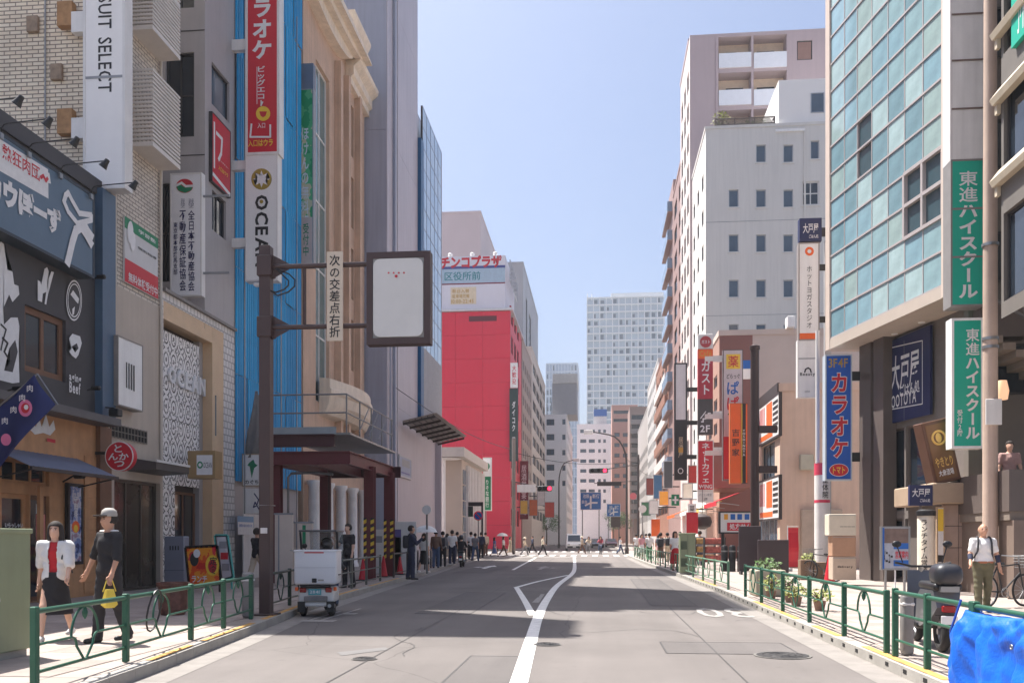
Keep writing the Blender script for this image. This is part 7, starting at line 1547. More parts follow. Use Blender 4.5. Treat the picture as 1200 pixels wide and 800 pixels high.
fence('green fence rails under the blue tarp', [on(RK, y, .16) for y in (6.4, 8.5)], m_green, .78, False, None, (.2, .5))
# cable lock loop on left fence
tag(MB().tube([(kx(LK, 10.3) - .32 + .05 * math.cos(a), 10.3 + .13 * math.sin(a) * 1.2, SW + .5 + .25 * math.cos(a)) for a in [k * .45 for k in range(14)]], .012, 6, True).build('cable_lock', m_black, smooth=True), 'black cable lock looped over left fence rail', 'lock')

# ================================================================ vehicles
m_tyre = M('tyre rubber', (34, 33, 34), .8, .1, 8); m_rim = M('wheel rim', (150, 150, 152), .35, .1, 5, metal=.7); m_wbody = M('white vehicle paint', (222, 220, 216), .3, .04, 2, coat=.4); m_lamp_r = M('tail lamp red', (150, 24, 28), .25)
def wheel(parent, c, r, t, spokes=8, axis='x'):
    w = obj('wheel', None, parent, c); MB().ring((0, 0, 0), r - t, t, axis, 28, 10).build('tyre', m_tyre, w, smooth=True); m = MB().ring((0, 0, 0), r - t * 2.0, t * .35, axis, 24, 6)
    for k in range(spokes): a = 2 * math.pi * k / spokes; m.tube([(0, 0, 0), (0, (r - 2 * t) * math.cos(a), (r - 2 * t) * math.sin(a))], t * .18, 5)
    m.lathe([(t * .7, -t), (t * .7, t)], (0, 0, 0), 10, 'x'); m.build('rim', m_rim, w, smooth=True); return w
def scooter(label, loc, rotz, body, box=None, name='scooter'):
    """local: front towards +y"""
    r = thing(name, label, 'scooter', loc, rotz); wheel(r, (0, -.55, .25), .25, .055); wheel(r, (0, .68, .26), .26, .05)
    MB().add([(x * w, y, z) for y, z, w in ((-.8, .55, .12), (-.75, .75, .15), (-.2, .74, .17), (.05, .62, .15), (.08, .30, .16), (-.2, .28, .17), (-.6, .40, .14)) for x in (-1, 1)], [(0, 1, 3, 2), (2, 3, 5, 4), (4, 5, 7, 6), (6, 7, 9, 8), (8, 9, 11, 10), (10, 11, 13, 12), (12, 13, 1, 0), (0, 2, 4, 6, 8, 10, 12), (1, 13, 11, 9, 7, 5, 3)]).build('rear_body', body, r, smooth=True)
    MB().rbox(-.16, -.82, .745, .16, -.05, .84, .04, 3).build('seat', m_black, r, smooth=True); MB().rbox(-.19, -.1, .24, .19, .4, .32, .03, 2).build('footboard', m_black, r, smooth=True)
    MB().add([(x * w, y, z) for y, z, w in ((.36, .3, .2), (.46, .95, .17), (.56, .95, .15), (.62, .6, .14), (.52, .3, .16)) for x in (-1, 1)], [(0, 1, 3, 2), (2, 3, 5, 4), (4, 5, 7, 6), (6, 7, 9, 8), (8, 9, 1, 0), (0, 2, 4, 6, 8), (1, 9, 7, 5, 3)]).build('leg_shield', body, r, smooth=True)
    MB().tube([(-.34, .36, 1.05), (-.12, .46, 1.0), (.12, .46, 1.0), (.34, .36, 1.05)], .016, 8).build('handlebar', m_black, r, smooth=True); MB().tube([(0, .47, 1.0), (0, .68, .26)], .035, 8).build('fork', m_steel, r)
    for sx in (-1, 1): mr = MB().tube([(sx * .24, .4, 1.05), (sx * .3, .42, 1.25)], .008, 6).build('mirror', m_black, r); MB().ball((sx * .31, .42, 1.29), .06, .02, .045, 10, 6).build('mirror_glass', m_black, mr, smooth=True)
    MB().rbox(-.07, -.86, .5, .07, -.78, .58, .01, 1).build('tail_lamp', m_lamp_r, r); MB().rbox(-.09, -.87, .36, .09, -.855, .46, .004, 1).build('number_plate', m_white, r); MB().rbox(-.13, -.68, .44, .13, -.42, .51, .03, 2).build('mudguard', m_black, r, smooth=True); MB().tube([(.17, -.1, .28), (.2, -.5, .28), (.2, -.85, .36)], [.03, .05, .05], 8).build('exhaust', m_steel, r, smooth=True)
    if box: MB().rbox(-.16, -.92, .80, .16, -.5, 1.07, .11, 5).build('top_box', box, r, smooth=True); MB().box(-.1, -.9, .74, .1, -.55, .805).build('rack', m_steel, r)
    return r
scooter('black scooter with rounded top box parked behind right fence', (4.18, 11.75, SW), R(-6), M('silver black fairing', (88, 88, 94), .3, .1, 3, coat=.4), M('black top box', (44, 44, 50), .45, .1, 3, coat=.2))
mc = scooter('dark motorcycle waiting near the left kerb before crossing', (colY(541.5, 46), 46, 0), R(3), M('black tank paint', (44, 46, 46), .3, .05, 3, coat=.4), None, 'motorcycle')
# three-wheeled delivery scooter
tx, ty = colY(370.5, 16.6), 16.6
tk = thing('delivery_trike', 'white three wheeled delivery scooter with cargo box and roof', 'scooter', (tx, ty, 0), R(9))
for sx in (-1, 1): wheel(tk, (sx * .27, .2, .2), .2, .06, 6)
wheel(tk, (0, 1.5, .22), .22, .055, 6)
MB().rbox(-.34, -.02, .26, .34, .75, .56, .06, 3).build('rear_body', m_wbody, tk, smooth=True); MB().rbox(-.2, .7, .22, .2, 1.2, .3, .03, 2).build('footboard', m_black, tk)
MB().rbox(-.40, -.12, .62, .40, .62, 1.26, .045, 3).build('cargo_box', M('white cargo box', (224, 224, 226), .4, .03, 2), tk, smooth=True); MB().rbox(-.405, -.125, 1.235, .405, .625, 1.275, .015, 2).build('box_lid', MATS['white cargo box'], tk, smooth=True)
MB().box(-.2, -.132, 1.215, .16, -.121, 1.235).build('red_label', m_redp, tk); MB().rbox(-.06, -.14, .66, .03, -.121, .74, .008, 1).build('latch', m_black, tk); MB().box(.05, -.128, .69, .16, -.121, .72).build('maker_plate', m_steel, tk)
for sx in (-1, 1):
    MB().rbox(sx * .36 - .03, -.05, .5, sx * .36 + .03, .0, .57, .012, 2).build('indicator', m_orangep, tk, smooth=True); MB().box(sx * .27 - .07, -.06, .1, sx * .27 + .07, -.05, .3).build('mud_flap', m_black, tk); MB().tube([(sx * .41, .1, .8), (sx * .425, .25, .8), (sx * .41, .4, .8)], .01, 6).build('box_handle', m_black, tk)
    MB().tube([(sx * .3, 1.3, 1.05), (sx * .42, 1.25, 1.3)], .009, 6).build('mirror_stalk', m_black, tk); MB().ball((sx * .43, 1.25, 1.34), .06, .02, .05, 10, 6).build('mirror', m_black, tk, smooth=True)
MB().box(-.38, -.1235, .94, .38, -.1195, .944).build('box_seam', m_grey, tk); MB().rbox(-.22, -.07, .3, .22, -.02, .4, .01, 1).build('lower_panel', M('grey plastic', (128, 124, 122), .6, .15, 8), tk); MB().tube([(.2, .3, .2), (.26, .05, .2), (.26, -.1, .22)], [.03, .035, .035], 8).build('exhaust', m_steel, tk, smooth=True)
MB().rbox(-.28, -.1, .56, .28, -.02, .62, .015, 1).build('rear_rack', m_black, tk); MB().rbox(-.3, -.06, .47, -.18, -.02, .56, .01, 1).build('tail_lamp', m_lamp_r, tk); MB().rbox(.18, -.06, .47, .3, -.02, .56, .01, 1).build('tail_lamp', m_lamp_r, tk)
MB().rbox(-.14, -.05, .42, .10, -.035, .54, .005, 1).build('number_plate', M('teal plate', (90, 168, 176), .5), tk); text_mb('2841', -.11, .45, .07, .51, -.056).build('plate_lettering', m_wpaint, tk); MB().rbox(-.25, -.03, .2, .25, .05, .28, .02, 1).build('rear_bumper', m_wbody, tk)
MB().rbox(-.24, 1.25, .3, .24, 1.45, 1.0, .06, 3).build('leg_shield', m_wbody, tk, smooth=True); MB().rbox(-.16, .55, .56, .16, 1.0, .72, .04, 3).build('seat', m_black, tk, smooth=True)
rf = MB().rbox(-.36, .15, 1.62, .36, 1.35, 1.655, .015, 2).build('roof', M('smoked roof', (74, 74, 76), .3, .05), tk, smooth=True); MB().tube([(-.34, .62, .7), (-.35, .3, 1.62)], .022, 8).build('roof_post', m_black, tk); MB().tube([(.34, .62, .7), (.35, .3, 1.62)], .022, 8).build('roof_post', m_black, tk)
MB().add([(-.33, 1.45, .95), (.33, 1.45, .95), (.34, 1.32, 1.62), (-.34, 1.32, 1.62), (-.33, 1.47, .95), (.33, 1.47, .95), (.34, 1.34, 1.62), (-.34, 1.34, 1.62)], [(0, 1, 2, 3), (4, 7, 6, 5), (0, 4, 5, 1), (3, 2, 6, 7)]).build('windscreen', M('windscreen glass', (150, 160, 164), .05, 0, alpha=.35), tk); MB().tube([(-.32, 1.2, 1.02), (0, 1.3, 1.0), (.32, 1.2, 1.02)], .016, 8).build('handlebar', m_black, tk)
# bicycles
def bicycle(label, loc, rotz, mat, basket=True):
    r = thing('bicycle', label, 'bicycle', loc, rotz, 'parked bicycles'); wheel(r, (0, -.52, .33), .33, .022, 14); wheel(r, (0, .52, .33), .33, .022, 14)
    m = MB(); P_ = dict(bb=(0, -.08, .3), seat=(0, -.22, .8), head=(0, .38, .85), headb=(0, .42, .68), rear=(0, -.52, .33), front=(0, .52, .33))
    for a, b in (('bb', 'seat'), ('bb', 'headb'), ('seat', 'head'), ('rear', 'bb'), ('rear', 'seat'), ('head', 'headb'), ('headb', 'front')): m.tube([P_[a], P_[b]], .016, 8)
    m.build('bike_frame', mat, r, smooth=True); MB().rbox(-.09, -.36, .83, .09, -.1, .89, .03, 2).build('saddle', m_black, r, smooth=True); MB().tube([(-.28, .24, 1.02), (-.1, .38, 1.0), (.1, .38, 1.0), (.28, .24, 1.02)], .013, 8).build('handlebar', m_steel, r, smooth=True); MB().tube([(0, .38, .85), (0, .38, 1.0)], .014, 8).build('stem', m_steel, r)
    MB().ring((.06, -.08, .3), .09, .008, 'x', 20, 6).build('chain_ring', m_steel, r); MB().tube([(.08, -.08, .3), (.08, .05, .18)], .01, 6).build('crank', m_steel, r); MB().rbox(.05, .0, .165, .16, .1, .185, .004, 1).build('pedal', m_black, r)
    if basket:
        m = MB()
        for k in range(5): z = .78 + k * .06; w = .14 + .012 * k; m.tube([(-w, .44, z), (w, .44, z), (w, .68, z), (-w, .68, z)], .005, 5, True)
        for x in (-.12, 0, .12):
            for y in (.45, .67): m.tube([(x, y, .78), (x * 1.3, y, 1.02)], .005, 5)
        m.build('basket', m_steel, r)
bicycle('dark bicycle parked behind the man in white shirt', (colY(1178, 18.6), 18.6, SW), R(-62), m_black); bicycle('black bicycle parked beside the box stack', (colY(964, 29.4), 29.4, SW), R(35), m_black); bicycle('bicycle parked on left pavement behind the delivery trike', (-8.3, 24.5, SW), R(20), m_black)
# far vehicles
def car(name, label, cat, loc, rotz, L, W, prof, mat, wb, wr, glass):
    r = thing(name, label, cat, loc, rotz); n = len(prof); m = MB(); hw = W / 2
    rows = [(-hw, .0), (-hw * .97, .0), (hw * .97, .0), (hw, .0)]
    def inset(z): return 1 - .12 * max(0, (z - .9)) / .9
    m.v = [(s_ * hw * inset(z), y, z) for s_ in (-1, 1) for y, z in prof]; m.f = [tuple(range(n)), tuple(reversed(range(n, 2 * n)))] + [(i, i + n, (i + 1) % n + n, (i + 1) % n) for i in range(n)]
    m.build('body', mat, r)
    for y in (-wb / 2, wb / 2):
        for sx in (-1, 1): wheel(r, (sx * (hw - .08), y, wr), wr, .09, 6)
    for g in glass: MB().add([(x, y, z) for x, y, z in g], [(0, 1, 2, 3)]).build('window', m_glass, r)
    return r
vp = [(-2.1, .35), (-2.15, .8), (-1.95, 1.1), (-1.35, 1.85), (-1.2, 1.95), (2.1, 1.95), (2.15, .35)]
v = car('van', 'white van facing camera beyond the crossing', 'van', (colY(672, 104), 104, 0), R(4), 4.3, 1.75, vp, m_wbody, 2.5, .3, [[(-.72, -1.99, 1.13), (.72, -1.99, 1.13), (.68, -1.42, 1.82), (-.68, -1.42, 1.82)]])
for sx in (-1, 1): MB().rbox(sx * .62 - .14, -2.19, .68, sx * .62 + .14, -2.1, .84, .02, 1).build('headlight', m_rim, v)
MB().box(-.8, -2.19, .36, .8, -2.14, .58).build('bumper', m_black, v); MB().box(-.17, -2.2, .45, .17, -2.191, .55).build('number_plate', m_white, v)
cp = [(-2.2, .3), (-2.25, .65), (-1.3, .9), (-.7, 1.4), (.9, 1.42), (1.7, .95), (2.2, .9), (2.25, .3)]
for i, (x, Y, c, lb) in enumerate(((716, 150, (110, 36, 44), 'dark red car far down the road'), (686, 175, (60, 62, 68), 'dark grey car far down the road'), (700, 135, (48, 48, 54), 'black car behind the crossing cyclists'))):
    k = car('car', lb, 'car', (colY(x, Y), Y, 0), R(3), 4.5, 1.75, cp, M('car paint %d' % i, c, .3, .05, 2, coat=.5), 2.6, .31, [[(-.72, -1.28, .93), (.72, -1.28, .93), (.64, -.75, 1.36), (-.64, -.75, 1.36)]])
    for sx in (-1, 1): MB().rbox(sx * .65 - .16, -2.28, .58, sx * .65 + .16, -2.2, .7, .02, 1).build('headlight', m_rim, k)
    MB().box(-.5, -2.28, .4, .5, -2.24, .55).build('grille', m_black, k)

# ================================================================ people
def surface_net(D, org, h):
    """closed skin round the zero level of a distance grid"""
    nx, ny, nz = D.shape; S = D < 0
    c = [S[i:nx - 1 + i, j:ny - 1 + j, k:nz - 1 + k] for i in (0, 1) for j in (0, 1) for k in (0, 1)]
    cnt = sum(a.astype(np.int8) for a in c); act = (cnt > 0) & (cnt < 8); idx = np.full(act.shape, -1, int); cells = np.argwhere(act); idx[act] = np.arange(len(cells))
    pos = np.zeros((len(cells), 3)); num = np.zeros(len(cells)); off = [(i, j, k) for i in (0, 1) for j in (0, 1) for k in (0, 1)]
    val = [D[cells[:, 0] + o[0], cells[:, 1] + o[1], cells[:, 2] + o[2]] for o in off]
    for a in range(8):
        for b in range(a + 1, 8):
            if sum(abs(off[a][q] - off[b][q]) for q in range(3)) != 1: continue
            m = (val[a] < 0) != (val[b] < 0); t = val[a][m] / (val[a][m] - val[b][m]); oa, ob = np.array(off[a]), np.array(off[b])
            pos[m] += oa + (ob - oa) * t[:, None]; num[m] += 1
    pos = (cells + pos / num[:, None]) * h + org; F_ = []
    for ax in range(3):
        u, v = (ax + 1) % 3, (ax + 2) % 3; sl0 = [slice(None)] * 3; sl1 = [slice(None)] * 3; sl0[ax] = slice(0, -1); sl1[ax] = slice(1, None)
        ch = S[tuple(sl0)] != S[tuple(sl1)]; e = np.argwhere(ch); e = e[(e[:, u] > 0) & (e[:, v] > 0) & (e[:, u] < D.shape[u] - 1) & (e[:, v] < D.shape[v] - 1)]
        fl = S[e[:, 0], e[:, 1], e[:, 2]]; q = []
        for du, dv in ((-1, -1), (0, -1), (0, 0), (-1, 0)):
            g = e.copy(); g[:, u] += du; g[:, v] += dv; q.append(idx[g[:, 0], g[:, 1], g[:, 2]])
        q = np.stack(q, 1); q[~fl] = q[~fl][:, ::-1]; F_ += q.tolist()
    return pos, F_
def field(prims, h, k=.03, cuts=(), fold=0.0):
    lo = np.min([np.minimum(p[1], p[2]) - p[3] if p[0] == 'c' else np.array(p[1]) - np.array(p[2]) for p in prims], 0) - 3 * h; hi = np.max([np.maximum(p[1], p[2]) + p[3] if p[0] == 'c' else np.array(p[1]) + np.array(p[2]) for p in prims], 0) + 3 * h
    n = np.ceil((hi - lo) / h).astype(int) + 1; X, Y, Z = np.meshgrid(*[lo[i] + h * np.arange(n[i]) for i in range(3)], indexing='ij'); P = np.stack([X, Y, Z], -1); D = None
    for p in prims:
        if p[0] == 'c':
            a, b = np.array(p[1]), np.array(p[2]); ab = b - a; t = np.clip(((P - a) @ ab) / max(1e-9, ab @ ab), 0, 1); d = np.linalg.norm(P - a - t[..., None] * ab, axis=-1) - (p[4] + (p[5] - p[4]) * t)
        else:
            r = np.array(p[2]); q = (P - np.array(p[1])) / r; d = (np.linalg.norm(q, axis=-1) - 1) * r.min()
        if D is None: D = d
        else: g = np.clip(.5 + .5 * (D - d) / k, 0, 1); D = D * (1 - g) + d * g - k * g * (1 - g)
    if fold: D = D + fold * (np.sin(34 * X + 9 * Z + 3 * np.sin(11 * Z)) * np.sin(17 * Z + 7 * Y + 2) + .6 * np.sin(52 * Z + 21 * X + 9 * Y) * np.sin(13 * X - 8 * Z))
    for fn in cuts: D = np.maximum(D, fn(X, Y, Z))
    return surface_net(D, lo, h)
def C(a, b, ra, rb=None): rb = ra if rb is None else rb; return ('c', np.array(a, float), np.array(b, float), max(ra, rb), ra, rb)
def E(c, r): return ('e', tuple(c), tuple(r))
POSES = dict(stand=dict(t=(3, -3), k=(4, 4), a=((4, 10, 12), (6, 10, 10))), walk=dict(t=(24, -16), k=(8, 22), a=((-18, 9, 18), (20, 9, 24))), stride=dict(t=(-14, 26), k=(24, 10), a=((22, 10, 30), (-16, 10, 20))),
             phone=dict(t=(4, -4), k=(4, 6), a=((30, 6, 105), (6, 10, 12))), ride=dict(t=(78, 76), k=(70, 68), a=((48, 12, 28), (48, 12, 28)), lean=.10), hold=dict(t=(10, -8), k=(6, 12), a=((4, 26, 14), (8, 12, 16))), carry=dict(t=(6, -6), k=(4, 8), a=((10, 14, 40), (2, 14, 10))))
def joints(pose):
    p = POSES[pose]; J = {}; lean = p.get('lean', 0)
    for s_, i in ((-1, 0), (1, 1)):
        t, k = R(p['t'][i]), R(p['k'][i]); hip = np.array((s_ * .088, 0, .93)); kn = hip + .44 * np.array((s_ * .02, -math.sin(t), -math.cos(t))); an = kn + .42 * np.array((0, -math.sin(t - k), -math.cos(t - k)))
        sp, ab, el = [R(v) for v in p['a'][i]]; sh = np.array((s_ * .178, -lean * .5, 1.395)); d = np.array((s_ * math.sin(ab), -math.sin(sp) * math.cos(ab), -math.cos(sp) * math.cos(ab))); eb = sh + .29 * d
        f = sp + el; d2 = np.array((s_ * math.sin(ab) * .6, -math.sin(f), -math.cos(f))); d2 /= np.linalg.norm(d2); wr = eb + .25 * d2; J[s_] = dict(hip=hip, kn=kn, an=an, sh=sh, eb=eb, wr=wr, hd=wr + .085 * d2, d2=d2)
    J['lean'] = lean; J['dz'] = -min(J[1]['an'][2], J[-1]['an'][2]) + .085 if pose != 'ride' else 0
    return J
PC = {}
def parts_of(pose, kind, sleeve, hairk, h, slim=1.0, fingers=False):
    key = (pose, kind, sleeve, hairk, h, slim, fingers)
    if key in PC: return PC[key]
    J = joints(pose); ln = J['lean']; out = {}
    tor = lambda e: [E((0, 0, .95), (.155 * slim + e, .112 * slim + e, .13 + e)), E((0, -ln * .2, 1.10), (.135 * slim + e, .10 * slim + e, .18 + e)), E((0, -ln * .4, 1.27), (.158 * slim + e, .112 * slim + e, .17 + e)), C((-.13, -ln * .5, 1.395), (.13, -ln * .5, 1.395), .06 + e)]
    hx = np.array((0, -ln, 0)); head = [C((0, -ln * .6, 1.40), tuple(np.array((0, -.015, 1.53)) + hx), .056, .05), E(tuple(np.array((0, -.01, 1.615)) + hx), (.074, .094, .112)), E(tuple(np.array((0, -.045, 1.555)) + hx), (.052, .056, .05))]
    if h < .03: head += [C(tuple(np.array((0, -.100, 1.615)) + hx), tuple(np.array((0, -.116, 1.585)) + hx), .010, .014)] + [E(tuple(np.array((s_ * .077, .005, 1.605)) + hx), (.013, .024, .034)) for s_ in (-1, 1)]
    body = tor(-.004) + head
    for s_ in (-1, 1):
        j = J[s_]; body += [C(j['hip'], j['kn'], .082 * slim, .054), C(j['kn'], j['an'], .053, .036), C(j['an'] + (0, .02, -.03), j['an'] + (0, -.15, -.05), .034, .03), C(j['sh'], j['eb'], .048 * slim, .038), C(j['eb'], j['wr'], .038, .026)]
        a_ = j['wr']; d2 = j['d2']; body.append(C(a_, a_ + d2 * .07, .028, .032))
    v, f = field(body, h)
    v, f = v.tolist(), f
    if fingers:
        for s_ in (-1, 1):
            j = J[s_]; d2 = j['d2']; sd = np.array((0, -1, 0)) - d2 * np.dot((0, -1, 0), d2); sd /= max(1e-6, np.linalg.norm(sd)); inn = np.cross(d2, sd) * s_; m = MB()
            for q, L in enumerate((.062, .075, .07, .055)):
                b0 = j['wr'] + d2 * .075 + sd * (.027 - .018 * q); m.tube([b0, b0 + d2 * L * .45 - inn * .004, b0 + d2 * L * .8 - inn * .018, b0 + d2 * L * .95 - inn * .034], [.0095, .009, .008, .006], 6)
            b0 = j['wr'] + d2 * .03 + sd * .028; m.tube([b0, b0 + sd * .022 + d2 * .025, b0 + sd * .026 + d2 * .055 - inn * .012], [.011, .0095, .007], 6)
            o = len(v); v += [tuple(q) for q in m.v]; f = f + [tuple(i + o for i in q) for q in m.f]
    out['body'] = (v, f); fs = {'short': .62, 'long': 1.0, 'half': .95, 'none': .08}[sleeve]
    hem = {'pants': .86, 'tucked': .965, 'skirt': .93, 'dress': .8, 'shirt_out': .78}.get(kind, .86)
    sh = tor(.020)
    for s_ in (-1, 1):
        j = J[s_]; e = j['sh'] + (j['eb'] - j['sh']) * min(1, fs * 1.05); sh.append(C(j['sh'] * np.array((.98, 1, .997)), e, .071, .060 if fs < 1 else .056))
        if sleeve == 'long': sh.append(C(j['eb'], j['wr'], .054, .042))
    out['shirt'] = field(sh, h, .03, [lambda X, Y, Z: hem - Z, lambda X, Y, Z: Z - (1.452 + .12 * Y)], .0055 if h < .03 else 0)
    if kind in ('pants', 'shirt_out', 'shorts', 'tucked'):
        tr = [E((0, 0, .95), (.172 * slim, .128 * slim, .14))]
        for s_ in (-1, 1): j = J[s_]; tr += [C(j['hip'], j['kn'], .098 * slim, .076)] + ([C(j['kn'], j['an'] + (0, 0, .01), .076, .068)] if kind != 'shorts' else [])
        out['trousers'] = field(tr, h, .03, [lambda X, Y, Z: Z - 1.0], .006 if h < .03 else 0)
    else:
        lo_ = .30 if kind == 'dress' else .42; sk = [C((0, 0, 1.0), (0, 0, lo_), .14, .235), E((0, 0, .95), (.165, .125, .12))]; out['skirt'] = field(sk, h, .04, [lambda X, Y, Z: Z - 1.02, lambda X, Y, Z: (lo_) - Z], .008 if h < .03 else 0)
    shoe = []
    for s_ in (-1, 1): a_ = J[s_]['an']; out['shoe%d' % s_] = field([C(a_ + (0, .03, -.045), a_ + (0, -.16, -.055), .042, .036), C(a_ + (0, .01, -.02), a_ + (0, -.04, -.03), .042, .04)], h, .03, [lambda X, Y, Z, z=a_[2] - .085: z - Z])
    hc = np.array((0, .005, 1.63)) + hx; g_ = .5 * h
    if hairk == 'short': out['hair'] = field([E(hc, (.086 + g_, .102 + g_, .110 + g_))], h, .02, [lambda X, Y, Z: np.minimum(1.665 - Z, -.035 - ln - Y + (Z - 1.6) * .3 + .0) if True else Z, lambda X, Y, Z: 1.555 - Z])
    elif hairk == 'long': out['hair'] = field([E(hc, (.092 + g_, .104 + g_, .112 + g_)), E(hc + (0, .05, -.13), (.098, .07, .15)), E(hc + (-.078, .0, -.1), (.028 + g_, .05, .13)), E(hc + (.078, .0, -.1), (.028 + g_, .05, .13))], h, .03, [lambda X, Y, Z: np.minimum(np.minimum(1.668 - Z, -.03 - ln - Y), .062 - np.abs(X))])
    elif hairk == 'bald': out['hair'] = field([E(hc + (0, .02, -.02), (.086, .092, .085))], h, .02, [lambda X, Y, Z: np.minimum(9 - Z, -.0 - Y), lambda X, Y, Z: Z - 1.66])
    PC[key] = (out, J); return PC[key]
NV = {}
def person(label, loc, rotz, H, skin, top, bottom, hair, shoe, pose='stand', kind='pants', sleeve='short', hairk='short', res=.045, slim=1.0, group=None, hat=None, bag=None, extra=None, umb=None, near=False):
    out, J = parts_of(pose, kind, sleeve, hairk, res, slim, near); S_ = H / 1.73; dz = J['dz']
    key0 = id(out)
    def part(nm, name, mat, parent):
        k = (key0, nm, mat.name)
        if k not in NV:
            if len(out[nm][1]) == 0: return None
            m = MB(); m.v = [tuple(q) for q in out[nm][0]]; m.f = [tuple(q) for q in out[nm][1]]; NV[k] = m.mesh(name, mat, True)
        o = bpy.data.objects.new(name, NV[k]); col.objects.link(o); o.parent = parent; return o
    b = part('body', 'person', skin, None); b.location = (loc[0], loc[1], loc[2] + dz * S_); b.rotation_euler = (0, 0, rotz); b.scale = (S_, S_, S_); tag(b, label, 'person', group)
    part('shirt', 'shirt', top, b)
    part('trousers' if 'trousers' in out else 'skirt', 'trousers' if 'trousers' in out else 'skirt', bottom, b)
    for s_ in (-1, 1): part('shoe%d' % s_, 'shoe', shoe, b)
    if 'hair' in out: part('hair', 'hair', hair, b)
    ln = J['lean']
    if near:
        for s_ in (-1, 1): MB().ball((s_ * .03, -.092 - ln, 1.622), .012, .008, .007, 8, 6).build('eye', m_dark, b); MB().tube([(s_ * .016, -.099 - ln, 1.642), (s_ * .046, -.088 - ln, 1.64)], .005, 5).build('eyebrow', hair, b)
        MB().ball((0, -.097 - ln, 1.556), .022, .008, .006, 8, 6).build('mouth', M('lip', (168, 98, 88), .6), b)
    if hat == 'cap':
        MB().lathe([(.1, 0), (.104, .03), (.09, .08), (.05, .11), (.005, .115)], (0, -ln, 1.655), 16).build('cap', M('grey cap', (168, 162, 156), .8, .1, 8), b, smooth=True); MB().rbox(-.07, -.19 - ln, 1.655, .07, -.07 - ln, 1.672, .006, 2).build('cap_peak', M('dark peak', (62, 56, 54), .8), b, smooth=True)
    elif hat == 'sun': MB().lathe([(.2, 0), (.12, .03), (.1, .1), (.06, .12)], (0, -ln, 1.65), 18).build('sun_hat', M('pale hat', (212, 200, 180), .8), b, smooth=True)
    elif hat == 'helmet': MB().ball((0, -ln, 1.64), .135, .15, .14, 18, 12).build('helmet', M('dark helmet', (46, 46, 50), .25, coat=.5), b, smooth=True); MB().ball((0, -.04 - ln, 1.625), .125, .125, .07, 16, 8).build('visor', m_glass, b, smooth=True)
    if bag == 'backpack':
        MB().rbox(-.15, .11, 1.0, .15, .27, 1.42, .06, 3).build('backpack', m_bagd, b, smooth=True)
        for s_ in (-1, 1): MB().tube([(s_ * .1, .12, 1.38), (s_ * .11, .04, 1.478), (s_ * .11, -.08, 1.46), (s_ * .12, -.142, 1.36), (s_ * .13, -.135, 1.2), (s_ * .165, -.02, 1.06)], .018, 6).build('strap', m_bagd, b, smooth=True)
    elif bag in ('tote', 'yellow'):
        hd = J[1]['hd']; mt = m_bagy if bag == 'yellow' else m_bagd; (MB().rbox(hd[0] - .05, hd[1] - .13, hd[2] - .42, hd[0] + .06, hd[1] + .13, hd[2] - .12, .03, 2) if bag == 'tote' else MB().add([(hd[0] + x_, hd[1] + y_, hd[2] + z_) for x_, y_, z_ in ((-.02, -.05, -.1), (.02, -.05, -.1), (.02, .05, -.1), (-.02, .05, -.1), (-.05, -.09, -.3), (.05, -.08, -.31), (.045, .09, -.3), (-.045, .08, -.29), (-.03, -.05, -.34), (.03, -.05, -.34), (.03, .05, -.34), (-.03, .05, -.34))], [(0, 1, 5, 4), (1, 2, 6, 5), (2, 3, 7, 6), (3, 0, 4, 7), (4, 5, 9, 8), (5, 6, 10, 9), (6, 7, 11, 10), (7, 4, 8, 11), (8, 9, 10, 11), (3, 2, 1, 0)])).build('bag', mt, b, smooth=True); MB().tube([(hd[0], hd[1] - .09, hd[2] - .13), (hd[0], hd[1] - .04, hd[2] + .01), (hd[0], hd[1] + .04, hd[2] + .01), (hd[0], hd[1] + .09, hd[2] - .13)], .008, 5).build('bag_handle', mt, b)
    if umb: 
        hd = J[-1]['hd']; MB().tube([tuple(hd), (hd[0] * .4, hd[1], 2.05)], .01, 6).build('umbrella_shaft', m_steel, b); MB().lathe([(.52, 1.78), (.42, 1.93), (.25, 2.03), (.02, 2.08)], (hd[0] * .4, hd[1], 0), 14).build('umbrella_canopy', umb, b, smooth=True)
    return b
m_bagd = M('dark bag', (50, 50, 56), .7, .1, 6); m_bagy = M('yellow bag', (226, 200, 80), .6, .1, 6)
skin1, skin2 = M('skin', (216, 172, 148), .55, .05, 8), M('tanned skin', (198, 150, 124), .55, .05, 8)
hair1, hair2 = M('black hair', (48, 40, 37), .8, .3, 30), M('grey hair', (170, 160, 150), .6, .15, 20)
cl_ = lambda n, c: M('cloth ' + n, c, .85, .12, 5, .15, 60)
white_c, black_c, navy_c, olive, denim, red_c, beige_c, grey_c, pink_c, brown_c, blue_c = cl_('white', (226, 224, 222)), cl_('black', (40, 38, 42)), cl_('navy', (46, 50, 72)), cl_('olive', (98, 94, 72)), cl_('denim', (74, 90, 118)), cl_('red', (190, 40, 48)), cl_('beige', (196, 178, 156)), cl_('grey', (128, 126, 128)), cl_('pink', (206, 150, 156)), cl_('brown', (110, 84, 70)), cl_('blue', (86, 106, 150))
shoe_b, shoe_w = M('dark shoe', (44, 42, 42), .5), M('white shoe', (220, 216, 212), .6)
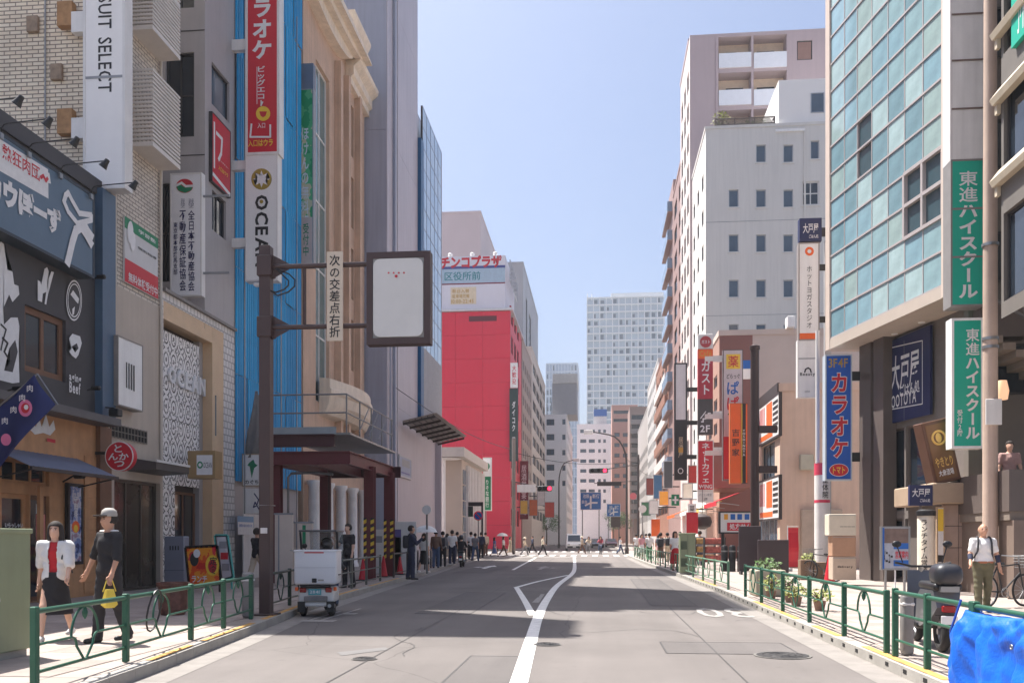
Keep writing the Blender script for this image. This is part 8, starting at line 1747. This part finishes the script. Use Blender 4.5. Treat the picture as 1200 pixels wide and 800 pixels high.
# ---- near people
g = G(128, 752, SW); w = person('man in dark tee and pale cap carrying a yellow bag on left pavement', g, R(-28), 1.72, skin2, black_c, cl_('charcoal', (48, 46, 50)), hair1, shoe_b, 'hold', 'pants', 'half', 'short', .017, 1.08, None, 'cap', 'yellow', near=True)
for s_ in (-1, 1): MB().ball((s_ * .12, .0, 1.462), .07, .05, .016, 12, 6).build('white_shoulder_patch', white_c, w, smooth=True)
g = G(65, 750, SW); w = person('woman in red top, open white shirt and black skirt on left pavement', g, R(14), 1.62, skin1, red_c, black_c, hair1, shoe_w, 'walk', 'skirt', 'none', 'long', .017, .92, None, None, None, near=True)
o2, J2 = parts_of('walk', 'shirt_out', 'half', 'long', .0172, .96)
v, f = o2['shirt']; m = MB(); keep = [q for q in f if not all(abs(v[i][0]) < .06 and v[i][1] < -.02 for i in q)]; m.v = [tuple(p) for p in v]; m.f = [tuple(q) for q in keep]; o = m.build('open_shirt', white_c, w, smooth=True, angle=180); o.scale = (1.0, 1.06, 1.002); sm = o.modifiers.new('t', 'SOLIDIFY'); sm.thickness = .012; sm.offset = 1
MB().tube([(.12, -.11, 1.2), (.13, -.05, 1.46), (.13, .1, 1.35), (.2, .08, 1.0)], .012, 6).build('shoulder_strap', m_bagd, w, smooth=True)
g = G(1152, 717, SW); w = person('grey haired man in white polo and olive trousers with backpack', g, R(-8), 1.62, skin2, white_c, olive, hair2, shoe_b, 'carry', 'tucked', 'short', 'bald', .017, 1.14, None, None, 'backpack', near=True)
for s_ in (-1, 1):
    j = parts_of('carry', 'tucked', 'short', 'bald', .017, 1.14, True)[1][s_]; MB().tube([tuple(j['eb'] + (j['wr'] - j['eb']) * .02), tuple(j['eb'] + (j['wr'] - j['eb']) * .6)], [.05, .04], 10).build('arm_cover', navy_c, w, smooth=True)
MB().lathe([(.165, 0), (.168, .02), (.165, .04)], (0, 0, .955), 20).build('belt', M('tan belt', (168, 104, 70), .5), w, smooth=True).scale = (1.17, .9, 1)
# ---- rider of the trike and the motorcycle
person('rider in dark helmet sitting on white delivery trike', (tx + math.sin(-R(5)) * .72 + .0, ty + .80, -.23), R(185), 1.7, skin1, M('dark jacket', (58, 58, 64), .8), denim, hair1, shoe_b, 'ride', 'pants', 'long', 'short', .022, 1.05, None, 'helmet')
person('rider in black on motorcycle near left kerb', (colY(541.5, 46) - .0, 45.65, -.1), R(183), 1.72, skin1, black_c, black_c, hair1, shoe_b, 'ride', 'pants', 'long', 'short', .035, 1.0, None, 'helmet')
# ---- other people: (label, x px, distance, facing deg, height, top, bottom, pose, kind, sleeve, hair, hat, bag, z)
crowd = [('person in black passing the white hoarding behind brown pole', 301, 24.5, 150, 1.68, black_c, beige_c, 'walk', 'pants', 'long', 'short', None, None, SW),
 ('man in black tee standing beside the delivery trike', 408, 24.2, -30, 1.74, black_c, black_c, 'phone', 'pants', 'short', 'short', None, None, SW),
 ('man in dark jacket with grey backpack looking at phone', 482, 29.0, 110, 1.76, navy_c, navy_c, 'phone', 'pants', 'long', 'short', None, 'backpack', SW),
 ('woman under white parasol with dark skirt by round sign', 497, 34.5, 170, 1.58, white_c, black_c, 'walk', 'skirt', 'short', 'long', None, None, SW),
 ('person in brown jacket at near end of waiting crowd', 511, 40, 175, 1.7, brown_c, denim, 'stand', 'pants', 'long', 'short', None, None, SW),
 ('person with olive backpack in waiting crowd', 519, 42, 180, 1.66, grey_c, black_c, 'stand', 'pants', 'long', 'short', None, 'backpack', SW),
 ('person in white shirt facing away in waiting crowd', 530, 45, 178, 1.74, white_c, navy_c, 'stand', 'pants', 'short', 'short', None, None, SW),
 ('person in black tee at back of waiting crowd', 536, 52, 160, 1.7, black_c, grey_c, 'stand', 'pants', 'short', 'short', None, None, SW),
 ('woman in pale dress in waiting crowd', 524, 50, 190, 1.6, beige_c, beige_c, 'stand', 'dress', 'short', 'long', None, None, SW),
 ('person in white tee beside the motorcycle rider', 552, 54, 185, 1.72, white_c, black_c, 'stand', 'pants', 'short', 'short', None, None, SW),
 ('person in checked grey shirt near pavilion ribs', 557, 52, 170, 1.68, grey_c, denim, 'walk', 'pants', 'short', 'short', None, None, SW),
 ('person in dark clothes near pavilion corner', 564, 60, 180, 1.74, navy_c, black_c, 'stand', 'pants', 'long', 'short', None, None, SW),
 ('man in pale shirt waiting at crossing edge', 569, 66, 200, 1.76, beige_c, brown_c, 'stand', 'pants', 'long', 'short', None, None, SW),
 ('woman in long blue dress stepping onto crossing', 579.5, 72, 120, 1.58, blue_c, blue_c, 'walk', 'dress', 'short', 'long', None, 'tote', 0),
 ('person under white parasol at left end of crossing', 590, 76, 90, 1.65, white_c, brown_c, 'walk', 'pants', 'short', 'long', None, None, 0),
 ('person in grey beige coat on left part of crossing', 598, 78, 80, 1.66, beige_c, beige_c, 'stride', 'dress', 'long', 'long', None, None, 0),
 ('stooping person in beige with sun hat on crossing', 615, 77, 100, 1.6, beige_c, grey_c, 'walk', 'pants', 'long', 'short', 'sun', 'tote', 0),
 ('person in cream top and dark trousers striding over crossing', 636, 78, 95, 1.72, cl_('cream', (214, 204, 184)), black_c, 'stride', 'pants', 'short', 'short', None, None, 0),
 ('person in beige hurrying past the white van', 682, 84, 85, 1.7, beige_c, brown_c, 'stride', 'pants', 'long', 'short', 'sun', None, 0),
 ('person in dark jacket behind crossing cyclists', 624, 88, -60, 1.72, navy_c, black_c, 'walk', 'pants', 'long', 'short', None, None, 0),
 ('person in white shirt leftmost of far right crowd', 746, 66, 170, 1.7, white_c, grey_c, 'walk', 'pants', 'short', 'short', None, None, SW),
 ('woman in pink top on far right pavement', 752, 60, 20, 1.6, pink_c, white_c, 'stand', 'skirt', 'short', 'long', None, None, SW),
 ('person in white blouse and green bottoms on far right pavement', 761, 52, 178, 1.68, white_c, cl_('green', (70, 120, 84)), 'walk', 'pants', 'short', 'short', None, None, SW),
 ('person in dark vest walking away on far right pavement', 774, 46, 182, 1.68, grey_c, brown_c, 'stride', 'skirt', 'short', 'short', None, 'backpack', SW),
 ('woman in pale lilac dress on far right pavement', 772, 56, 175, 1.62, pink_c, pink_c, 'walk', 'dress', 'short', 'long', None, None, SW),
 ('person in cream with dark round bag on far right pavement', 782, 50, 185, 1.7, cl_('cream', (214, 204, 184)), beige_c, 'walk', 'pants', 'short', 'short', None, 'backpack', SW),
 ('woman in red skirt left of pale green cabinet', 791, 38, 15, 1.62, white_c, red_c, 'stand', 'dress', 'short', 'long', None, 'tote', SW),
 ('person in black shirt behind pale green cabinet', 797, 44, 170, 1.7, black_c, denim, 'walk', 'pants', 'short', 'short', None, None, SW),
 ('man in pale shirt by the goods racks', 820, 45, 200, 1.7, grey_c, navy_c, 'stand', 'pants', 'short', 'short', None, None, SW),
 ('person in pink shirt standing on the outside stair landing', 1183, 22.4, -10, 1.68, cl_('dusty pink', (176, 140, 134)), black_c, 'stand', 'pants', 'short', 'short', None, None, lz),
 ('person in dark shirt at the far right crowd end', 757, 70, 180, 1.74, navy_c, black_c, 'walk', 'pants', 'short', 'short', None, None, SW),
 ('person in white top crossing behind the traffic pole', 727, 84, 100, 1.66, white_c, denim, 'stride', 'pants', 'short', 'short', None, None, 0)]
for i, (lb, x, Y, fc, H_, tp_, bt_, ps, kd, sl, hr, ht_, bgk, z) in enumerate(crowd):
    near = Y < 35
    person(lb, (colY(x, Y), Y, z), R(fc), H_, skin1 if i % 2 else skin2, tp_, bt_, hair1, shoe_b if i % 3 else shoe_w, ps, kd, sl, hr, .024 if near else .042, 1.0, 'people on the street', ht_, bgk, umb=(white_c if 'parasol' in lb else None))
# cyclists on the crossing
for x, Y, c, lb in ((704, 82, M('wine cloth', (150, 60, 74), .85), 'cyclist in wine red riding over crossing towards camera'), (690, 88, beige_c, 'cyclist in beige riding over crossing behind')):
    X = colY(x, Y); bicycle('bicycle ridden by the ' + lb.split(' riding')[0], (X, Y, 0), R(172), m_black); person(lb, (X, Y + .22, -.02), R(-8), 1.66, skin1, c, denim if x == 704 else grey_c, hair1, shoe_b, 'ride', 'pants', 'long', 'long', .042, 1.0, 'people on the street')

# ================================================================ thin summer haze round the whole place
m, N, L, b = nodes_of('haze'); N.remove(b); pv = N.new('ShaderNodeVolumePrincipled')
pv.inputs['Color'].default_value = (.94, .96, 1, 1); pv.inputs['Density'].default_value = .0004; pv.inputs['Anisotropy'].default_value = .2
L.new(pv.outputs[0], N['Material Output'].inputs['Volume'])
stuff(MB().box(-3050, -650, -1.2, 3050, 4550, 128).build('haze', m))
scene.cycles.volume_bounces = 0; scene.cycles.volume_step_rate = 5
